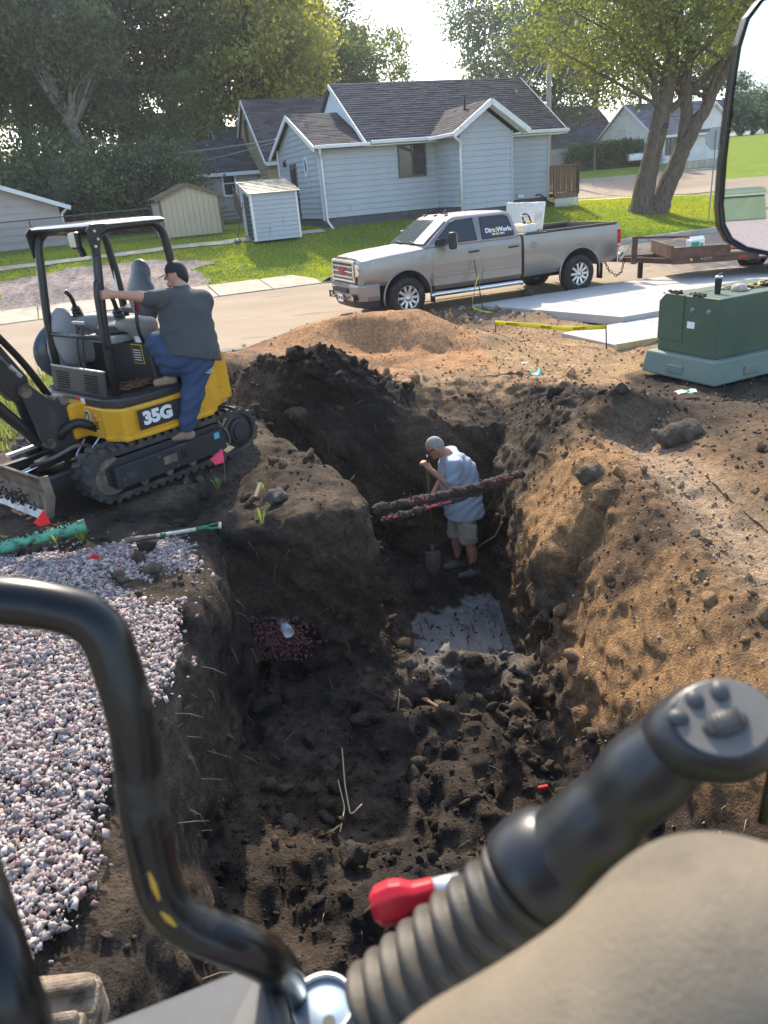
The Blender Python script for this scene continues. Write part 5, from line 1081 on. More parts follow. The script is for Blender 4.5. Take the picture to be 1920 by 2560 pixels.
# front end
MB().box((-.90, 1.0, 1.04), (.06, 1.22, .44)).build('grille', m_black_pl, TR)
gf = MB(); 
for z in (.845, 1.235): gf.box((-.935, 1.0, z), (.04, 1.30, .05))
for y in (.36, 1.64): gf.box((-.925, y, 1.04), (.05, .06, .44))
gf.build('grille_frame', m_chrome, TR, bevel=.012)
for z in (.93, 1.035, 1.14): MB().box((-.935, 1.0, z), (.03, 1.18, .028)).build('grille_bar', m_chrome, TR, bevel=.006)
for i in range(22): MB().box((-.93, .46 + i * .0515, 1.02), (.012, .012, .3)).build('grille_mesh', m_alloy, TR)
lettering('grille_lettering', 'GMC', 0.17, m_red, TR, frame((-.957, 1.0, 1.04), (0, -1, 0), (0, 0, 1)), .006, .008, scale_x=1.1)
for y0, y1, s_ in ((.03, .34, 1), (1.66, 1.97, -1)):
    a, b_ = (y0, y1) if s_ == 1 else (y1, y0)
    hl = MB().add([(-.60, a - .012 * s_, .99), (-.60, a - .012 * s_, 1.23), (-.92, b_, 1.20), (-.92, b_, .94), (-.82, a + .10 * s_, .96), (-.82, a + .10 * s_, 1.225), (-.5, a + .06 * s_, 1.23), (-.5, a + .06 * s_, .99)], [(0, 1, 5, 4), (4, 5, 2, 3), (1, 6, 2, 5), (0, 4, 3, 7), (6, 7, 3, 2), (0, 7, 6, 1)]).build('headlight', m_lamp, TR, bevel=.01)
    MB().lathe([(.055, 0), (.06, .02), (.045, .025)], 14, (-.885, (a + b_) / 2 + .03 * s_, 1.13), (-1, -.35 * s_, 0)).build('reflector', m_chrome, hl); MB().lathe([(.05, 0), (.055, .02), (.04, .025)], 14, (-.885, (a + b_) / 2 + .03 * s_, 1.02), (-1, -.35 * s_, 0)).build('reflector', m_chrome, hl)
def bump_ring(z, gx, gy): return [(-.50, -.0 - gy, z), (-.78, .02 - gy, z), (-.93 - gx, .16 - gy, z), (-1.0 - gx, .5, z), (-1.02 - gx, 1.0, z), (-1.0 - gx, 1.5, z), (-.93 - gx, 1.84 + gy, z), (-.78, 1.98 + gy, z), (-.50, 2.0 + gy, z), (-.50, 1.5, z), (-.5, .5, z)]
bp = loft([bump_ring(.44, -.02, -.02), bump_ring(.55, .0, 0), bump_ring(.76, .01, .0), bump_ring(.80, -.04, -.02)]).build('front_bumper', m_paint, TR, bevel=.02)
loft([bump_ring(.30, -.08, -.05), bump_ring(.435, -.03, -.03)]).build('air_dam', m_black_pl, TR, bevel=.01)
MB().box((-1.03, 1.0, .66), (.04, .9, .10)).build('bumper_intake', m_black_pl, bp)
for y in (.34, 1.66): 
    MB().box((-.985, y, .52), (.05, .26, .15), rot=(0, 0, R(-12 if y < 1 else 12))).build('fog_recess', m_black_pl, bp); MB().lathe([(.05, 0), (.05, .03), (.03, .035)], 14, (-.99, y, .52), (-1, 0, 0)).build('fog_lamp', m_lamp, bp)
for y in (.66, 1.34): MB().tube(smooth_path([(-1.02, y - .05, .50), (-1.09, y - .05, .50), (-1.09, y + .05, .50), (-1.02, y + .05, .50)], .03), .018, 8).build('tow_hook', m_red, bp)
pl_ = MB().box((-1.045, 1.0, .49), (.015, .31, .16)).build('number_plate', m_lettw, TR); lettering('plate_lettering', '1BN 482', .085, mat('plate_ink', (.03, .05, .12), .6), pl_, frame((-1.054, 1.0, .49), (0, -1, 0), (0, 0, 1)), .001, .002)
# sills, mirrors, tail
for y in (-.06, 2.06): MB().tube(smooth_path([(.66, y, .40), (.72, y, .42), (2.88, y, .43), (2.95, y, .41)], .05), .05, 12).build('side_step', m_chrome, TR, smooth=True)
for y, s_ in ((0, -1), (2.0, 1)):
    mr = MB().box((1.12, y + .26 * s_, 1.49), (.13, .17, .34)).build('wing_mirror', m_black_pl, TR, bevel=.035, segs=3)
    MB().bar((.98, y + .02 * s_, 1.44), (1.1, y + .22 * s_, 1.46), .05, .05).bar((.98, y + .02 * s_, 1.50), (1.1, y + .22 * s_, 1.54), .03, .03).box((.97, y + .01 * s_, 1.46), (.18, .06, .14)).build('mirror_arm', m_black_pl, mr)
    MB().box((1.19, y + .26 * s_, 1.49), (.012, .14, .28)).build('mirror_glass', m_chrome, mr)
    tl = MB().box((5.655, y - .045 * s_, 1.10), (.10, .10, .40)).build('tail_light', m_redlamp, TR, bevel=.015); MB().box((5.662, y - .045 * s_, .955), (.10, .104, .07)).build('reverse_lamp', m_lamp, tl, bevel=.008)
MB().add([(5.62, -.0, .56), (5.62, -.0, .80), (5.88, .08, .80), (5.88, .08, .56), (5.62, 2.0, .56), (5.62, 2.0, .80), (5.88, 1.92, .80), (5.88, 1.92, .56)], [(0, 1, 2, 3), (4, 7, 6, 5), (1, 5, 6, 2), (0, 3, 7, 4), (3, 2, 6, 7), (0, 4, 5, 1)]).build('rear_bumper', m_chrome, TR, bevel=.025)
bx('tow_ball_mount', (5.95, 1.0, .52), (.3, .08, .08), m_dark, TR)
MB().lathe([(.085, 0), (.085, .004), (.078, .006)], 24, (3.30, -.005, 1.18), (0, -1, 0)).build('fuel_flap', m_paint, TR)
for x, z in ((.14, .44), (4.56, .45)):
    for y, s_ in ((-.012, 1), (2.012, -1)):
        a = [( x + math.cos(R(t)) * .56, y + .012 * s_, z + math.sin(R(t)) * .56) for t in range(-12, 193, 12)]
        MB().tube(a, .022, 6).build('arch_lip', m_paint, TR, smooth=True)
        MB().box((x + .60, y + .06 * s_, .42), (.02, .20, .34)).build('mud_flap', m_black_pl, TR)
rp_ = scatter('rust_patch', np.stack([4.56 + np.cos(t_ := RNG.uniform(0.9, 2.3, 70)) * (0.60 + RNG.normal(0, .018, 70)), np.full(70, .0), .45 + np.sin(t_) * (0.60 + RNG.normal(0, .018, 70))], 1), RNG.uniform(.008, .026, 70), RNG, mat('rust', (.10, .045, .022), .95, var=.4, vscale=30), 'ico1', .3, (1, .15, 1), parent=TR)
def wheel(c, s_, parent, rad=.42, wid=.27, rimr=.255, spokes=10, rimm=None):
    w = MB().lathe([(rimr, 0), (rad * .80, -.005), (rad * .93, .012), (rad * .985, .04), (rad * .985, wid - .04), (rad * .93, wid - .012), (rad * .8, wid + .005), (rimr, wid)], 36, c, (0, s_, 0), closed=True).build('wheel', m_rubber, parent, smooth=True)
    tb = MB()
    for k in range(40):
        for row in range(3):
            a = 2 * math.pi * (k + .33 * row) / 40; y = c[1] + s_ * (.035 + (wid - .07) * (row + .5) / 3)
            tb.box((c[0] + math.cos(a) * rad * .992, y, c[2] + math.sin(a) * rad * .992), (.018, (wid - .07) / 3 * .85, .045), rot=(0, -a, 0))
    tb.build('tread', m_rubber, w)
    rm = rimm or m_alloy
    rim = MB().lathe([(rimr * 1.02, .0), (rimr * 1.02, .01), (rimr * .9, .03), (rimr * .88, .10), (.02, .10), (.02, .12), (rimr * 1.0, .2), (rimr * 1.02, .2)], 36, c, (0, s_, 0), closed=True).build('rim', rm, w, smooth=False)
    sp = MB()
    for k in range(spokes):
        a = 2 * math.pi * k / spokes
        for t0, t1, wd in ((.075, rimr * .93, .040),):
            sp.bar((c[0] + math.cos(a) * t0, c[1] + s_ * .035, c[2] + math.sin(a) * t0), (c[0] + math.cos(a) * t1, c[1] + s_ * .022, c[2] + math.sin(a) * t1), .06, .05, up=(0, 1, 0))
    sp.build('spokes', rm, w, bevel=.008)
    MB().lathe([(rimr * .88, .085), (rimr * .88, .09), (.02, .09), (.02, .085)], 30, c, (0, s_, 0), closed=True).build('brake_disc', m_dark, w)
    hb = MB().lathe([(.085, .04), (.085, .018), (.055, .005), (.05, -.005), (.0, -.006)], 20, c, (0, s_, 0)).build('hub', rm, w, smooth=True)
    nb = MB()
    for k in range(8): a = 2 * math.pi * (k + .5) / 8; nb.cyl((c[0] + math.cos(a) * .075, c[1] + s_ * .03, c[2] + math.sin(a) * .075), (c[0] + math.cos(a) * .075, c[1] + s_ * .002, c[2] + math.sin(a) * .075), .011, 6)
    nb.build('wheel_nuts', m_chrome, w); return w
for x in (.14, 4.56):
    wheel((x, .0, .42), 1, TR); wheel((x, 2.0, .42), -1, TR)
    MB().cyl((x, .2, .42), (x, 1.8, .42), .07, 12).build('axle', m_dark, TR)
# open toolbox and its contents
tb_ = empty('toolbox', UV(3.42, 1.0, .97), BA, 'open diamond plate toolbox with raised lid standing in the truck bed', 'toolbox')
MB().box((0, 0, .25), (.50, 1.70, .44)).build('chest', m_diam, tb_, bevel=.01)
MB().box((.27, 0.0, .79), (.03, 1.6, .58), rot=(0, R(8), 0)).build('lid', m_diam, tb_, bevel=.006)
bx('tray', (.62, -.15, .36), (.60, 1.2, .06), m_diam, tb_, .01); bx('pump_tank', (-.08, -.60, .56), (.34, .42, .18), m_diam, tb_, .02)
MB().tube(smooth_path([(-.05, -.5, .66), (-.1, -.45, .86), (.12, -.4, .84), (.22, -.45, .5)], .12, 6), .018, 8).build('fuel_hose', m_black_pl, tb_, smooth=True)
MB().box((-.02, -.45, .80), (.16, .06, .06)).build('nozzle', m_alloy, tb_, bevel=.015); MB().box((-.08, -.72, .66), (.10, .05, .07)).build('tape_measure', m_letty, tb_, bevel=.015)
MB().lathe([(.04, 0), (.04, .05), (.02, .06)], 12, (-.12, -.6, .65)).build('tank_cap', m_black_pl, tb_)

# ------------------------------------------------------------------ trailer, turned a little towards the site
tA, tB = at_z(1619, 652, .60), at_z(1884, 633, .60); td = (tB - tA); tyaw = math.atan2(td.y, td.x)
TL = empty('flatbed_trailer', (tA.x, tA.y, 0), tyaw, 'rusty brown flatbed equipment trailer hitched behind the pickup', 'trailer')
m_rust = mat('trailer_rust', (0.115, 0.062, 0.042), .75, metal=.2, var=.35, vscale=5, bump=.2, bscale=40, dirt=(.06, .045, .035), dirt_amt=.3)
m_plank = mat('trailer_plank', (.24, .19, .14), .9, var=.3, vscale=4, stretch=(1, 10, 1), bump=.4, bscale=25)
inv = Matrix.Rotation(-tyaw, 3, 'Z')
hitch = inv @ (UV(6.0, 1.0, .55) - Vector((tA.x, tA.y, 0)))
x0t = .55; Lt = 5.2; Wt = 2.0; cy = Wt / 2
for y in (.06, Wt - .06): MB().bar((x0t, y, .55), (x0t + Lt, y, .55), .09, .16).build('side_rail', m_rust, TL, bevel=.006)
for k in range(8): MB().bar((x0t + .05 + k * .72, .1, .52), (x0t + .05 + k * .72, Wt - .1, .52), .07, .1).build('cross_member', m_rust, TL)
for k in range(13): MB().box((x0t + Lt / 2, .12 + k * .147, .645), (Lt, .14, .04)).build('plank', m_plank, TL)
for y in (.25, Wt - .25): MB().bar((x0t + .3, y, .50), hitch, .08, .12).build('tongue_beam', m_rust, TL, bevel=.006)
MB().bar((x0t - .02, 0.0, .74), (x0t - .02, Wt, .74), .06, .30).build('front_plate', m_rust, TL, bevel=.006)
MB().bar((x0t - .02, .02, .72), (x0t + 1.25, .0, .72), .05, .24).build('side_plate', m_rust, TL, bevel=.006)
MB().box(hitch + Vector((0, 0, .02)), (.35, .14, .12)).build('coupler', m_dark, TL, bevel=.02)
pz = Vector((hitch.x * .5 + x0t * .5, cy, 0)); MB().box((pz.x - .1, .55, .80), (.12, .12, .62)).build('post', m_rust, TL, bevel=.008)
MB().bar((pz.x - .1, .55, 1.02), (hitch.x + .25, .62, .62), .05, .05).build('brace', mat('bare_steel', (.45, .42, .38), .5, metal=.4, var=.2, vscale=6), TL)
MB().bar((pz.x - .1, .55, 1.08), (x0t + .7, .55, 1.0), .05, .05).build('brace', m_rust, TL)
MB().box((pz.x + .15, cy, .35), (.1, .14, .5)).build('jack_foot', m_dark, TL)
for (xw, yy) in ((x0t + 2.45, 0.0), (x0t + 3.35, 0.0)):
    for y, s_ in ((-.16, 1), (Wt + .16, -1)): wheel((xw, y, .35), s_, TL, .35, .2, .2, 6, m_alloy)
for y in (-.06, Wt + .06):
    f_ = [(x0t + 1.75, .62), (x0t + 1.9, .86), (x0t + 2.1, .92), (x0t + 3.7, .92), (x0t + 3.9, .86), (x0t + 4.05, .62), (x0t + 4.0, .62), (x0t + 3.86, .82), (x0t + 3.68, .88), (x0t + 2.12, .88), (x0t + 1.94, .82), (x0t + 1.8, .62)]
    MB().prism(f_, y - .13, y + .13, 'y').build('fender', m_rust, TL)
for k, (xx, c_) in enumerate(((.25, m_redlamp), (.75, m_lettw), (.95, m_redlamp), (1.5, m_lettw), (1.72, m_redlamp))): bx('reflector', (x0t + 1.3 + xx * .9, .013, .55), (.16, .006, .05), c_, TL)
MB().cyl((x0t + .42, .012, .56), (x0t + .42, -.002, .56), .03, 12).build('marker_lamp', m_letty, TL)
lettering('side_lettering', '4-5717', .09, mat('faded_ink', (.45, .40, .33), .8), TL, frame((x0t + .75, .008, .56), (1, 0, 0), (0, 0, 1)), .001)
def chain(name, pts, r, m, label, parent=None, cat='chain'):
    """links strung along a path, alternately turned"""
    P = [Vector(p) for p in pts]; root = parent; b = []
    seg = [0]; 
    for a, c in zip(P[:-1], P[1:]): seg.append(seg[-1] + (c - a).length)
    n = int(seg[-1] / (r * 2.6)); rt_ = empty(name, P[0], 0, label, cat) if parent is None else parent
    for i in range(n):
        s_ = seg[-1] * i / n; k = max(j for j in range(len(seg)) if seg[j] <= s_ + 1e-9); k = min(k, len(P) - 2); t = (s_ - seg[k]) / max(1e-6, seg[k + 1] - seg[k]); c = P[k].lerp(P[k + 1], t); d = (P[k + 1] - P[k]).normalized()
        up = Vector((0, 0, 1)) if abs(d.z) < .9 else Vector((1, 0, 0)); s2 = d.cross(up).normalized(); s3 = s2.cross(d)
        w = s2 if i % 2 else s3
        ring = [c + d * (math.cos(R(a)) * r * 1.7) + w * (math.sin(R(a)) * r) for a in range(0, 361, 45)]
        if parent is None: ring = [q - P[0] for q in ring]
        MB().tube(ring, r * .32, 5, cap=False).build('link', m, rt_)
    return rt_
hw_ = UV(5.9, .8, .5)
chain('safety_chain', [hw_, UV(5.95, .7, .30), UV(6.1, .6, .16), UV(6.3, .65, .22), UV(6.5, .8, .48)], .028, m_rust, 'sagging safety chain between the pickup bumper and trailer tongue')
def on_trailer(x, y, z): return Matrix.Translation((tA.x, tA.y, 0)) @ Matrix.Rotation(tyaw, 4, 'Z') @ Vector((x, y, z))
# things lying on the trailer
c = empty('drink_carton', on_trailer(x0t + .55, .28, .666), tyaw + R(15), 'green and white cardboard carton on the trailer deck', 'carton')
bx('box', (0, 0, .15), (.34, .22, .30), m_lettw, c, .006); bx('green_panel', (-.06, -.112, .14), (.20, .004, .24), mat('carton_green', (.03, .38, .16), .6), c); bx('green_badge', (.10, -.112, .19), (.07, .004, .06), MATS['carton_green'], c)
MB().add([(-.17, -.11, .3), (.17, -.11, .3), (.17, -.02, .37), (-.17, -.02, .37), (-.17, -.105, .3), (.17, -.105, .3), (.17, -.015, .37), (-.17, -.015, .37)], [(0, 1, 2, 3), (7, 6, 5, 4), (0, 4, 5, 1), (1, 5, 6, 2), (2, 6, 7, 3), (3, 7, 4, 0)]).build('flap', m_lettw, c)
for k in range(3):
    pts = [on_trailer(x0t + 1.0 + i * .12, .45 + .12 * k + .05 * math.sin(i * 1.7 + k), .69) for i in range(12)]
    chain('binder_chain', pts, .02, m_dark, ['nearest dark binder chain lying along the trailer deck', 'middle dark binder chain lying along the trailer deck', 'farthest dark binder chain lying along the trailer deck'][k])
rs = empty('ratchet_strap', on_trailer(x0t + .95, .25, .67), tyaw, 'tangled red ratchet strap on the trailer deck', 'strap')
MB().tube(smooth_path([(0, 0, .03), (.15, .05, .06), (.3, -.03, .03), (.42, .06, .05), (.55, 0, .03), (.66, .05, .04)], .06, 4), .022, 6).build('webbing', m_red, rs, smooth=True); MB().box((.1, .0, .07), (.16, .07, .06)).build('ratchet', m_letty, rs, bevel=.01)

# ------------------------------------------------------------------ green padmount transformer
m_pad = mat('transformer_green', (.058, .098, .062), .5, var=.12, vscale=2.5, dirt=(.13, .12, .09), dirt_amt=.1, dirt_scale=3)
m_padb = mat('transformer_base', (.16, .21, .175), .7, var=.12, vscale=3, dirt=(.22, .19, .14), dirt_amt=.18)
pn = at_z(1783, 966, -.02); PR = BA + R(3)
TX = empty('transformer_box', (pn.x, pn.y, -.02), PR, 'dark green padmount transformer cabinet on its pale green plinth', 'electrical box')
BX, BY = 1.85, 1.18
MB().add([(-.04, -.04, 0), (BX + .04, -.04, 0), (BX + .04, BY + .04, 0), (-.04, BY + .04, 0), (.0, 0, .30), (BX, 0, .30), (BX, BY, .30), (.0, BY, .30)], [(0, 3, 2, 1), (4, 5, 6, 7), (0, 1, 5, 4), (1, 2, 6, 5), (2, 3, 7, 6), (3, 0, 4, 7)]).build('plinth', m_padb, TX, bevel=.025)
for (p_, rot) in (((-.028, .62, .12), 0), ((.62, -.032, .12), 1)):
    MB().box(p_, (.03, .26, .11) if rot == 0 else (.26, .03, .11)).build('lift_pocket', m_padb, TX, bevel=.01)
cb = MB(); c0, c1, d0, d1, zt = .10, BX - .08, .10, BY - .10, 1.05
cb.add([(c0, d0, .302), (c1, d0, .302), (c1, d1, .302), (c0, d1, .302), (c0, d0, zt), (c1, d0, zt), (c1, d1 - .10, zt), (c0, d1 - .10, zt), (c0, d1, zt - .10), (c1, d1, zt - .10)], [(0, 3, 2, 1), (4, 5, 6, 7), (0, 1, 5, 4), (1, 2, 9, 6, 5), (3, 8, 9, 2), (8, 7, 6, 9), (0, 4, 7, 8, 3)])
cbx = cb.build('cabinet', m_pad, TX, bevel=.012)
dv = d0 + .56
MB().add([(c0 - .012, dv, .46), (c0 - .012, d1 + .006, .46), (c0 - .012, d1 + .006, zt - .098), (c0 - .012, d1 - .098, zt + .006), (c0 - .012, dv, zt + .006), (c0 + .5, dv, .46), (c0 + .5, d1 + .006, .46), (c0 + .5, d1 + .006, zt - .098), (c0 + .5, d1 - .098, zt + .006), (c0 + .5, dv, zt + .006)], [(4, 3, 2, 1, 0), (5, 6, 7, 8, 9), (0, 1, 6, 5), (1, 2, 7, 6), (2, 3, 8, 7), (3, 4, 9, 8), (4, 0, 5, 9)]).build('door', m_pad, TX, bevel=.006)
for yy in (d0 + .16, d0 + .42): MB().lathe([(.035, -.002), (.03, .012), (.012, .014), (.010, .03)], 14, (c0, yy, zt - .17), (-1, 0, 0)).build('lock_bolt', m_metal_grey, TX)
bx('sticker', (c0 - .003, d0 + .43, zt - .36), (.004, .12, .085), m_lettw, TX)
st = MB().box((c0 + 1.28, d0 - .003, zt - .10), (.07, .004, .11)).build('tag', m_lettw, TX)
for k, tx in enumerate(('R-665', '75 KV', 'Rct Energized', 'A07-99', '12.4')): lettering('stencil', tx, .045, m_lettw, TX, frame((c0 + .98, d0 - .003, zt - .08 - k * .055), (1, 0, 0), (0, 0, 1)), .001, align='LEFT')
def on_pad(x, y, z): return Matrix.Translation((pn.x, pn.y, -.02)) @ Matrix.Rotation(PR, 4, 'Z') @ Vector((x, y, z))
for k, (x, y) in enumerate(((.15, .86), (.14, .50))):
    n_ = 40; pts = np.array([on_pad(x + RNG.normal(0, .025), y + RNG.normal(0, .06), zt + .012 + abs(RNG.normal(0, .012))) for _ in range(n_)])
    o = scatter('mud_clod', pts, RNG.uniform(.012, .03, n_), RNG, mat('mud', (.055, .04, .028), .95, var=.3, vscale=20), 'ico1', .3); tag(o, ['lump of dark mud on the chamfered corner of the transformer lid', 'lump of dark mud on the near edge of the transformer lid'][k], 'mud')
tu = empty('travel_tumbler', on_pad(.42, .44, zt), 0, 'black insulated tumbler with chrome lid ring on the transformer', 'tumbler')
MB().lathe([(.033, 0), (.036, .01), (.044, .17), (.046, .195)], 20).build('body', m_black_pl, tu, smooth=True); MB().lathe([(.047, .195), (.047, .215), (.036, .225)], 20).build('lid', m_chrome, tu, smooth=True); MB().bar((-.02, 0, .235), (.05, .02, .25), .02, .01).build('handle', m_black_pl, tu)
cp = empty('baseball_cap', on_pad(.76, .40, zt), R(30), 'worn pale baseball cap lying on the transformer', 'cap')
m_cap = mat('cap_cloth', (.42, .38, .31), .9, var=.3, vscale=14, bump=.3, bscale=30)
MB().lathe([(.10, 0), (.10, .03), (.085, .065), (.05, .085), (.0, .09)], 18).build('crown', m_cap, cp, smooth=True); MB().prism([(.06, -.08), (.14, -.075), (.19, -.03), (.19, .03), (.14, .075), (.06, .08)], .004, .014, 'z').build('brim', m_cap, cp, bevel=.003)
tw = empty('work_gloves', on_pad(.72, .62, zt), R(10), 'crumpled pale cloth glove beside the cap on the transformer', 'gloves')
MB().tube(smooth_path([(0, 0, .02), (.08, .03, .035), (.16, .0, .03), (.2, .05, .02)], .05), [.03] * 1 + [.035] * 20, 8).build('cloth', m_cap, tw, smooth=True) if False else scatter('cloth', np.array([(.03 * i, .02 * math.sin(i * 2), .025) for i in range(7)]), np.full(7, .035), RNG, m_cap, 'ico2', .18, (1, .8, .6), smooth=True, parent=tw)
hn = empty('tool_harness', on_pad(1.08, .42, zt), R(20), 'yellow and black tool harness heaped on the transformer', 'harness')
for k in range(5): MB().tube([(.05 * math.cos(a) * (1 + .2 * k) + .09 * k - .2, .05 * math.sin(a), .02 + .012 * math.sin(a * 2 + k) + .006 * k) for a in np.linspace(0, 6.28, 12)], .012, 6, cap=False).build('loop', m_black_pl if k % 2 else m_letty, hn, smooth=True)
MB().lathe([(.04, 0), (.045, .03), (.03, .07), (0, .08)], 12, (.17, .0, 0)).build('pouch', m_black_pl, hn, smooth=True)
# ================================================================== mini excavator
m_yel = mat('machine_yellow', (.70, .35, .016), .38, var=.07, vscale=3, coat=.2, dirt=(.20, .13, .06), dirt_amt=.15, dirt_scale=3.5)
m_char = mat('machine_charcoal', (.030, .031, .034), .42, var=.15, vscale=4, dirt=(.10, .08, .06), dirt_amt=.12, dirt_scale=4)
m_blk = mat('machine_black', (.018, .018, .020), .35, var=.15, vscale=5, coat=.15)
m_gry = mat('cab_grey_plastic', (.30, .30, .295), .55, var=.08, vscale=4, bump=.1, bscale=80, dirt=(.22, .19, .15), dirt_amt=.1)
m_track = mat('track_rubber', (.040, .038, .036), .8, var=.3, vscale=6, bump=.4, bscale=35, dirt=(.10, .08, .062), dirt_amt=.42, dirt_scale=5)
m_steelw = mat('worn_steel', (.22, .17, .13), .55, metal=.5, var=.4, vscale=5, bump=.2, bscale=40, dirt=(.10, .07, .05), dirt_amt=.4, dirt_scale=4)
m_edge = mat('bright_edge', (.62, .64, .66), .4, metal=.6, var=.3, vscale=8)
m_hose = mat('hose', (.02, .02, .02), .5)
m_seatv = mat('seat_vinyl', (.035, .036, .038), .28, var=.1, vscale=5)
m_decw = mat('decal_white', (.78, .78, .76), .5); m_decr = mat('decal_red', (.6, .07, .03), .5); m_decy = mat('decal_yellow', (.7, .5, .04), .5); m_decb = mat('decal_blue', (.12, .38, .55), .5)
EYAW = R(180 + 49)
EX = empty('mini_excavator', (-2.63, 7.89, 0.02), EYAW, 'yellow and black compact excavator with canopy and rubber tracks', 'excavator')
def ex(x, y, z): return Matrix.Translation((-2.63, 7.89, 0.02)) @ Matrix.Rotation(EYAW, 4, 'Z') @ Vector((x, y, z))
# --- tracks
def track(yc, outer):
    hx, hz, rf, rr, w = .80, .245, .235, .235, .32
    def path(t_off):
        P = []; rF = .235 + t_off
        for a in np.linspace(-90, 90, 15): P.append((hx + rF * math.cos(R(a)), hz + rF * math.sin(R(a))))
        for a in np.linspace(90, 270, 15): P.append((-hx + rF * math.cos(R(a)), hz + rF * math.sin(R(a))))
        return P
    b = MB(); po, pi = path(0), path(-.045); n = len(po); vs = []
    for (p, y) in ((po, yc - w / 2), (po, yc + w / 2), (pi, yc + w / 2), (pi, yc - w / 2)): vs += [(q[0], y, q[1]) for q in p]
    fs = []
    for k in range(4):
        for j in range(n): j2 = (j + 1) % n; k2 = (k + 1) % 4; fs.append((k * n + j, k * n + j2, k2 * n + j2, k2 * n + j))
    t = b.add(vs, fs).build('track', m_track, EX)
    # lugs around the belt
    L_ = 2 * hx * 2 + 2 * math.pi * .235; N = 46
    mesh = None
    for i in range(N):
        s_ = L_ * i / N
        if s_ < 2 * hx: x, z, a = hx - s_ , hz - .235 , 180
        elif s_ < 2 * hx + math.pi * .235: th = (s_ - 2 * hx) / .235; x, z, a = -hx - math.sin(th) * .235, hz - math.cos(th) * .235, 180 - math.degrees(th)
        elif s_ < 4 * hx + math.pi * .235: q = s_ - 2 * hx - math.pi * .235; x, z, a = -hx + q, hz + .235, 0
        else: th = (s_ - 4 * hx - math.pi * .235) / .235; x, z, a = hx + math.sin(th) * .235, hz + math.cos(th) * .235, -math.degrees(th)
        if mesh is None:
            lb = MB()
            for sy in (-1, 1):
                lb.add([(-.030, sy * .16, -.01), (.045, sy * .16, -.01), (.010, sy * .01, -.01), (-.045, sy * .01, -.01), (-.018, sy * .155, .032), (.030, sy * .155, .032), (0, sy * .015, .03), (-.030, sy * .015, .03)], [(0, 3, 2, 1), (4, 5, 6, 7), (0, 1, 5, 4), (1, 2, 6, 5), (2, 3, 7, 6), (3, 0, 4, 7)])
            o = lb.build('lug', m_track, t); mesh = o.data
        else: o = bpy.data.objects.new('lug', mesh); link(o); o.parent = t
        o.location = (x, yc, z); o.rotation_euler = (0, R(-a) if False else R(a) * -1, 0)
        # a: rotate so that local +z points outwards
        nx, nz = 0, 1
        if s_ < 2 * hx: o.rotation_euler = (0, R(180), 0)
        elif s_ < 2 * hx + math.pi * .235: o.rotation_euler = (0, R(180) + (s_ - 2 * hx) / .235, 0)
        elif s_ < 4 * hx + math.pi * .235: o.rotation_euler = (0, 0, 0)
        else: o.rotation_euler = (0, (s_ - 4 * hx - math.pi * .235) / .235, 0)
    # side frame, idler, drive motor, rollers on the outer face
    sgn = 1 if yc > 0 else -1; yo = yc + sgn * w / 2
    MB().prism([(.74, .09), (.86, .16), (.86, .34), (.70, .40), (-.52, .40), (-.60, .34), (-.60, .12), (-.54, .09)], yc - .10, yo + sgn * -.03, 'y').build('track_frame', m_char, t, bevel=.012)
    MB().prism([(.80, .115), (.80, .335), (-.50, .352), (-.56, .30), (-.56, .13), (-.50, .115)], yo - .10 * sgn, yo + .045 * sgn, 'y').build('side_plate', m_char, t, bevel=.008)
    MB().lathe([(.19, 0), (.19, .02), (.15, .03), (.14, .06), (.105, .065), (.10, .085), (.0, .088)], 28, (-.80, yo - .06 * sgn, hz), (0, sgn, 0)).build('drive_motor', m_char, t, smooth=False)
    MB().lathe([(.188, 0), (.188, .05), (.05, .055)], 28, (.80, yo - .09 * sgn, hz), (0, sgn, 0)).build('idler', m_steelw, t)
    MB().box((.0, yo + .047 * sgn, .235), (.07, .006, .085)).build('slot', m_dark, t)
    pt = MB().box((.17, yo + .047 * sgn, .235), (.16, .005, .08)).build('maker_plate', m_steelw, t)
    if sgn > 0:
        bx('blue_sticker', (-.44, yo + .048, .30), (.07, .004, .065), m_decb, t)
        MB().tube(smooth_path([(-.54, yo + .05, .36), (-.58, yo + .06, .32), (-.61, yo + .05, .2), (-.58, yo + .03, .14)], .05), .009, 6).build('grease_line', m_steelw, t)
    for k in range(4): MB().cyl((-.42 + k * .30, yo - .05 * sgn, .10), (-.42 + k * .30, yo + .002 * sgn, .10), .045, 14).build('roller', m_steelw, t)
    for k in range(24): MB().box((.74 - k * .062, yo - .004 * sgn, .045), (.02, .012, .02)).build('belt_tooth', m_track, t)
    for (x, z) in ((.72, .15), (.72, .20), (.1, .14), (-.45, .14), (.3, .3)): MB().cyl((x, yo + .04 * sgn, z), (x, yo + .055 * sgn, z), .012, 6).build('bolt', m_steelw, t)
    return t
track(.615, True); track(-.615, False)
MB().box((0, 0, .36), (1.1, .95, .2)).build('car_body', m_char, EX, bevel=.03)
MB().lathe([(.42, 0), (.42, .10), (.38, .12)], 30, (0, 0, .44)).build('slew_ring', m_dark, EX)
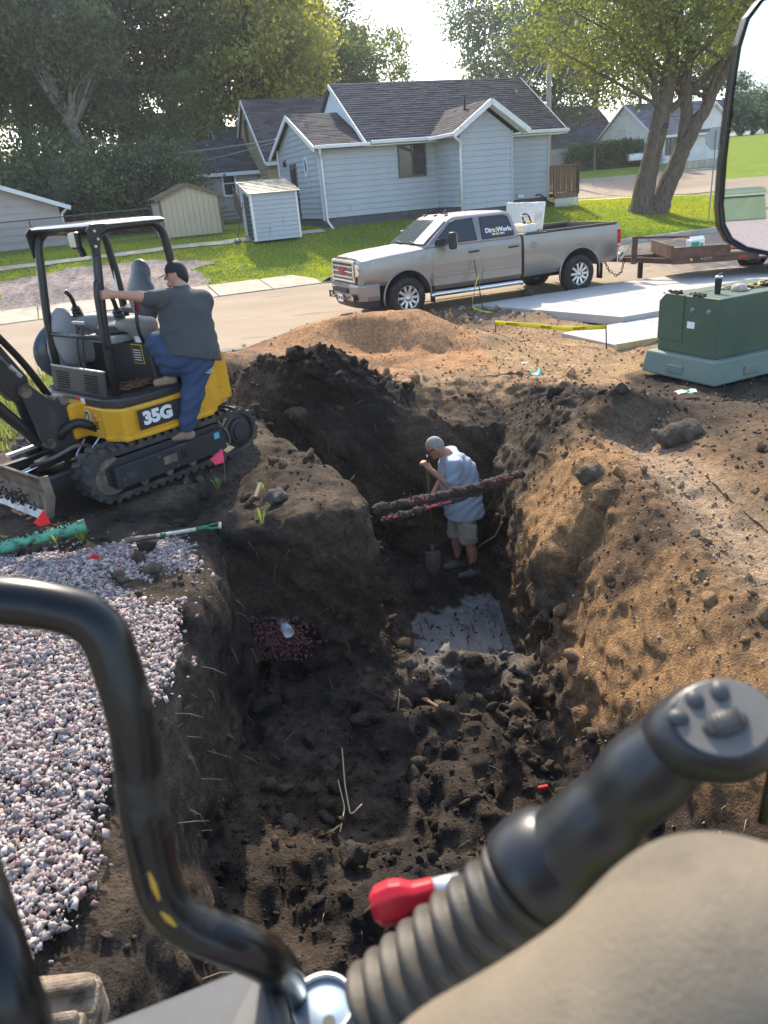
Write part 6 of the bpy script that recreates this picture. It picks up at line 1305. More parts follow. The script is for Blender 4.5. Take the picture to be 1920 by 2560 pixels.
# --- dozer blade
bl = MB(); prof = [(1.46, .06), (1.42, .16), (1.405, .26), (1.415, .36), (1.45, .43), (1.43, .44), (1.385, .37), (1.375, .26), (1.39, .15), (1.43, .05)]
bl.prism(prof, -.74, .66, 'y'); B = bl.build('blade', m_steelw, EX)
MB().prism([(1.50, .05), (1.42, .05), (1.36, .22), (1.37, .44), (1.46, .45), (1.44, .30)], .66, .685, 'y').build('blade_end', m_steelw, B); MB().prism([(1.50, .05), (1.42, .05), (1.36, .22), (1.37, .44), (1.46, .45), (1.44, .30)], -.765, -.74, 'y').build('blade_end', m_steelw, B)
MB().box((1.478, -.04, .075), (.02, 1.40, .09), rot=(0, R(-18), 0)).build('cutting_edge', m_edge, B)
for y in (.44, -.44): MB().bar((.45, y * .9, .30), (1.40, y, .27), .08, .12).build('blade_arm', m_char, EX, bevel=.01)
MB().bar((.55, 0, .42), (1.15, 0, .34), .10, .10).build('blade_cylinder', m_char, EX, bevel=.01); MB().cyl((1.1, 0, .35), (1.38, 0, .31), .025, 10).build('blade_rod', m_chrome, EX)
MB().bar((.5, -.25, .50), (1.3, -.25, .46), .06, .03).build('blade_shield', m_edge, EX)
MB().tube(smooth_path([(.6, .2, .40), (.8, .22, .50), (1.0, .15, .42), (1.25, .08, .38)], .1), .022, 8).build('hydraulic_pipe', m_steelw, EX, smooth=True)
o = scatter('blade_mud', np.array([(1.46 + abs(RNG.normal(0, .02)), RNG.uniform(-.5, .5), .10 + abs(RNG.normal(0, .07))) for _ in range(130)]), RNG.uniform(.008, .026, 130), RNG, MATS['mud'], 'ico1', .3, parent=EX); o['kind'] = 'stuff'
# --- house
def hprism(poly, z0, z1, name, m, bevel=.02, parent=EX): return MB().prism(poly, z0, z1, 'z').build(name, m, parent, bevel=bevel, segs=3)
hp = [(.62, .50), (.54, .73), (.30, .76), (-.52, .76), (-.62, .70), (-.62, -.70), (-.52, -.76), (.30, -.76), (.54, -.73), (.62, -.50)]
hprism(hp, .52, .84, 'house_frame', m_yel, .025)
hprism([(.645, .50), (.555, .752), (.30, .782), (-.50, .782), (-.50, .74), (.30, .74), (.52, .71), (.60, .48)], .515, .565, 'bumper_strip', m_yel, .015)
hprism([(.60, .48), (.52, .70), (.28, .735), (-.58, .735), (-.58, -.735), (.28, -.735), (.52, -.70), (.60, -.48)], .841, .925, 'floor_sill', m_char, .02)
hprism([(.57, .46), (.50, .67), (-.2, .70), (-.2, -.70), (.50, -.67), (.57, -.46)], .926, .94, 'floor_mat', m_blk, .0)
cw = []
for i in range(19): a = R(90 + 180 * i / 18); cw.append((-.42 + .62 * math.cos(a), .76 * math.sin(a)))
hprism(cw + [(-.42, -.70), (-.42, .70)], .56, 1.14, 'counterweight', m_yel, .03)
for sy in (1,): 
    MB().prism([(-.50, .60), (-.50, 1.18), (-.68, 1.20), (-.82, 1.12), (-.84, .62)], .655, .70, 'y').build('rear_panel', m_yel, EX, bevel=.02)
hprism([(-.25, .66), (-.25, -.66), (-.80, -.55), (-.88, 0), (-.80, .55)], 1.142, 1.24, 'engine_cover', m_char, .03)
hprism([(.02, .60), (.02, -.60), (-.60, -.60), (-.60, .60)], 0.942, 1.36, 'seat_box', m_char, .02)
dec = MB().box((.13, .7835, .70), (.56, .004, .20)).build('model_decal', m_char, EX)
lettering('model_lettering', '35G', .17, m_decw, dec, frame((.19, .789, .70), (-1, 0, 0), (0, 0, 1)), .002, .010, scale_x=1.15)
# badge: rounded shield with a leaping deer outline
def by(poly): return [(.225 + (p - .43) * -1, z - .05) for p, z in poly]
bd = MB().prism(by([(.462, .68), (.40, .68), (.392, .70), (.392, .83), (.40, .85), (.462, .85), (.47, .83), (.47, .70)]), .6215, .626, 'x').build('badge', m_decw, EX)
MB().prism(by([(.458, .69), (.404, .69), (.398, .705), (.398, .825), (.404, .84), (.458, .84), (.464, .825), (.464, .705)]), .6262, .6275, 'x').build('badge_field', m_blk, bd)
dq = [(.455, .72), (.447, .735), (.44, .76), (.43, .765), (.415, .745), (.406, .735), (.41, .75), (.42, .775), (.425, .79), (.418, .80), (.424, .805), (.424, .825), (.428, .808), (.436, .825), (.433, .803), (.44, .795), (.452, .78), (.456, .76), (.461, .735)]
MB().prism(by(dq), .6277, .629, 'x').build('badge_deer', m_decw, bd)
for k in range(3): MB().tube([(.622, .345, .63 + k * .03), (.622, .39, .63 + k * .03)], .008, 8).build('vent_slot', m_dark, EX)
for (x, z) in ((.36, .86), (.36, .70), (.44, .83), (.44, .70)): MB().cyl((.60, x, z - .1), (.628, x, z - .1), .014, 8).build('bolt', m_edge, EX)
MB().cyl((-.22, .755, .76), (-.22, .768, .76), .035, 16).build('plug', m_blk, EX)
# --- canopy frame
zt = 2.47; pr = .042
LFp, RFp = Vector((.50, .54, 1.0)), Vector((.50, -.54, 1.0)); LRp, RRp = Vector((-.42, .52, 1.25)), Vector((-.42, -.52, 1.25))
for y in (.53, -.53):
    MB().tube(smooth_path([(.44, y, .90), (.41, y, 1.6), (.29, y, zt - .02), (-.44, y, zt), (-.50, y, 1.9), (-.50, y, 1.25)], .17, 8), pr, 14).build('canopy_post', m_blk, EX, smooth=True)
for x in (.26, -.42): MB().tube([(x, -.52, zt - .03), (x, .52, zt - .03)], .034, 12).build('cross_tube', m_blk, EX, smooth=True)
cn = loft([rring(-.50, .34, -.56, .56, zt - .01, .08), rring(-.52, .36, -.58, .58, zt + .015, .09), rring(-.49, .33, -.55, .55, zt + .04, .09), rring(-.36, .28, -.4, .4, zt + .055, .1)]).build('canopy', mat('canopy_top', (.07, .07, .072), .22, spec=.6, coat=.4, var=.1, vscale=4), EX, smooth=True)
cn.modifiers.new('e', 'EDGE_SPLIT').split_angle = R(35)
for y in (.53, -.53): MB().prism([(.39, zt - .02), (.34, zt + .03), (.18, zt + .03), (.22, zt - .03), (.28, zt - .09), (.32, zt - .24), (.37, zt - .25)], y - .012 + (.035 if y > 0 else -.035), y + .012 + (.035 if y > 0 else -.035), 'y').build('corner_gusset', m_blk, EX, bevel=.004)
for y in (.58,):
    for (x, z) in ((.32, zt - .03), (.30, zt - .10), (.34, zt - .16)): MB().cyl((x, y - .01, z), (x, y + .012, z), .013, 8).build('bolt', m_edge, EX)
lm = MB().box((.42, .40, zt - .10), (.06, .13, .15)).build('work_lamp', m_blk, EX, bevel=.02); MB().box((.452, .40, zt - .095), (.01, .105, .12)).build('lens', m_lamp, lm, bevel=.01); MB().bar((.39, .40, zt - .17), (.37, .40, zt - .24), .05, .04).build('bracket', m_blk, lm)
MB().tube([(.42, -.53, 1.48), (.42, .53, 1.48)], .022, 12).build('front_rail', m_char, EX, smooth=True)
MB().tube(smooth_path([(.38, .53, 2.0), (.41, .57, 2.0), (.435, .575, 1.9), (.465, .575, 1.5), (.46, .57, 1.42), (.42, .54, 1.40)], .05, 5), .026, 10).build('grab_handle', m_blk, EX, smooth=True)
for y, zz in ((-.53, (1.75, 2.02)), (.53, (1.85, 2.0))):
    MB().box((-.458, y + 0, sum(zz) / 2), (.008, .05, zz[1] - zz[0])).build('post_label', m_decw, EX)
# front guard panel with slots
gp = MB().add([(.53, -.52, .93), (.53, .50, .93), (.50, .50, 1.17), (.50, -.52, 1.17), (.51, -.52, .93), (.51, .50, .93), (.48, .50, 1.17), (.48, -.52, 1.17)], [(0, 1, 2, 3), (7, 6, 5, 4), (0, 4, 5, 1), (1, 5, 6, 2), (2, 6, 7, 3), (3, 7, 4, 0)]).build('front_guard', m_char, EX, bevel=.006)
for yc in (-.30, .25):
    for c in range(5):
        for r_ in range(7): MB().box((.5325 - .0033 * r_, yc - .10 + c * .05, .965 + r_ * .026), (.006, .036, .012)).build('slot', m_dark, gp)
MB().bar((.492, -.52, 1.175), (.492, .50, 1.175), .02, .012).build('guard_trim', m_edge, gp)
dcl = bx('warning_decal', (.603, .12, .885), (.004, .18, .07), m_decr, EX); bx('warning_panel', (.606, .17, .885), (.003, .07, .06), m_decw, dcl)
# seat, consoles, levers
seat = empty('seat', (0, 0, 0)); seat.parent = EX
sdf_mesh('cushion', lambda P: np.maximum(sdf_ell(P, (-.12, .0, 1.47), (.30, .27, .10)), -(P[:, 2] - 1.40)), (-.5, -.35, 1.3), (.25, .35, 1.62), .02, m_seatv, seat)
sdf_mesh('backrest', lambda P: smin(sdf_ell(P, (-.42, 0, 1.72), (.09, .24, .27)), sdf_ell(P, (-.46, 0, 2.0), (.06, .15, .12)), .06), (-.65, -.35, 1.35), (-.2, .35, 2.2), .02, mat('seat_back', (.10, .11, .12), .4), seat)
hprism([(.18, .24), (.18, -.24), (-.40, -.24), (-.40, .24)], 1.36, 1.44, 'seat_pan', m_gry, .03, seat)
for y, nm in ((-.42, 'right'), (.36, 'left')):
    co = sdf_mesh('armrest_console', lambda P, y=y: smin(sdf_cone(P, (-.2, y, 1.50), (.10, y, 1.56), .085, .075), sdf_cone(P, (-.15, y, 1.2), (-.05, y, 1.5), .09, .09), .08), (-.4, y - .2, 1.05), (.3, y + .2, 1.75), .02, m_gry, EX)
    jb = MB().lathe([(.06, 0), (.05, .02), (.058, .035), (.046, .055), (.052, .07), (.038, .09), (.03, .10)], 16, (.12, y, 1.62), (.15, 0, 1)).build('joystick', m_blk, EX)
    MB().tube(smooth_path([(.13, y, 1.70), (.15, y, 1.82), (.20, y, 1.88)], .05, 4), [.018] * 3 + [.022] * 4 if False else .022, 10).build('grip', m_blk, jb, smooth=True)
MB().prism([(.44, 1.05), (.46, 1.30), (.40, 1.60), (.30, 1.70), (.14, 1.55), (.18, 1.30), (.10, 1.05)], -.62, -.50, 'y').build('side_cowl', m_gry, EX, bevel=.035, segs=3)
sdf_mesh('right_cowl', lambda P: smin(sdf_ell(P, (.28, -.47, 1.42), (.14, .10, .32)), sdf_ell(P, (.02, -.52, 1.32), (.28, .09, .22)), .08), (-.35, -.68, 1.0), (.5, -.3, 1.85), .02, m_gry, EX)
for y in (-.06, .04): MB().tube(smooth_path([(.40, y, 1.03), (.42, y, 1.3), (.36, y, 1.56), (.36, y, 1.60)], .1, 4), .012, 8).build('travel_lever', m_blk, EX, smooth=True)
MB().bar((.36, -.12, 1.60), (.36, .10, 1.60), .035, .035).build('lever_knob', m_gry, EX, bevel=.012)
MB().tube(smooth_path([(-.02, .50, 1.30), (.05, .52, 1.5), (.0, .52, 1.85)], .1, 4), .018, 8).build('lock_lever', m_blk, EX, smooth=True); MB().tube([(.01, .52, 1.66), (0, .52, 1.84)], [.024, .02], 8).build('red_grip', m_red, EX, smooth=True)
wd = bx('warning_sheet', (.03, .40, 1.25), (.006, .16, .18), m_blk, EX); bx('sheet_border', (.028, .40, 1.25), (.006, .175, .195), m_decy, EX)
for k in range(5): bx('text_line', (.034, .40, 1.19 + k * .025), (.003, .12, .008), m_decw, wd)
bx('tag_label', (.03, .46, 1.40), (.006, .09, .06), m_decw, EX)
# right-hand tank cover and rear frame seen through the canopy
sdf_mesh('tank_cover', lambda P: sdf_ell(P, (.05, -.74, 1.25), (.50, .12, .36)), (-.55, -.95, .8), (.65, -.5, 1.7), .025, mat('tank_dark', (.07, .085, .10), .3, coat=.3), EX)
MB().prism([(-.40, 1.56), (-.40, 1.62), (-.60, 1.66), (-.60, 1.60)], -.45, .25, 'y').build('rear_bracket', m_char, EX, bevel=.01)
# --- swing post, boom, cylinders, hoses
sp = MB(); sp.prism([(.62, .50), (.66, .86), (.92, .98), (1.08, 1.18), (1.18, 1.16), (1.14, .96), (1.10, .62), (.98, .44), (.80, .42)], -.13, -.09, 'y'); sp.prism([(.62, .50), (.66, .86), (.92, .98), (1.08, 1.18), (1.18, 1.16), (1.14, .96), (1.10, .62), (.98, .44), (.80, .42)], .09, .13, 'y')
sp.box((.84, 0, .58), (.30, .18, .22)); sp.cyl((.78, 0, .40), (.78, 0, .92), .10, 18); SPo = sp.build('swing_post', m_char, EX, bevel=.012)
MB().box((.66, 0, .70), (.22, .34, .36)).build('swing_bracket', m_yel, EX, bevel=.03)
for (x, z, r_) in ((1.12, 1.10, .055), (1.02, .56, .05), (.78, .94, .05)): MB().cyl((x, -.15, z), (x, .15, z), r_, 18).build('pin', m_steelw, SPo)
bo = MB(); bo.prism([(1.05, 1.02), (1.22, 1.02), (1.62, 1.62), (2.05, 2.35), (2.42, 2.72), (2.95, 2.86), (2.97, 2.98), (2.38, 2.96), (1.86, 2.60), (1.36, 1.86), (1.04, 1.22)], -.085, .085, 'y'); BOM = bo.build('boom', m_blk, EX, bevel=.012)
for y in (-.03, .03, .06, -.06):
    MB().tube(smooth_path([(.86, y, 1.0), (1.0, y, 1.34), (1.34, y * 1.2, 1.90), (1.86, y, 2.64), (2.4, y, 3.02)], .2, 5), .015, 8).build('hose', m_hose, EX, smooth=True)
for y in (.092, -.092):
    MB().tube(smooth_path([(1.14, y, 1.28), (1.30, y, 1.55), (1.34, y, 1.70), (1.70, y, 2.26)], .1, 5), .012, 8).build('steel_line', m_steelw, EX, smooth=True)
    MB().tube([(1.10, y * .9, 1.24), (1.18, y * .95, 1.36)], .022, 8).build('hose_fitting', m_edge, EX)
MB().cyl((1.06, 0, .56), (1.62, 0, 1.40), .058, 16).build('boom_cylinder', m_blk, EX, smooth=False); MB().cyl((1.6, 0, 1.37), (1.98, 0, 1.94), .028, 12).build('boom_rod', m_chrome, EX); MB().box((2.0, 0, 2.0), (.1, .16, .1)).build('cylinder_lug', m_blk, EX)
MB().prism([(2.86, 2.80), (3.02, 3.02), (3.20, 2.96), (3.10, 1.6), (3.02, .9), (2.94, .9), (2.92, 1.7)], -.075, .075, 'y').build('dipper_arm', m_blk, EX, bevel=.012)
bk = MB(); bk.prism([(2.9, .92), (3.08, .92), (3.22, .70), (3.14, .38), (2.86, .26), (2.62, .34), (2.68, .38), (2.86, .36), (3.0, .46), (3.06, .66), (2.92, .80)], -.3, .3, 'y'); BK = bk.build('bucket', m_steelw, EX, bevel=.01)
MB().tube(smooth_path([(.60, .30, .62), (.75, .24, .72), (.86, .16, .66), (.9, .1, .58)], .08, 5), .045, 10).build('hose_bundle', m_hose, EX, smooth=True)
MB().tube(smooth_path([(.70, .20, .52), (.86, .25, .40), (.84, .30, .34), (.74, .30, .40), (.60, .36, .56)], .05, 5), .010, 6).build('wire_loop', m_edge, EX, smooth=True)
# rusty chain heaped on the floor mat
cpts = []
rg_ = random.Random(4)
for i in range(26): a = i * .9; cpts.append(ex(.30 - .012 * i + .06 * math.cos(a), .44 + .0 * i + .09 * math.sin(a), .96 + .03 * abs(math.sin(a * .5))))
m_chain = mat('chain_rust', (.16, .075, .035), .85, var=.3, vscale=30)
chain('rusty_chain', cpts, .022, m_chain, 'rusty brown chain heaped on the excavator floor')
# ================================================================== people
m_skin = mat('skin', (.50, .27, .18), .55, var=.06, vscale=8, spec=.3); m_skin2 = mat('skin_tan', (.42, .21, .13), .55, var=.06, vscale=8, spec=.3)
m_hairb = mat('hair_black', (.012, .010, .009), .6); m_hairg = mat('hair_grey', (.27, .25, .23), .75, var=.25, vscale=40, bump=.4, bscale=80)
m_tee = mat('tee_charcoal', (.065, .070, .072), .9, var=.10, vscale=3, bump=.25, bscale=16); m_tee2 = mat('tee_lightblue', (.32, .375, .43), .9, var=.05, vscale=3, bump=.2, bscale=14)
m_jean = mat('denim', (.026, .048, .105), .9, var=1, vscale=2.2, col2=(.052, .088, .165), bump=.25, bscale=120, detail=3); m_khaki = mat('khaki', (.37, .315, .245), .9, var=.08, vscale=4, bump=.3, bscale=22)
m_boot = mat('boot_leather', (.30, .21, .13), .8, var=.25, vscale=10, dirt=(.12, .09, .06), dirt_amt=.3); m_shoe = mat('muddy_shoe', (.12, .11, .105), .85, var=.3, vscale=9)
m_capb = mat('cap_black', (.016, .016, .018), .7); m_sock = mat('sock', (.03, .035, .03), .95)
def bbox(items, pad):
    lo = np.full(3, 1e9); hi = -lo
    for it in items:
        if len(it) == 4: pts = [(it[0], it[2]), (it[1], it[3])]
        else: pts = [(it[0], max(it[1]))]
        for p, r_ in pts: lo = np.minimum(lo, np.array(p) - r_ - pad); hi = np.maximum(hi, np.array(p) + r_ + pad)
    return lo, hi
def flesh(name, items, k, h, m, parent, folds=None, cutz=None):
    lo, hi = bbox(items, .06)
    def fn(P):
        d = blend_list(P, items, k)
        if folds is not None: d = d + folds(P)
        if cutz is not None: d = np.maximum(d, cutz(P))
        return d
    return sdf_mesh(name, fn, lo, hi, h, m, parent)
def hand(wr, dirv, palm_n, curl, m, r=1.0):
    """palm and five bent fingers as bones: wr wrist, dirv towards the fingers, palm_n out of the palm"""
    d = Vector(dirv).normalized(); n = Vector(palm_n); n = (n - d * n.dot(d)).normalized(); s_ = d.cross(n); w = Vector(wr); out = []
    pc = w + d * .055 * r
    for q in (-.028, -.010, .010, .028): out.append((tuple(w + d * .01 + s_ * q * .6), tuple(w + d * .09 * r + s_ * q), .017, .013))
    for i, (q, ln) in enumerate(((-.030, .066), (-.010, .076), (.010, .072), (.030, .056))):
        a = w + d * .092 * r + s_ * q; b_ = a + (d * math.cos(curl) + n * math.sin(curl)) * ln * .52; c = b_ + (d * math.cos(curl * 2.1) + n * math.sin(curl * 2.1)) * ln * .30; e = c + (d * math.cos(curl * 2.9) + n * math.sin(curl * 2.9)) * ln * .28
        out += [(tuple(a), tuple(b_), .0095, .0090), (tuple(b_), tuple(c), .0090, .0082), (tuple(c), tuple(e), .0082, .007)]
    t0 = w + d * .03 - s_ * .028; t1 = t0 - s_ * .026 + d * .028 + n * .018; t2 = t1 + d * .026 + n * .022
    out += [(tuple(t0), tuple(t1), .014, .011), (tuple(t1), tuple(t2), .011, .009)]
    return out
# ---------------------------------------------------------------- person climbing onto the excavator
# frame: excavator local; he stands at its left side, one foot on the track, one on the floor sill, hand on the front post
o1 = Vector((0.0, .815, .365))
P1 = empty('person', ex(*o1), EYAW, 'person in dark tee, jeans and black cap climbing onto the excavator', 'person')
def q(x, y, z): return (x - o1.x, y - o1.y, z - o1.z)
hipL, hipR = q(-.34, .87, 1.17), q(-.18, .78, 1.19)      # standing (outer) leg and stepping leg
kneeL, ankL = q(-.20, .87, .81), q(-.09, .815, .462)
kneeR, ankR = q(-.06, .63, 1.36), q(-.11, .67, 1.025)
pel = q(-.27, .83, 1.21); chest = q(-.38, .78, 1.58); shL, shR = q(-.555, .82, 1.69), q(-.17, .71, 1.77); neck = q(-.44, .68, 1.83); headc = q(-.44, .62, 1.965)
elbR = q(.08, .72, 1.83); wrR = q(.30, .64, 1.88); elbL = q(-.48, .60, 1.46); wrL = q(-.26, .50, 1.42)
body = [(neck, headc, .062, .07), (tuple(headc), (.092, .080, .112)), (chest, neck, .12, .07), (pel, chest, .17, .17), (shR, elbR, .062, .050), (elbR, wrR, .050, .033), (shL, elbL, .062, .05), (elbL, wrL, .05, .032), (hipL, kneeL, .10, .07), (kneeL, ankL, .065, .045), (hipR, kneeR, .10, .07), (kneeR, ankR, .065, .045), (pel, hipL, .13, .11), (pel, hipR, .13, .11)]
hd = Vector(headc); fdir = Vector((.75, -.62, -.10)).normalized(); fs_ = Vector((-fdir.y, fdir.x, 0)).normalized()
body += [(tuple(hd + fdir * .085 + Vector((0, 0, -.005))), tuple(hd + fdir * .104 + Vector((0, 0, -.022))), .014, .017), (tuple(hd + fdir * .05 + Vector((0, 0, -.08))), tuple(hd + fdir * .075 + Vector((0, 0, -.085))), .035, .03)]
for s_ in (-1, 1): body.append((tuple(hd + fs_ * s_ * .088 + Vector((0, 0, -.02))), tuple(hd + fs_ * s_ * .094 + Vector((0, 0, .015))), .012, .014))
body += hand(wrR, (.8, -.55, .05), (-.3, -1, 0), R(35), m_skin)
body += hand(wrL, (.9, -.3, -.1), (0, 0, -1), R(30), m_skin)
flesh('body', body, .022, .0105, m_skin, P1)
def fold1(P): return .016 * (np.abs(np.sin(P[:, 2] * 26 + P[:, 0] * 20 + 1.6 * np.sin(P[:, 1] * 11 + P[:, 2] * 6))) ** .7 - .6) * np.clip(np.sin(P[:, 2] * 7 + P[:, 0] * 9) + .6, 0, 1)
tee = [(q(-.40, .87, 1.14), q(-.45, .80, 1.58), .190, .170), (q(-.22, .80, 1.22), q(-.26, .75, 1.58), .190, .170), (q(-.32, .88, 1.20), q(-.36, .80, 1.5), .20, .185), (q(-.40, .77, 1.6), q(-.43, .69, 1.80), .19, .095), (shR, shL, .105, .105), (shR, q(.0, .72, 1.80), .100, .092), (shL, q(-.53, .66, 1.52), .098, .092)]
flesh('tee_shirt', tee, .06, .0125, m_tee, P1, fold1, lambda P: np.maximum(-(P[:, 2] - (1.155 + .30 * (P[:, 0] + o1.x + .35) - o1.z)), P[:, 2] - (1.862 - o1.z)))
def fold2(P): return .007 * np.sin(P[:, 2] * 55 + P[:, 0] * 30 + 2 * np.sin(P[:, 1] * 14))
jeans = [(pel, hipL, .165, .155), (pel, hipR, .165, .15), (hipL, kneeL, .155, .105), (kneeL, q(-.10, .817, .52), .105, .085), (hipR, kneeR, .150, .102), (kneeR, q(-.11, .67, 1.075), .102, .082), (q(-.33, .85, 1.14), q(-.25, .80, 1.2), .175, .17)]
flesh('jeans', jeans, .05, .0125, m_jean, P1, fold2, lambda P: P[:, 2] - (1.36 - o1.z) + .0 * P[:, 0] if False else np.minimum(P[:, 2] - (1.33 - o1.z), 9) - .2 * (P[:, 0] + o1.x > -.13))
for (a, dx, dy) in ((ankL, .5, -.35), (ankR, .6, -.2)):
    a = Vector(a); d = Vector((dx, dy, 0)).normalized()
    b_ = flesh('boot', [(tuple(a + Vector((0, 0, -.0))), tuple(a + Vector((0, 0, -.045))), .052, .052), (tuple(a - d * .03 + Vector((0, 0, -.05))), tuple(a + d * .14 + Vector((0, 0, -.055))), .046, .040)], .03, .0105, m_boot, P1, None, lambda P, z=a.z - .088: -(P[:, 2] - z))
    MB().bar(a - d * .075 + Vector((0, 0, -.092)), a + d * .178 + Vector((0, 0, -.092)), .085, .018).build('sole', m_blk, b_, bevel=.006)
flesh('hair', [(tuple(hd + Vector((0, 0, .01)) - fdir * .03), (.094, .088, .10)), (tuple(hd - fdir * .055 + Vector((0, 0, -.05))), (.060, .078, .07))], .03, .0105, m_hairb, P1, None, lambda P: np.minimum((P - np.array(hd)) @ np.array(fdir) - .02, 9))
cpz = hd + Vector((0, 0, .035))
cap1 = flesh('cap', [(tuple(cpz - fdir * .005), (.108, .098, .098))], .02, .0105, m_capb, P1, None, lambda P: -(P[:, 2] - (cpz.z - .012)))
bt = cpz + fdir * .095 + Vector((0, 0, -.012)); mwb = frame(bt, fdir, fs_)
bb = MB().prism([(-.03, -.085), (.03, -.085), (.075, -.05), (.085, 0), (.075, .05), (.03, .085), (-.03, .085)], -.004, .004, 'z').build('brim', m_capb, cap1, bevel=.003); bb.data.transform(mwb @ Matrix.Rotation(R(18), 4, 'Y'))
# stitching on the back pocket and belt line
pk_ = MB()
for dz_ in (0, .022): pk_.tube([q(-.40, 1.005, 1.06 - dz_), q(-.34, 1.018, 1.04 - dz_), q(-.27, 1.005, 1.07 - dz_)], .004, 5)
pk_.build('pocket_stitch', m_decw, P1)
# ---------------------------------------------------------------- person in the pit leaning on a shovel
fz = -2.14; FX, FY = 1.03, 8.66
P2 = empty('person', (FX, FY, fz), 0, 'grey haired person in pale blue tee bowed over a shovel in the pit', 'person'); P2.scale = (1.1, 1.1, 1.1)
def w(x, y, z): return (x, y, z)
# local: person faces -x (left in the picture), y away from the camera
hR, hL = w(-.02, -.09, .92), w(-.02, .09, .92)
kR, aR = w(.02, -.10, .50), w(.07, -.12, .10); kL, aL = w(-.10, .10, .50), w(-.08, .14, .10)
pe = w(-.01, 0, .95); chs = w(-.10, 0, 1.36); sR, sL = w(-.12, -.19, 1.46), w(-.12, .19, 1.46); nk = w(-.19, 0, 1.53); hc = w(-.31, -.02, 1.63)
eR, wR2 = w(-.16, -.27, 1.22), w(-.385, -.10, 1.40); eL, wL2 = w(-.22, .20, 1.16), w(-.38, .03, 1.00)
bdy = [(nk, hc, .060, .065), (hc, (.098, .078, .112), np.array(Matrix.Rotation(R(-38), 3, 'Y'))), (chs, nk, .12, .07), (pe, chs, .15, .15), (sR, eR, .056, .045), (eR, wR2, .046, .030), (sL, eL, .056, .045), (eL, wL2, .046, .03), (hR, kR, .088, .062), (kR, w(.05, -.115, .34), .058, .060), (w(.05, -.115, .34), aR, .060, .040), (hL, kL, .088, .062), (kL, w(-.10, .12, .34), .058, .058), (w(-.10, .12, .34), aL, .058, .04)]
H2 = Vector(hc); f2 = Vector((-.80, 0, -.60)).normalized(); u2 = Vector((-.60, 0, .80)).normalized()
bdy += [(tuple(H2 + f2 * .088 - u2 * .01), tuple(H2 + f2 * .108 - u2 * .03), .013, .016), (tuple(H2 + f2 * .05 - u2 * .085), tuple(H2 + f2 * .07 - u2 * .09), .034, .03)]
for s_ in (-1, 1): bdy.append((tuple(H2 + Vector((0, s_ * .080, 0)) - u2 * .025), tuple(H2 + Vector((0, s_ * .086, 0)) + u2 * .015), .011, .014))
bdy += hand(wR2, (-.55, .35, .72), (-.5, .6, -.5), R(52), m_skin2); bdy += hand(wL2, (-.6, .1, -.5), (-.4, -.6, -.4), R(50), m_skin2)
flesh('body', bdy, .022, .0105, m_skin2, P2)
def fold3(P): return .005 * np.sin(P[:, 2] * 50 - P[:, 0] * 38 + 2.5 * np.sin(P[:, 1] * 12 + P[:, 2] * 8))
flesh('tee_shirt', [(w(-.005, 0, .80), chs, .235, .185), (w(.03, 0, 1.0), w(.0, 0, 1.3), .17, .16), (chs, w(-.17, 0, 1.50), .17, .085), (sR, sL, .085, .085), (sR, w(-.145, -.25, 1.30), .090, .082), (sL, w(-.18, .20, 1.28), .090, .080)], .05, .012, m_tee2, P2, fold3, lambda P: np.maximum(-(P[:, 2] - .76), (P[:, 2] - 1.535) ))
flesh('shorts', [(pe, hR, .155, .140), (pe, hL, .155, .140), (hR, w(.015, -.10, .50), .135, .118), (hL, w(-.09, .10, .50), .135, .118)], .04, .012, m_khaki, P2, lambda P: .004 * np.sin(P[:, 2] * 40 + P[:, 0] * 45 + 2 * np.sin(P[:, 1] * 20)), lambda P: np.maximum(P[:, 2] - .82, -(P[:, 2] - .455)))
pq = MB().box((.03, -.222, .62), (.13, .03, .17)).build('cargo_pocket', m_khaki, P2, bevel=.012); MB().box((.03, -.236, .70), (.14, .016, .05)).build('flap', m_khaki, pq, bevel=.006)
for a, yy in ((aR, 0), (aL, 0)):
    a = Vector(a); flesh('sock', [(tuple(a + Vector((0, 0, .10))), tuple(a), .052, .050)], .02, .0105, m_sock, P2)
    d = Vector((-1, -.25, 0)).normalized()
    sh_ = flesh('shoe', [(tuple(a + Vector((0, 0, -.01))), tuple(a + Vector((0, 0, -.03))), .054, .055), (tuple(a - d * .035 + Vector((0, 0, -.045))), tuple(a + d * .165 + Vector((0, 0, -.055))), .048, .040)], .03, .0105, m_shoe, P2, None, lambda P, z=a.z - .085: -(P[:, 2] - z))
    MB().bar(a - d * .08 + Vector((0, 0, -.090)), a + d * .20 + Vector((0, 0, -.090)), .09, .02).build('sole', m_blk, sh_, bevel=.008)
flesh('hair', [(tuple(H2 + u2 * .010 - f2 * .014), (.101, .0815, .110), np.array(Matrix.Rotation(R(-38), 3, 'Y')))], .02, .0105, m_hairg, P2, None, lambda P: np.maximum((P - np.array(H2)) @ np.array(f2) - .035, np.minimum(-((P - np.array(H2)) @ np.array(u2)) - .0, (P - np.array(H2)) @ np.array(f2) + .02)))
gl = MB()
for s_ in (-1, 1):
    c_ = H2 + f2 * .088 + Vector((0, s_ * .034, 0)) + u2 * .012
    gl.box(c_, (.012, .05, .034), rot=(0, R(-36), 0)); gl.bar(c_ + Vector((0, s_ * .03, 0)), H2 + Vector((0, s_ * .086, 0)) + u2 * .016, .008, .010)
gl.build('sunglasses', m_blk, P2)
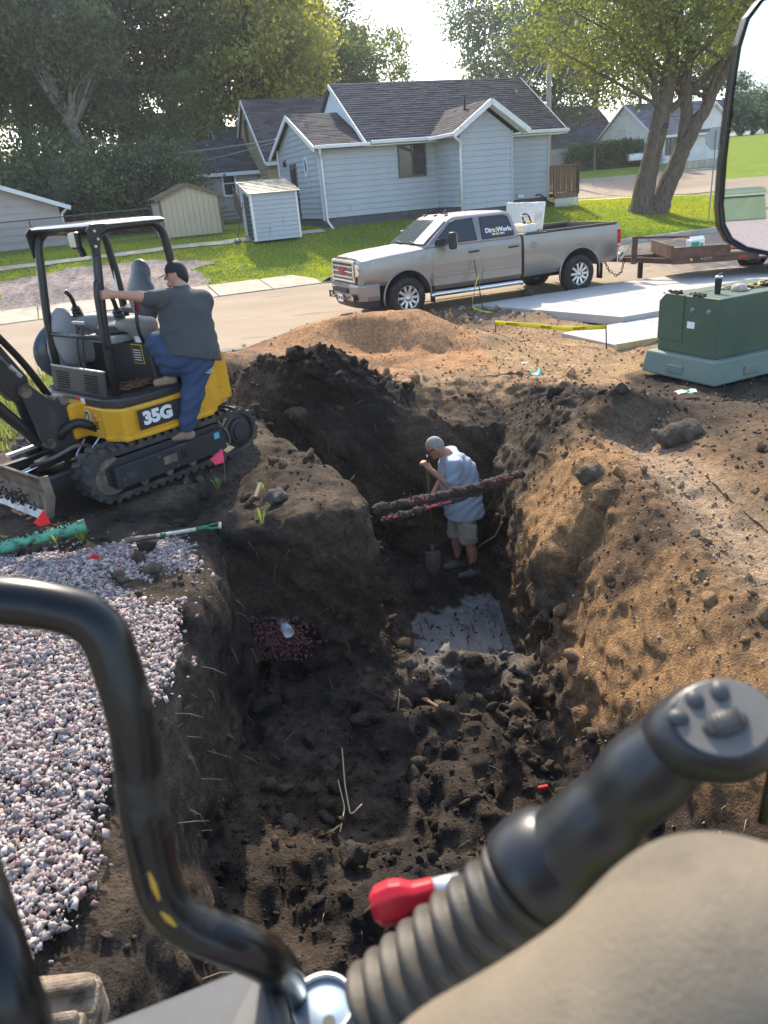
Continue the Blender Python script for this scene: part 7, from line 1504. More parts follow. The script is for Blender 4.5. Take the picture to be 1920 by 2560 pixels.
# the shovel he leans on: long handle with grip under his hands, round-point blade on the floor
sx, sy = FX - .44, FY - .02
SHV = empty('digging_shovel', (sx, sy, fz + .0), 0, 'round point shovel with a green shaft held upright by the person in the pit', 'shovel')
m_shaft = mat('shaft_green', (.06, .10, .03), .6, var=.3, vscale=10); m_bladeS = mat('shovel_blade', (.17, .13, .10), .7, metal=.3, var=.3, vscale=8)
MB().cyl((0, .02, .36), (0, .0, 1.58), .018, 12).build('shaft', m_shaft, SHV, smooth=True)
MB().tube(smooth_path([(0, 0, 1.56), (-.0, -.05, 1.62), (0, -.05, 1.68), (0, .05, 1.68), (0, .05, 1.62), (0, 0, 1.56)], .03, 4), .012, 8).build('d_grip', m_blk, SHV, smooth=True)
vb = []; fb = []
for i in range(9):
    t = i / 8; z = .36 - .34 * t; hw2 = .105 * (1 - max(0, t - .55) ** 2 / .2025 * .95) ; 
    for j in range(7): s_ = (j - 3) / 3; vb.append((s_ * hw2, -.02 + .035 * s_ * s_ - .05 * t + .02, z)); 
for i in range(8):
    for j in range(6): fb.append((i * 7 + j, i * 7 + j + 1, (i + 1) * 7 + j + 1, (i + 1) * 7 + j))
bl_ = mesh_obj('blade', vb, fb, m_bladeS, SHV, True); sm_ = bl_.modifiers.new('s', 'SOLIDIFY'); sm_.thickness = .006
MB().tube([(0, .02, .30), (0, .02, .46)], [.03, .02], 10).build('socket', m_bladeS, SHV, smooth=True)
# ================================================================== the machine the picture is taken from
D_ = at_depth
CB = empty('machine_cab', (0, .3, .9), 0, 'machine cab in the foreground with black grab bar, joystick, beige armrest and mirror', 'machine')
co = CB.location
def K(px, py, d): return D_(px, py, d) - co
m_bar = mat('bar_black', (.008, .008, .0085), .26, spec=.35, var=.2, vscale=30, dirt=(.05, .042, .033), dirt_amt=.12, dirt_scale=14); m_barworn = mat('bar_worn_yellow', (.50, .30, .03), .5)
m_beige = mat('armrest_beige', (.175, .142, .098), .75, var=.10, vscale=22, bump=.35, bscale=420, dirt=(.12, .10, .075), dirt_amt=.25, dirt_scale=9)
m_cons = mat('console_grey', (.075, .078, .082), .55, var=.08, vscale=20, bump=.15, bscale=300)
m_boot_ = mat('boot_rubber', (.022, .022, .022), .55, var=1, vscale=14, col2=(.085, .072, .052), bump=.1, bscale=200)
m_grip = mat('grip_black', (.018, .019, .022), .36, spec=.5, var=.1, vscale=20); m_face = mat('grip_face', (.125, .12, .108), .5, var=.12, vscale=30); m_btn = mat('grip_button', (.055, .055, .056), .45)
m_leverr = mat('lever_red', (.50, .012, .025), .42)
# grab bar
gb = [K(-140, 1500, .52), K(60, 1502, .53), K(250, 1545, .54), K(335, 1800, .55), K(352, 2010, .56), K(408, 2290, .57), K(655, 2385, .585), K(712, 2440, .66), K(735, 2560, .80)]
GBo = MB().tube(smooth_path(gb, .055, 9), .0178, 22).build('grab_bar', m_bar, CB, smooth=True)
for (a, b_) in ((K(372, 2180, .547), K(398, 2250, .549)), (K(402, 2280, .551), K(440, 2316, .553))): MB().tube([a, a.lerp(b_, .5), b_], [.0008, .0022, .0008], 8).build('worn_paint', m_barworn, GBo)
# windscreen pillar bottom left
MB().tube([K(-95, 2120, .50), K(95, 2720, .46)], .0195, 18).build('pillar', m_bar, CB, smooth=True)
# console, left bottom
def slabbox(top, down, name, m, bevel=.01, segs=4):
    t = [Vector(p) for p in top]; b_ = [p + Vector(down) for p in t]; n = len(t)
    return MB().add(t + b_, [tuple(range(n)), tuple(range(2 * n - 1, n - 1, -1))] + [(j, n + j, n + (j + 1) % n, (j + 1) % n) for j in range(n)]).build(name, m, CB, bevel=bevel, segs=segs)
cons = slabbox([K(150, 2590, .66), K(355, 2510, .665), K(682, 2378, .67), K(745, 2640, .56), K(430, 2860, .50)], (0, .02, -.16), 'console', m_cons, .014)
base = slabbox([K(905, 2440, .72), K(960, 2385, .71), K(1120, 2560, .60), K(1000, 2750, .52), K(900, 2750, .56)], (0, .02, -.14), 'lever_base', m_cons, .014)
# joystick
ax0, ax1 = K(945, 2545, .62), K(1315, 2200, .60); axd = (ax1 - ax0); Lb = axd.length; prof = []
for i in range(9):
    z0 = Lb * i / 9; r0 = .0405 - .006 * i / 9
    prof += [(r0 - .0065, z0 + .0005), (r0 + .0015, z0 + Lb / 9 * .22), (r0 + .0042, z0 + Lb / 9 * .45), (r0 + .0022, z0 + Lb / 9 * .66), (r0 - .0045, z0 + Lb / 9 * .85)]
JS = MB().lathe(prof, 40, ax0, axd).build('joystick', m_boot_, CB, smooth=True)
ctr = K(1345, 2118, .585); ad = axd.normalized()
gpts = [K(1325, 2185, .60), K(1400, 2135, .59), K(1490, 2055, .57), K(1605, 1940, .545), K(1705, 1855, .525)]
def gripf(P):
    d = sdf_cone(P, gpts[0] - ad * .004, gpts[0] + ad * .022, .0400, .037)
    d = sdf_cone(P, gpts[0], gpts[1], .030, .029)
    rr = [.030, .0285, .0265, .0255, .0275]
    for i in range(1, 4): d = smin(d, sdf_cone(P, gpts[i], gpts[i + 1], rr[i], rr[i + 1]), .026)
    return d
allp = np.array([tuple(p) for p in gpts]); lo = allp.min(0) - .07; hi = allp.max(0) + .07
MB().lathe([(.0395, -.010), (.0435, -.004), (.0440, .010), (.0425, .022), (.0385, .034), (.0325, .042), (.027, .046)], 40, gpts[0], ad).build('collar', m_grip, JS, smooth=True)
sdf_mesh('grip', gripf, lo, hi, .0032, m_grip, JS)
hc_ = K(1802, 1808, .500); vdir = (hc_ + co - EYE).normalized(); hn_ = (-vdir * .82 + Vector((-.05, .1, .55))).normalized(); hx = (_r - hn_ * _r.dot(hn_)).normalized(); hy = hn_.cross(hx)
Rm = np.array([list(hx), list(hy), list(hn_)]).T
def headf(P):
    a = sdf_ell(P, hc_ - hn_ * .010, (.0400, .0345, .026), Rm); b_ = sdf_cone(P, K(1700, 1850, .525), hc_ - hn_ * .014, .027, .027)
    d = smin(a, b_, .016); return np.maximum(d, (P - np.array(hc_)) @ np.array(hn_) - .008)
hp_ = np.array(hc_); sdf_mesh('head', headf, hp_ - .075, hp_ + .06, .0028, m_grip, JS)
fpts = [(math.cos(a) * .0330 + (.004 if math.cos(a) < 0 else 0), math.sin(a) * .0275) for a in np.linspace(0, 2 * math.pi, 33)[:-1]]
fp_ = MB(); M_ = Matrix(((hx.x, hy.x, hn_.x, hc_.x), (hx.y, hy.y, hn_.y, hc_.y), (hx.z, hy.z, hn_.z, hc_.z), (0, 0, 0, 1)))
fp_.prism(fpts, .0078, .0100, 'z'); FPo = fp_.build('face_plate', m_face, JS, bevel=.001); FPo.data.transform(M_)
def button(x, y, rx, ry, rz, rot=0.0, name='button'):
    bm = MB(); N = 24
    for i in range(7):
        t = i / 6 * math.pi / 2
    prof_ = [(math.cos(t), math.sin(t)) for t in np.linspace(0, math.pi / 2, 7)]
    vs = []; fs = []
    for (c_, s_) in prof_:
        for k in range(N): a = 2 * math.pi * k / N; vs.append((c_ * rx * math.cos(a), c_ * ry * math.sin(a), s_ * rz))
    for i in range(6):
        for k in range(N): k2 = (k + 1) % N; fs.append((i * N + k, i * N + k2, (i + 1) * N + k2, (i + 1) * N + k))
    o = bm.add(vs, fs).build(name, m_btn, FPo, smooth=True); o.data.transform(M_ @ Matrix.Translation((x, y, .0098)) @ Matrix.Rotation(rot, 4, 'Z')); return o
button(-.0262, .0040, .0072, .0058, .0045, R(-25)); button(-.0125, .0150, .0060, .0074, .0045, R(15)); button(.0045, .0180, .0062, .0078, .0045, 0)
pad = button(.0015, -.0050, .0150, .0095, .0075, R(10), 'thumb_wheel')
for i in range(7): o = MB().box((-.010 + i * .0033, 0, 0), (.0012, .012, .0155)).build('ridge', m_btn, FPo); o.data.transform(M_ @ Matrix.Translation((.0015, -.0050, .0098)) @ Matrix.Rotation(R(10), 4, 'Z'))
# armrest
aA, aB = K(1250, 2925, .36), K(1825, 2480, .36)
aC = K(2350, 2600, .36)
def armf(P):
    d = sdf_cone(P, aA, aB, .068, .067); d = smin(d, sdf_cone(P, aB, aC, .067, .067), .02); return smin(d, sdf_cone(P, aA, aC, .067, .067), .03)
apt = np.array([tuple(aA), tuple(aB), tuple(aC)]); sdf_mesh('armrest', armf, apt.min(0) - .08, apt.max(0) + .08, .006, m_beige, CB)
# red safety lever and rod
rl = [K(948, 2262, .655), K(1010, 2250, .655), K(1100, 2230, .66)]
lx = (K(1090, 2225, .66) - K(930, 2270, .66)).normalized(); ly = (_u - lx * _u.dot(lx)).normalized(); lz = lx.cross(ly); lo_ = K(930, 2270, .66)
rings_ = []
for (t, hy_, hz_) in ((0, .010, .008), (.006, .016, .012), (.020, .0185, .013), (.030, .0165, .012), (.040, .0115, .010), (.058, .0105, .009)):
    rings_.append([lo_ + lx * t + ly * (sy * hy_) + lz * (sz * hz_) for sy, sz in ((-1, -.5), (-.5, -1), (.5, -1), (1, -.5), (1, .5), (.5, 1), (-.5, 1), (-1, .5))])
loft(rings_).build('safety_lever', m_leverr, CB, bevel=.0015)
MB().tube([K(1085, 2226, .662), K(1150, 2212, .664)], .0105, 14).build('lever_collar', m_edge, CB, smooth=True)
MB().tube([K(1440, 2168, .66), K(1640, 2158, .66)], .0062, 12).build('red_rod', m_leverr, CB, smooth=True)
MB().tube([K(1905, 2060, .62), K(1935, 1900, .62), K(1950, 1840, .62)], .004, 8).build('side_rod', m_bar, CB, smooth=True)
# track of this machine, caked with dry mud
tp = at_z(150, 2520, .32)
m_mudtrack = mat('mud_caked_track', (.25, .19, .13), .95, var=.35, vscale=12, bump=1.2, bscale=40, dirt=(.09, .07, .05), dirt_amt=.35, dirt_scale=9)
for i in range(4):
    c = tp + Vector((-.10, .02 - i * .13, -.02 + .055 * math.sin(i * .8) - .012 * i * i * 0)) - co
    tk_ = MB().box(c, (.42, .105, .05), rot=(R(12 - 8 * i), 0, R(4))).build('track_shoe', m_mudtrack, CB, bevel=.012)
    MB().box(c + Vector((0, .02, .04)), (.40, .03, .05), rot=(R(12 - 8 * i), 0, R(4))).build('grouser', m_mudtrack, tk_, bevel=.01)
MB().box(tp + Vector((-.10, -.20, -.16)) - co, (.34, .75, .22)).build('track_frame', m_mudtrack, CB, bevel=.05)
# mirror on the right: a real mirror, turned to show what lies behind the machine
mc = D_(1862, 338, 1.25); d_in = (mc - EYE).normalized(); r_out = Vector((.16, -.987, .0)).normalized(); mn = (r_out - d_in).normalized()
def on_mirror(px, py, off=0.0):
    v = (_f * LENS_PX + _r * (px - 960) - _u * (py - 1280)).normalized(); t = ((mc - mn * off) - EYE).dot(mn) / v.dot(mn); return EYE + v * t - co
mo = [(1797, 520), (1806, 400), (1826, 230), (1846, 110), (1868, 40), (1905, -8), (1960, -30), (2080, -40), (2150, 0), (2180, 80), (2160, 400), (2140, 560), (2100, 620), (2020, 645), (1920, 640), (1860, 628), (1822, 606), (1802, 570)]
mc_px = (1990, 300)
outer_ = [on_mirror(x, y) for x, y in mo]; inner_ = [on_mirror(x + (mc_px[0] - x) * .075, y + (mc_px[1] - y) * .035) for x, y in mo]
n = len(mo); back = mn * -.035
MR = MB().add(outer_ + [p - mn * .006 for p in inner_] + [p + back for p in outer_], [(i, (i + 1) % n, n + (i + 1) % n, n + i) for i in range(n)] + [((i + 1) % n, i, 2 * n + i, 2 * n + (i + 1) % n) for i in range(n)] + [tuple(2 * n + i for i in range(n))]).build('mirror', m_bar, CB, bevel=.004, segs=3)
m_mirror = mat('mirror_glass', (.80, .83, .84), .012, metal=1.0)
mesh_obj('mirror_glass', [p - mn * .004 for p in inner_], [tuple(range(n))], m_mirror, MR)
MB().tube([on_mirror(2120, 300) + mn * -.05, on_mirror(2300, 420) + mn * -.12, on_mirror(2300, 900) + mn * -.2], .012, 10).build('mirror_arm', m_bar, CB, smooth=True)
# drink can in the holder
cn0 = D_(806, 2508, .69)
CN = empty('drink_can', cn0 - Vector((0, 0, .10)), 0, 'pale blue and silver drink can in the holder beside the joystick', 'can')
m_can = mat('can_blue', (.42, .55, .66), .35, metal=.4); m_can2 = mat('can_rim', (.72, .71, .66), .3, metal=.7)
MB().lathe([(.026, 0), (.033, .01), (.033, .085), (.030, .094)], 32).build('body', m_can, CN, smooth=True); MB().lathe([(.0305, .093), (.0305, .100), (.0275, .100), (.0270, .094)], 32, closed=True).build('rim', m_can2, CN, smooth=True)
MB().lathe([(.0272, .090), (.0272, .094), (.010, .0935)], 32).build('lid', mat('can_lid', (.55, .66, .74), .35, metal=.3), CN, smooth=True); MB().lathe([(.006, .0945), (.006, .0955)], 14, (.006, -.014, 0)).build('opening', m_bar, CN)

# ------------------------------------------------------------------ what the mirror shows: the ground, drive and street behind the machine
def refl(px, py):
    p = on_mirror(px, py) + co; v = (p - EYE).normalized(); return p, (v - 2 * v.dot(mn) * mn).normalized()
def refl_z(px, py, z): p, v = refl(px, py); return p + v * ((z - p.z) / v.z)
xs = np.linspace(-60, 80, 60); ys = np.linspace(-0.55, -150, 80); X, Y = np.meshgrid(xs, ys, indexing='ij')
bh = lambda x, y: np.interp(-y, [0, 20, 31, 50, 51, 95, 150], [0.0, 0.0, 0.0, .35, .5, 2.5, 2.7]) + 0 * x
def back_sheet(name, y0, y1, m, dz, amp=0.0, x0=-60, x1=80):
    xs = np.linspace(x0, x1, 80); ys = np.linspace(y0, y1, 60); X, Y = np.meshgrid(xs, ys, indexing='ij'); Z = bh(X, Y) + dz + amp * np.abs(fbm(X, Y, .8, 3, 5)); I = np.arange(X.size).reshape(X.shape); Q = np.stack([I[:-1, :-1], I[1:, :-1], I[1:, 1:], I[:-1, 1:]], -1).reshape(-1, 4)[:, ::-1]
    o = mesh_obj(name, np.stack([X, Y, Z], -1).reshape(-1, 3), Q, m, smooth=True); o['kind'] = 'structure'
back_sheet('rear_yard', -0.5, -150, m_grass, -.004)
back_sheet('rear_gravel', -1.5, -30, mat('rear_gravel', (.33, .27, .26), .95, var=.4, vscale=14, bump=1.5, bscale=25), .006, .0, -12, 22)
back_sheet('rear_street', -31, -50, m_dirt_road, .02)
gb_ = refl_z(1842, 548, 0.02)
rb = empty('rear_transformer', gb_, math.atan2(-r_out.x, r_out.y) * 0, 'green electrical box standing behind the machine, seen only in the mirror', 'electrical box')
MB().add([(-.85, -.5, 0), (.85, -.5, 0), (.85, .5, 0), (-.85, .5, 0), (-.72, -.42, .82), (.72, -.42, .82), (.72, .38, .82), (-.72, .38, .82)], [(0, 3, 2, 1), (4, 5, 6, 7), (0, 1, 5, 4), (1, 2, 6, 5), (2, 3, 7, 6), (3, 0, 4, 7)]).build('cabinet', m_pad, rb, bevel=.02)
MB().box((0, 0, .80), (1.62, .96, .06)).build('lid_lip', m_padb, rb, bevel=.01); MB().add([(-.80, -.46, .835), (.80, -.46, .835), (.80, .44, .835), (-.80, .44, .835), (-.72, -.38, .98), (.72, -.38, .98), (.72, .34, .98), (-.72, .34, .98)], [(0, 3, 2, 1), (4, 5, 6, 7), (0, 1, 5, 4), (1, 2, 6, 5), (2, 3, 7, 6), (3, 0, 4, 7)]).build('lid', m_pad, rb, bevel=.02)
for (px, dist, h, r_, i) in ((1812, 110, 7, 3.0, 0), (1850, 120, 4.5, 3.2, 1), (1880, 125, 5, 3.5, 2), (1915, 118, 5.5, 3.5, 3)):
    p, v = refl(px, 345); b = p + v * dist; b.z = float(bh(np.array([b.x]), np.array([b.y]))[0])
    tree('tree', b, h, r_, h * .58, h * .42, 60, 110, .28, (.05, .08, .03), ['tall tree far behind the machine at the mirror edge', 'distant round tree seen left in the mirror', 'distant round tree seen mid mirror', 'distant round tree seen right in the mirror'][i], 'far trees seen in the mirror', seed=400 + i, sig=.6, nbr=20)
# ================================================================== small things on the site
m_flagred = mat('flag_red', (.70, .02, .015), .6, spec=.3); m_flagpink = mat('flag_pink', (.80, .06, .12), .6)
m_wire = mat('flag_wire', (.25, .22, .18), .5, metal=.5)
def flag(base, tip, corners, m, label, wire=True, ink=True):
    base, tip = Vector(base), Vector(tip); f_ = empty('marker_flag', base, 0, label, 'flag')
    if wire: MB().tube([Vector((0, 0, -.05)), (tip - base) * .5 + Vector((.006, 0, 0)), tip - base], .0022, 6).build('wire', m_wire, f_)
    pts = [Vector(c) - base for c in corners]; nrm = (pts[1] - pts[0]).cross(pts[-1] - pts[0]).normalized(); N = 6; vs = []; fs = []
    for i in range(N + 1):
        for j in range(N + 1):
            s_, t = i / N, j / N; p = (pts[0] * (1 - s_) + pts[1] * s_) * (1 - t) + (pts[3] * (1 - s_) + pts[2] * s_) * t
            vs.append(p + nrm * .006 * math.sin(s_ * 5 + t * 3))
    for i in range(N):
        for j in range(N): a = i * (N + 1) + j; fs.append((a, a + N + 1, a + N + 2, a + 1))
    sh_ = mesh_obj('sheet', vs, fs, m, f_, True); sm_ = sh_.modifiers.new('s', 'SOLIDIFY'); sm_.thickness = .0012
    if ink:
        c = (pts[0] + pts[1] + pts[2] + pts[3]) / 4
        for k in range(3):
            o = MB(); a = c + (pts[1] - pts[0]) * -.18 + (pts[3] - pts[0]) * (.12 - .12 * k); o.tube([a + nrm * .009, a + (pts[1] - pts[0]) * .3 + nrm * .009], .0022, 5); o.build('ink_line', m_decr if False else mat('flag_ink', (.10, .01, .01), .7), f_)
    return f_
def depth_z(px, py, z): return at_z(px, py, z)
# pink flag by the excavator track
b = at_z(562, 1195, .02); dd = (b - EYE).dot(_f)
flag(b, D_(556, 1128, dd), [D_(524, 1148, dd - .01), D_(556, 1122, dd), D_(561, 1156, dd), D_(538, 1163, dd - .02)], m_flagpink, 'pink marker flag standing before the excavator track')
b = at_z(150, 1382, .02); dd = (b - EYE).dot(_f)
flag(b, D_(124, 1318, dd), [D_(82, 1307, dd - .01), D_(111, 1274, dd), D_(126, 1309, dd), D_(100, 1317, dd - .02)], m_flagred, 'red marker flag beside the green pipe')
b = at_z(235, 1402, .08); dd = (b - EYE).dot(_f)
flag(b, b, [D_(212, 1401, dd), D_(236, 1382, dd - .02), D_(262, 1397, dd - .03), D_(258, 1406, dd)], m_flagred, 'crumpled red flag lying on the crushed rock', wire=False, ink=False)
# green sewer pipe lying on the ground
pa, pb_ = at_z(-160, 1405, .10), at_z(212, 1308, .10)
pp = empty('green_pipe', pa, 0, 'mud smeared light green plastic pipe lying behind the crushed rock', 'pipe'); d = pb_ - pa
m_pipe = mat('pipe_green', (.12, .42, .26), .5, var=.12, vscale=5, dirt=(.05, .04, .03), dirt_amt=.45, dirt_scale=6)
ax_ = d.normalized(); MB().lathe([(.058, 0), (.058, d.length - .03), (.062, d.length), (.054, d.length), (.052, d.length - .05), (.05, 0)], 24, (0, 0, -.02), ax_, closed=True).build('tube', m_pipe, pp, smooth=True)
t_ = RNG.uniform(.15, .95, 260); o = scatter('mud', np.stack([d.x * t_ + RNG.normal(0, .012, 260), d.y * t_ + RNG.normal(0, .03, 260), d.z * t_ + .032 + np.abs(RNG.normal(0, .008, 260))], 1), RNG.uniform(.006, .022, 260), RNG, MATS['mud'], 'ico1', .3, parent=pp); o['kind'] = 'stuff'
# spade lying on the ground
sa, sb = at_z(315, 1352, .03), at_z(552, 1313, .045); sd_ = sb - sa; sp_ = empty('ground_spade', sa, 0, 'spade with white shaft and green handle lying at the pit edge', 'spade'); X_ = lambda t: sd_ * t
MB().tube([X_(.30), X_(.76)], .017, 12).build('shaft', mat('shaft_white', (.55, .52, .45), .6, var=.2, vscale=14, dirt=(.1, .08, .06), dirt_amt=.25, dirt_scale=14), sp_, smooth=True)
MB().tube([X_(.36), X_(.42)], .019, 12).build('band', mat('spade_green', (.012, .16, .07), .5), sp_, smooth=True); MB().tube([X_(.74), X_(.86)], .020, 12).build('sleeve', MATS['spade_green'], sp_, smooth=True)
sv = sd_.cross(Vector((0, 0, 1))).normalized(); MB().tube(smooth_path([X_(.84), X_(.90) + sv * .045, X_(.985) + sv * .045, X_(.985) - sv * .045, X_(.90) - sv * .045, X_(.84)], .02, 4), .011, 8).build('d_handle', MATS['spade_green'], sp_, smooth=True); MB().tube([X_(.99) + sv * .05, X_(.99) - sv * .05], .014, 10).build('grip', mat('grip_tan', (.55, .45, .28), .6), sp_, smooth=True)
MB().tube([X_(.0), X_(.12), X_(.32)], [.035, .03, .018], 8).build('blade_socket', m_bladeS, sp_)
# two dirt-caked lines bridging the trench, sprayed pink
def caked(name, a, b, r, label, seed, sag=.05, npaint=70):
    a, b = Vector(a), Vector(b); root = empty(name, a, 0, label, 'buried line'); mid = (a + b) / 2 - Vector((0, 0, sag)); P_ = [a, a.lerp(mid, .5) - Vector((0, 0, sag * .25)), mid, mid.lerp(b, .5) - Vector((0, 0, sag * .25)), b]; P_ = [p - a for p in P_]
    rg = np.random.default_rng(seed); ph = rg.uniform(0, 6.28, 12)
    def fn(Q):
        d = blend_list(Q, [(tuple(P_[i]), tuple(P_[i + 1]), r, r) for i in range(4)], .02)
        return d + .009 * np.sin(Q[:, 0] * 23 + ph[0] + Q[:, 1] * 11) * np.sin(Q[:, 1] * 27 + ph[1]) + .006 * np.sin(Q[:, 2] * 41 + Q[:, 0] * 37 + ph[2]) + .008 * np.sin(Q[:, 0] * 71 + Q[:, 1] * 63 + ph[3]) * np.sin(Q[:, 2] * 80 + ph[4])
    A_ = np.array([tuple(p) for p in P_]); sdf_mesh('line', fn, A_.min(0) - r - .08, A_.max(0) + r + .08, .013, mat('caked_soil', (.060, .042, .032), .97, var=.4, vscale=14, bump=1.5, bscale=60), root)
    t = rg.uniform(0, 1, 220); pts = np.array([tuple(Vector(P_[min(3, int(q * 4))]).lerp(P_[min(3, int(q * 4)) + 1], q * 4 - min(3, int(q * 4)))) for q in t]); o = scatter('crumbs', pts + rg.normal(size=(220, 3)) * r * .62, rg.uniform(.006, .02, 220), rg, MATS['mud'], 'ico1', .3, parent=root); o['kind'] = 'stuff'
    tt = np.concatenate([rg.normal(c, .03, npaint // 4) for c in rg.uniform(.05, .95, 5)]); tt = np.clip(tt, .02, .98); pts = np.array([tuple(Vector(P_[min(3, int(q * 4))]).lerp(P_[min(3, int(q * 4)) + 1], q * 4 - min(3, int(q * 4)))) for q in tt]); vdir = np.array((EYE - a).normalized())
    o = scatter('paint_marks', pts + vdir * (r * .96) + rg.normal(size=pts.shape) * .007, rg.uniform(.004, .009, len(pts)), rg, mat('paint_pink', (.80, .10, .16), .7), 'ico1', .35, (1.2, 1, .5), parent=root); o['kind'] = 'stuff'
a0, a1 = at_z(972, 1262, -.22), at_z(1285, 1180, -.22); caked('buried_line', at_z(940, 1272, -.20), at_z(1300, 1185, -.28), .046, 'upper thick soil caked line bridging the trench with pink paint', 1, .03)
caked('buried_line', at_z(960, 1298, -.25), at_z(1262, 1208, -.36), .028, 'lower thin soil caked line sprayed with bright pink paint', 2, .02, 160)
# white drain pipe end in pink rock at the back of the pit
dp = Vector((-.93, 6.06, -1.42)); dp = at_y(722, 1582, 5.98); DP = empty('drain_pipe', dp, 0, 'broken white drain pipe end sticking out of pink rock in the pit wall', 'pipe')
MB().lathe([(.052, 0), (.052, .3), (.045, .3), (.045, 0)], 22, (0, 0, 0), (-.35, .9, -.1), closed=True).build('tube', mat('pvc_white', (.62, .62, .58), .5, var=.2, vscale=12), DP, smooth=True); MB().lathe([(.045, .03), (.045, .035)], 20, (0, 0, 0), (-.35, .9, -.1)).build('plug', MATS['pvc_white'], DP)
n_ = 900; px_ = RNG.normal(690, 42, n_); pz_ = np.clip(RNG.normal(1600, 26, n_), 1545, 1648); pts = np.array([tuple(at_y(a, b_, 6.10 + RNG.uniform(-.16, .05) * ((b_ - 1545) / 100))) for a, b_ in zip(px_, pz_)])
o = scatter('pink_rock', pts, RNG.uniform(.008, .022, n_), RNG, mat('pink_rock', (.26, .11, .10), .9, var=.3, vscale=30), 'ico1', .35); tag(o, 'reddish pink drain rock packed round the white pipe end', 'gravel', kind='stuff')
# roots and straws in the pit
def root_line(name, pts, r, m, label): 
    p0 = Vector(pts[0]); o = MB().tube([Vector(p) - p0 for p in smooth_path(pts, .05, 4)], r, 6).build(name, m, None, smooth=True); o.location = p0; tag(o, label, 'root')
m_root = mat('root', (.22, .15, .09), .85)
def pitpt(px, py, z): return at_z(px, py, z)
root_line('root', [pitpt(1255, 1305, -.95), pitpt(1238, 1340, -1.3), pitpt(1205, 1360, -1.5), pitpt(1190, 1375, -1.65)], .008, m_root, 'curved root hanging from the right trench wall')
root_line('root', [pitpt(855, 1870, -1.60), pitpt(862, 1960, -1.62), pitpt(876, 2040, -1.6), pitpt(905, 2010, -1.58)], .006, mat('straw', (.40, .33, .20), .8), 'pale straw coloured root in the middle of the pit floor')
root_line('root', [pitpt(985, 1735, -1.66), pitpt(1000, 1720, -1.62), pitpt(995, 1775, -1.66)], .005, MATS['straw'], 'pale bent stalk right of the pit centre')
root_line('root', [pitpt(1070, 1752, -1.62), pitpt(1115, 1780, -1.60), pitpt(1180, 1790, -1.58)], .014, mat('bark_bit', (.20, .12, .06), .9), 'brown piece of bark lying on the pit floor')
root_line('root', [pitpt(845, 1950, -1.62), pitpt(862, 2020, -1.6), pitpt(850, 2080, -1.58)], .005, MATS['straw'], 'thin pale root near the pit centre')
o = MB().cyl((0, 0, 0), (.075, .01, .0), .016, 12).build('red_cartridge', m_flagred); o.location = pitpt(1345, 1978, -1.80) + Vector((0, 0, .03)); tag(o, 'small red tube lying at the foot of the sandy bank', 'litter')
# big clods with broken faces on the right bank
def boulder(px, py, z, s_, label, col=(.12, .085, .055), seed=0, flat=(1, .8, .7)):
    p = at_z(px, py, z); ph = np.random.default_rng(seed).uniform(0, 6.28, 9)
    def fn(P): return sdf_ell(P, (0, 0, 0), (s_ * flat[0], s_ * flat[1], s_ * flat[2])) + s_ * (.16 * np.sin(P[:, 0] / s_ * 3.1 + ph[0]) * np.sin(P[:, 1] / s_ * 3.7 + ph[1]) + .10 * np.sin(P[:, 2] / s_ * 6 + ph[2]) * np.sin(P[:, 0] / s_ * 7 + ph[3]) + .05 * np.sin(P[:, 0] / s_ * 15 + ph[4]) * np.sin(P[:, 1] / s_ * 13 + ph[5]) * np.sin(P[:, 2] / s_ * 14 + ph[6]))
    o = sdf_mesh('earth_clod', fn, (-s_ * 1.4,) * 3, (s_ * 1.4,) * 3, s_ / 11, mat('clod_%d' % seed, col, .97, var=.4, vscale=9, bump=1.6, bscale=45)); o.location = p; tag(o, label, 'clod')
boulder(1480, 1185, -.02, .15, 'broken brown clod leaning on the pit rim', (.11, .08, .055), 1, (1.0, .7, .6))
boulder(1700, 1085, .04, .24, 'big dark clod on the rim of the far right bank', (.085, .065, .045), 4, (1.1, .7, .55)); boulder(740, 1035, .02, .13, 'dark clod at the foot of the black heap', (.07, .05, .035), 5); boulder(885, 2135, -1.58, .11, 'rounded dark clod low in the pit centre', (.05, .04, .03), 6)
boulder(690, 1240, .06, .10, 'grey lump on the edge above the pit', (.10, .085, .07), 7); boulder(1320, 730, .10, .14, 'grey rough lump on the broken edge of the road', (.11, .095, .08), 8)
# litter
def scrap(name, px, py, z, s_, m, label, bend=.03, cat='litter', rot=0.0):
    p = at_z(px, py, z); N = 5; vs = []; fs = []; rg = np.random.default_rng(int(px))
    for i in range(N + 1):
        for j in range(N + 1): vs.append(((i / N - .5) * s_[0], (j / N - .5) * s_[1], .012 + bend * abs(math.sin(i * 1.1 + j * .6)) + rg.normal(0, .004)))
    for i in range(N):
        for j in range(N): a = i * (N + 1) + j; fs.append((a, a + N + 1, a + N + 2, a + 1))
    o = mesh_obj(name, vs, fs, m, None, True); o.location = p; o.rotation_euler = (0, 0, rot); tag(o, label, cat); sm_ = o.modifiers.new('s', 'SOLIDIFY'); sm_.thickness = .002; return o
m_litw = mat('litter_white', (.66, .66, .63), .6); m_teal = mat('plastic_teal', (.12, .50, .47), .4)
sc = scrap('white_wrapper', 1715, 985, .02, (.26, .13), m_litw, 'white paper wrapper with a green print on the dirt below the transformer', .03)
o = MB().box((.01, -.01, .047), (.05, .04, .003)).build('green_print', MATS['carton_green'], sc)
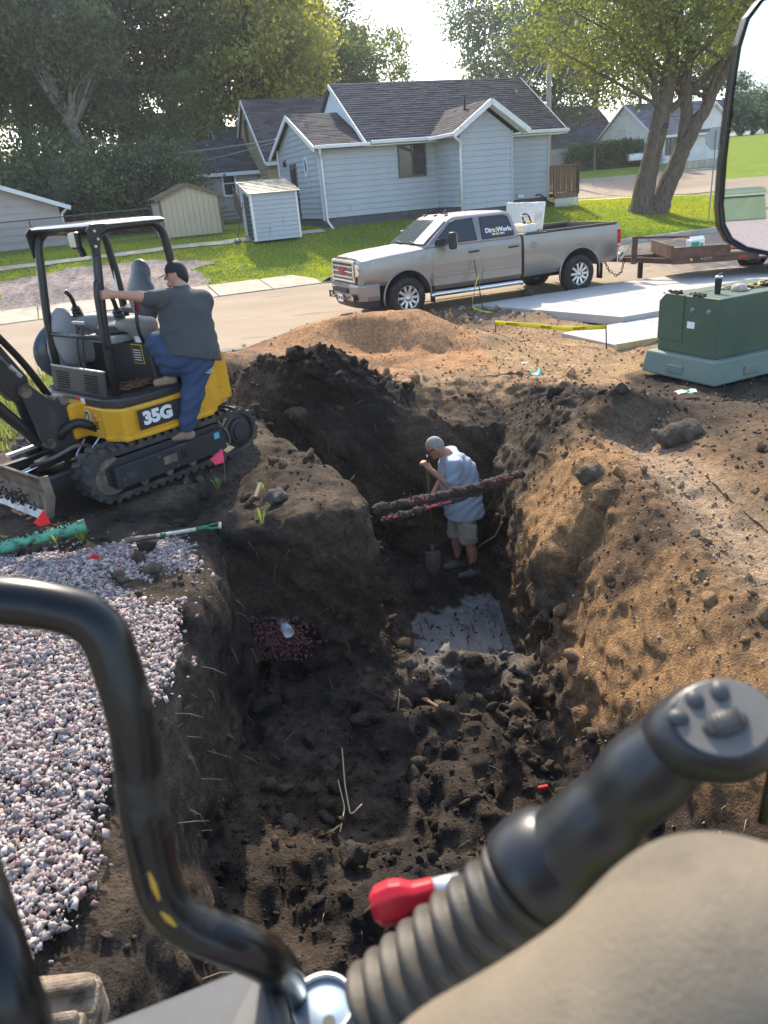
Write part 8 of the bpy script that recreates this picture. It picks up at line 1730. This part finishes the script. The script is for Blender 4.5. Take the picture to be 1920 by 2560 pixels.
scrap('pale_scrap', 762, 1212, .03, (.09, .05), mat('scrap_blue', (.55, .66, .70), .5), 'pale blue plastic scrap on the plateau left of the trench', .01); scrap('white_scrap', 1312, 910, .03, (.10, .05), m_litw, 'small white scrap on the sandy dirt behind the pit', .01); scrap('red_scrap', 1030, 940, .03, (.12, .06), m_flagred, 'red scrap on the dirt right of the black heap', .02); scrap('dark_red_scrap', 1318, 930, .03, (.10, .05), mat('dull_red', (.35, .03, .03), .6), 'dull red scrap beside the teal cup piece', .02)
tc = empty('teal_cup_piece', at_z(1338, 940, .02), 0, 'broken teal plastic cup lying on the sandy dirt', 'litter'); b = MB(); vs = []; fs = []
for i in range(9):
    a = R(-20 + 27 * i)
    for k, z in enumerate((0, .16)): vs.append((math.cos(a) * (.075 - .012 * k), z - .08, .075 + math.sin(a) * (.075 - .012 * k) * -.8))
for i in range(8): fs.append((2 * i, 2 * i + 1, 2 * i + 3, 2 * i + 2))
o = mesh_obj('shell', vs, fs, m_teal, tc, True); sm_ = o.modifiers.new('s', 'SOLIDIFY'); sm_.thickness = .003
root_line('dry_stalk', [at_z(1690, 1008, .03), at_z(1740, 1012, .04), at_z(1800, 1030, .03)], .01, MATS['straw'], 'pale dry stalk lying below the transformer')
o = MB().box((0, 0, 0), (.035, .16, .02)).build('wood_stake', mat('pine_bit', (.42, .30, .17), .8)); o.location = at_z(645, 1225, .06); o.rotation_euler = (R(35), 0, R(-20)); tag(o, 'short broken wooden stake stuck in the plateau edge', 'stake')
# wooden form board at the edge of the new concrete
fb_ = MB().box((0, 0, 0), (1.2, .045, .10)).build('form_board', mat('pine_board', (.55, .42, .24), .8, var=.15, vscale=6)); fb_.location = UV(1.75, -5.56, .04); fb_.rotation_euler = (0, 0, BA - R(2)); tag(fb_, 'yellow wooden form board along the new concrete edge', 'board')
# caution tape on steel stakes
m_tape = mat('tape_yellow', (.72, .62, .015), .5); m_stake = mat('stake_rust', (.10, .065, .045), .8, metal=.3)
def stake(a, b, label): a, b = Vector(a), Vector(b); o = MB().tube([Vector((0, 0, -.1)), b - a], .011, 8).build('steel_stake', m_stake, None, smooth=True); o.location = a; tag(o, label, 'stake'); return o
s1 = at_z(1210, 775, .03); d1 = (s1 - EYE).dot(_f); stake(s1, D_(1185, 650, d1 + .05), 'leaning rusty stake before the pickup door')
s2 = at_z(1239, 838, .03); d2 = (s2 - EYE).dot(_f); stake(s2, D_(1239, 800, d2), 'short stake holding the left end of the low tape')
s3 = at_z(1517, 868, .03); d3 = (s3 - EYE).dot(_f); stake(s3, D_(1515, 808, d3), 'short stake at the right end of the low tape')
def ribbon(name, pts, wdt, label, text=None, updir=(0, 0, 1)):
    P_ = [Vector(p) for p in smooth_path(pts, .2, 6)]; p0 = P_[0]; root = empty(name, p0, 0, label, 'tape'); vs = []; fs = []
    for i, p in enumerate(P_): tw = .5 * math.sin(i * .7); up_ = Vector((0, .25 * tw, 1)).normalized(); vs += [p - p0 + up_ * wdt / 2, p - p0 - up_ * wdt / 2]
    for i in range(len(P_) - 1): fs.append((2 * i, 2 * i + 1, 2 * i + 3, 2 * i + 2))
    o = mesh_obj('strip', vs, fs, m_tape, root, True); sm_ = o.modifiers.new('s', 'SOLIDIFY'); sm_.thickness = .001
    if text:
        L_ = sum((P_[i + 1] - P_[i]).length for i in range(len(P_) - 1)); acc = 0; nxt = .35
        for i in range(len(P_) - 1):
            seg = (P_[i + 1] - P_[i]).length
            while acc + seg > nxt:
                p = P_[i].lerp(P_[i + 1], (nxt - acc) / seg); x_ = (P_[i] - P_[i + 1]); lettering('caution_lettering', 'CAUTION', wdt * .75, m_bar, root, frame(p - p0 + Vector((0, -.008, 0)), x_, (0, 0, -1)), .0005, .001); nxt += .72
            acc += seg
    return root
ribbon('caution_tape', [D_(1238, 806, d2), D_(1330, 814, (d2 * 2 + d3) / 3 + .1), D_(1420, 822, (d2 + d3 * 2) / 3), D_(1515, 817, d3)], .075, 'yellow caution tape stretched low between two stakes', 'CAUTION')
ribbon('caution_tape', [D_(1196, 688, d1), D_(1188, 716, d1), D_(1182, 745, d1 - .1), D_(1180, 770, d1 - .2), D_(1200, 780, d1 - .4), D_(1228, 784, d1 - .5)], .075, 'loose yellow caution tape hanging from the leaning stake', 'CAUTION')
# puddles of slurry by the road
for k, (px, py, rx, ry) in enumerate(((640, 880, 1.1, .30), (560, 885, .5, .22))):
    p = at_z(px, py, .02); pts = [(math.cos(a) * rx * (1 + .25 * math.sin(a * 3 + k)), math.sin(a) * ry * (1 + .3 * math.sin(a * 5 + 1)), 0) for a in np.linspace(0, 6.28, 30)[:-1]]
    o = mesh_obj('puddle', pts, [tuple(range(len(pts)))], mat('slurry', (.34, .32, .29), .16, var=.3, vscale=5, spec=.6, bump=.15, bscale=9)); o.location = (p.x, p.y, .075); o.rotation_euler = (0, 0, BA); o['kind'] = 'structure'
# weeds
def weed(p, h, n, col, label, seed, spread=.12, w_=.02):
    root = empty('weed', p, 0, label, 'weed', 'weeds on the site'); rg = np.random.default_rng(seed); V = []; Q = []
    for i in range(n):
        a = rg.uniform(0, 6.28); dx, dy = math.cos(a), math.sin(a); ln = h * rg.uniform(.6, 1.1); sp_ = spread * rg.uniform(.3, 1); b0 = Vector((dx * .01, dy * .01, -.01)); m1 = Vector((dx * sp_ * .5, dy * sp_ * .5, ln * .7)); t1 = Vector((dx * sp_, dy * sp_, ln)); s_ = Vector((-dy, dx, 0)) * w_ * .5
        k = len(V); V += [b0 - s_ * .4, b0 + s_ * .4, m1 + s_, m1 - s_, t1]; Q += [(k, k + 1, k + 2, k + 3), (k + 3, k + 2, k + 4)]
    o = mesh_obj('leaves', V, Q, m_leaf, root); set_cols(o, np.repeat(np.array(col)[None] * rg.uniform(.8, 1.25, (n, 1)), 5, 0))
for k, (px, py, h, n, lab) in enumerate(((545, 1222, .12, 14, 'small green weed under the pink flag'), (660, 1225, .10, 8, 'tiny green weed near the broken stake'), (655, 1305, .16, 5, 'long grass blade hanging over the pit edge'), (575, 1000, .16, 22, 'green weed between heap and excavator'), (555, 1010, .14, 16, 'low weed behind the excavator track'), (205, 1350, .10, 10, 'weed at the end of the green pipe'), (140, 1360, .10, 10, 'weed below the green pipe'), (680, 865, .12, 14, 'grass tuft at the road edge left of the sand'), (610, 870, .10, 14, 'grass tuft beside the puddle'))):
    weed(at_z(px, py, .02), h, n, (.14, .20, .04), lab, 500 + k, .10)
def tall_weeds():
    rg = np.random.default_rng(6); n = 5200; x = rg.uniform(-6.6, -3.9, n); y = rg.uniform(8.6, 13.2, n); ok = (x < -3.55 - .12 * (y - 8.3) + .35 * fbm(x, y, 1.2, 2, 3)); x, y = x[ok], y[ok]; n = len(x); h = rg.uniform(.08, .38, n) * (1 + .5 * fbm(x, y, .9, 2, 5)).clip(.4, 1.6); a = rg.uniform(0, 6.28, n); w_ = rg.uniform(.006, .014, n); lx, ly = rg.normal(size=(2, n)) * .09
    z = np.zeros(n); V = np.stack([np.stack([x - np.cos(a) * w_, y - np.sin(a) * w_, z], 1), np.stack([x + np.cos(a) * w_, y + np.sin(a) * w_, z], 1), np.stack([x + lx, y + ly, h], 1)], 1).reshape(-1, 3); o = mesh_obj('tall_grass', V, np.arange(3 * n).reshape(n, 3), m_leaf); set_cols(o, np.repeat(np.array((.15, .19, .05))[None] * rg.uniform(.7, 1.4, (n, 1)), 3, 0)); tag(o, 'pale green tall grass at the left edge behind the excavator', 'grass', kind='stuff')
tall_weeds()
# ------------------------------------------------------------------ street furniture across the road
up_ = lawn_pt(25.0, 29.9 + 1.2); UP = empty('utility_pole', up_, BA, 'grey wooden utility pole with lamp behind the grey house', 'pole')
zt_ = 8.3; MB().tube([(0, 0, -.3), (0, 0, zt_)], [.19, .14], 12).build('shaft', mat('pole_grey', (.30, .27, .23), .9, var=.25, vscale=5, stretch=(4, 4, .5)), UP, smooth=True)
MB().box((-.30, 0, zt_ - .25), (.4, .3, .35)).build('street_lamp', m_metal_grey, UP, bevel=.04); MB().bar((-.02, 0, zt_ - .5), (.9, 0, zt_ - .4), .08, .08).build('cross_arm', m_wood, UP)
def wire(a, b, sag, label, r=.014):
    a, b = Vector(a), Vector(b); p0 = a; pts = [a.lerp(b, t) - Vector((0, 0, sag * 4 * t * (1 - t))) - p0 for t in np.linspace(0, 1, 17)]; o = MB().tube(pts, r, 5).build('overhead_wire', m_metal_grey, None); o.location = p0; tag(o, label, 'wire', 'overhead wires')
topP = up_ + Vector((0, 0, zt_ - .4)); 
wire(topP, UV(13.4, 19.0, 5.2), .5, 'service wire from the pole to the grey house roof'); wire(topP + Vector((0, 0, -.3)), UV(13.4, 20.5, 4.9), .9, 'lower sagging service wire from the pole to the grey house'); wire(topP, UV(60, 40, 9.5), .8, 'upper overhead wire running right behind the corner tree'); wire(topP + Vector((0, 0, -.9)), UV(60, 40, 8.0), .8, 'middle overhead wire behind the corner tree'); wire(topP + Vector((0, 0, -1.7)), UV(60, 40, 6.6), 1.0, 'lowest overhead wire behind the corner tree')
wire(UV(2.9, 18.6, 4.85), UV(-14, 33, 6.6), .7, 'wire from the entry mast across the tall trees'); wire(UV(2.9, 18.6, 4.75), UV(-12, 36, 5.6), .9, 'lower wire from the entry mast to the left trees'); wire(UV(3.45, 25.2, 4.6), UV(-12, 40, 7.6), .6, 'thin wire high before the left trees')
u, v = on_lawn(1771, 552); sg_ = lawn_pt(u, v); SG = empty('stop_sign', sg_, 0, 'traffic sign on a steel post seen from behind beside the mirror', 'sign')
pt_ = at_y(1772, 340, sg_.y) - sg_; MB().bar((0, 0, -.2), (.02, 0, pt_.z + .2), .05, .03).build('post', m_metal_grey, SG)
oc_ = [(math.cos(R(22.5 + 45 * k)) * .42 + .02, math.sin(R(22.5 + 45 * k)) * .42 + pt_.z - .1) for k in range(8)]; o = MB().prism(oc_, .03, .035, 'y').build('plate', mat('sign_back', (.34, .36, .37), .5, metal=.4), SG)
# parked white car by the cottage
CR = empty('parked_car', lawn_pt(34.2, 34.6), BA + R(80), 'white parked car half hidden beside the white cottage', 'car'); m_carw = mat('car_white', (.72, .72, .72), .3, coat=.4)
MB().prism([(-2.1, .35), (-2.1, .75), (-1.9, .85), (-1.2, .9), (2.0, .85), (2.15, .7), (2.15, .35)], -.85, .85, 'y').build('body', m_carw, CR, bevel=.08, segs=3); MB().prism([(-1.3, .9), (-.7, 1.4), (.9, 1.42), (1.6, .9)], -.72, .72, 'y').build('cabin', m_carw, CR, bevel=.06, segs=3)
MB().prism([(-1.0, .93), (-.62, 1.32), (.85, 1.34), (1.35, .93)], -.735, .735, 'y').build('windows', m_tint, CR)
for x in (-1.35, 1.35):
    for y in (-.86, .66): MB().cyl((x, y, .32), (x, y + .2, .32), .32, 18).build('wheel', m_rubber, CR)
# chain link fence before the garage
fa, fb2 = lawn_pt(-11.5, 15.6), lawn_pt(-2.9, 16.2); CF = empty('chain_link_fence', fa, 0, 'low chain link fence in front of the left garage', 'fence'); fd = fb2 - fa; Lf = fd.length; m_link = mat('link_wire', (.10, .105, .11), .5, metal=.5)
for k in range(5): p = fd * (k / 4); MB().tube([p + Vector((0, 0, -.1)), p + Vector((0, 0, 1.15))], .028, 8).build('post', m_link, CF)
MB().tube([Vector((0, 0, 1.12)), fd + Vector((0, 0, 1.12))], .02, 8).build('top_rail', m_link, CF)
b = MB(); k = 0; x = -1.1
while x < Lf:
    for s_ in (0, 1):
        c0, c1 = max(0, x), min(Lf, x + 1.1)
        if c1 - c0 > .05:
            z0, z1 = (c0 - x), (c1 - x); 
            if s_: z0, z1 = 1.1 - z0, 1.1 - z1
            b.tube([fd * (c0 / Lf) + Vector((0, 0, z0)), fd * (c1 / Lf) + Vector((0, 0, z1))], .0032, 3, cap=False)
    x += .085
o = b.build('wire_mesh', m_link, CF, fix=False); o['kind'] = 'stuff'
# string trimmer leaning by the shed
ST_ = empty('string_trimmer', lawn_pt(-.55, 12.9), 0, 'string trimmer leaning on the corner of the small shed', 'trimmer'); MB().tube([(0, 0, .1), (.35, .25, 1.3)], .013, 8).build('shaft', m_black_iron, ST_); MB().lathe([(.12, 0), (.14, .06), (.06, .12)], 14, (0, 0, .03)).build('head', m_metal_grey, ST_, smooth=True)

# fine roots and straws hanging from the cut faces
def fine_roots():
    rg = np.random.default_rng(15); p, nn = face_samples(SV, SQ, 420, rg, lambda c, n_: (np.abs(n_[:, 2]) < .75) * (c[:, 2] > -1.9) * (c[:, 1] > 2.2) * (c[:, 1] < 9.6) * (c[:, 0] < 2.2) + .15 * (c[:, 2] < -1.2)); b = MB()
    for q, m in zip(p, nn):
        L_ = rg.uniform(.04, .20); d = Vector(m) * .5 + Vector(rg.normal(size=3)) * .6 + Vector((0, 0, -.4)); d.normalize(); a = Vector(q) - Vector(m) * .01; b.tube([a, a + d * L_ * .5 + Vector(m) * .015, a + d * L_ + Vector((rg.normal() * .02, rg.normal() * .02, -.02))], [.0024, .0018, .0008], 3, cap=False)
    o = b.build('fine_roots', MATS['straw'], None, fix=False); tag(o, 'fine pale roots hanging from the cut soil faces', 'roots', kind='stuff')
fine_roots()

# smeared grey lid of the buried tank at the bottom of the trench
def lid():
    rg = np.random.default_rng(3); pts = []
    for a in np.linspace(0, 2 * math.pi, 61)[:-1]:
        c, s_ = math.cos(a), math.sin(a); k = (abs(c) ** 5 + abs(s_) ** 5) ** (-1 / 5); j = 1 + .07 * math.sin(a * 5 + 1) + .05 * math.sin(a * 11) + rg.normal(0, .012); pts.append((.80 + c * k * .45 * j, 7.52 + s_ * k * .62 * j))
    o = MB().prism(pts, -2.43, -2.372, 'z').build('tank_lid', mat('lid_clay', (.17, .168, .162), .45, var=.25, vscale=3.5, stretch=(3, .6, 1), bump=.12, bscale=25, spec=.4, dirt=(.05, .04, .032), dirt_amt=.34, dirt_scale=4.5), None, bevel=.01); tag(o, 'smooth grey smeared tank lid at the bottom of the trench', 'lid')
    n_ = 90; x, y = rg.uniform(.36, 1.24, n_), rg.uniform(6.95, 8.15, n_); o = scatter('lid_clods', np.stack([x, y, np.full(n_, -2.366)], 1), .006 + .022 * rg.uniform(0, 1, n_) ** 2.5, rg, MATS['mud'], 'ico1', .3); tag(o, 'small dark crumbs lying on the grey tank lid', 'soil', kind='stuff')
lid()
# ================================================================== thin summer haze
hz = bpy.data.materials.new('haze'); hz.use_nodes = True; nn_ = hz.node_tree.nodes; nn_.clear()
ho = nn_.new('ShaderNodeOutputMaterial'); hv = nn_.new('ShaderNodeVolumePrincipled'); hv.inputs['Color'].default_value = (.92, .95, 1.0, 1); hv.inputs['Density'].default_value = 0.0006; hv.inputs['Anisotropy'].default_value = 0.35
hz.node_tree.links.new(hv.outputs[0], ho.inputs['Volume'])
hb_ = MB().box((UV(0, 0, 0).x, UV(0, 0, 0).y, 11.5), (900, 900, 33)).build('haze', hz); hb_['kind'] = 'stuff'
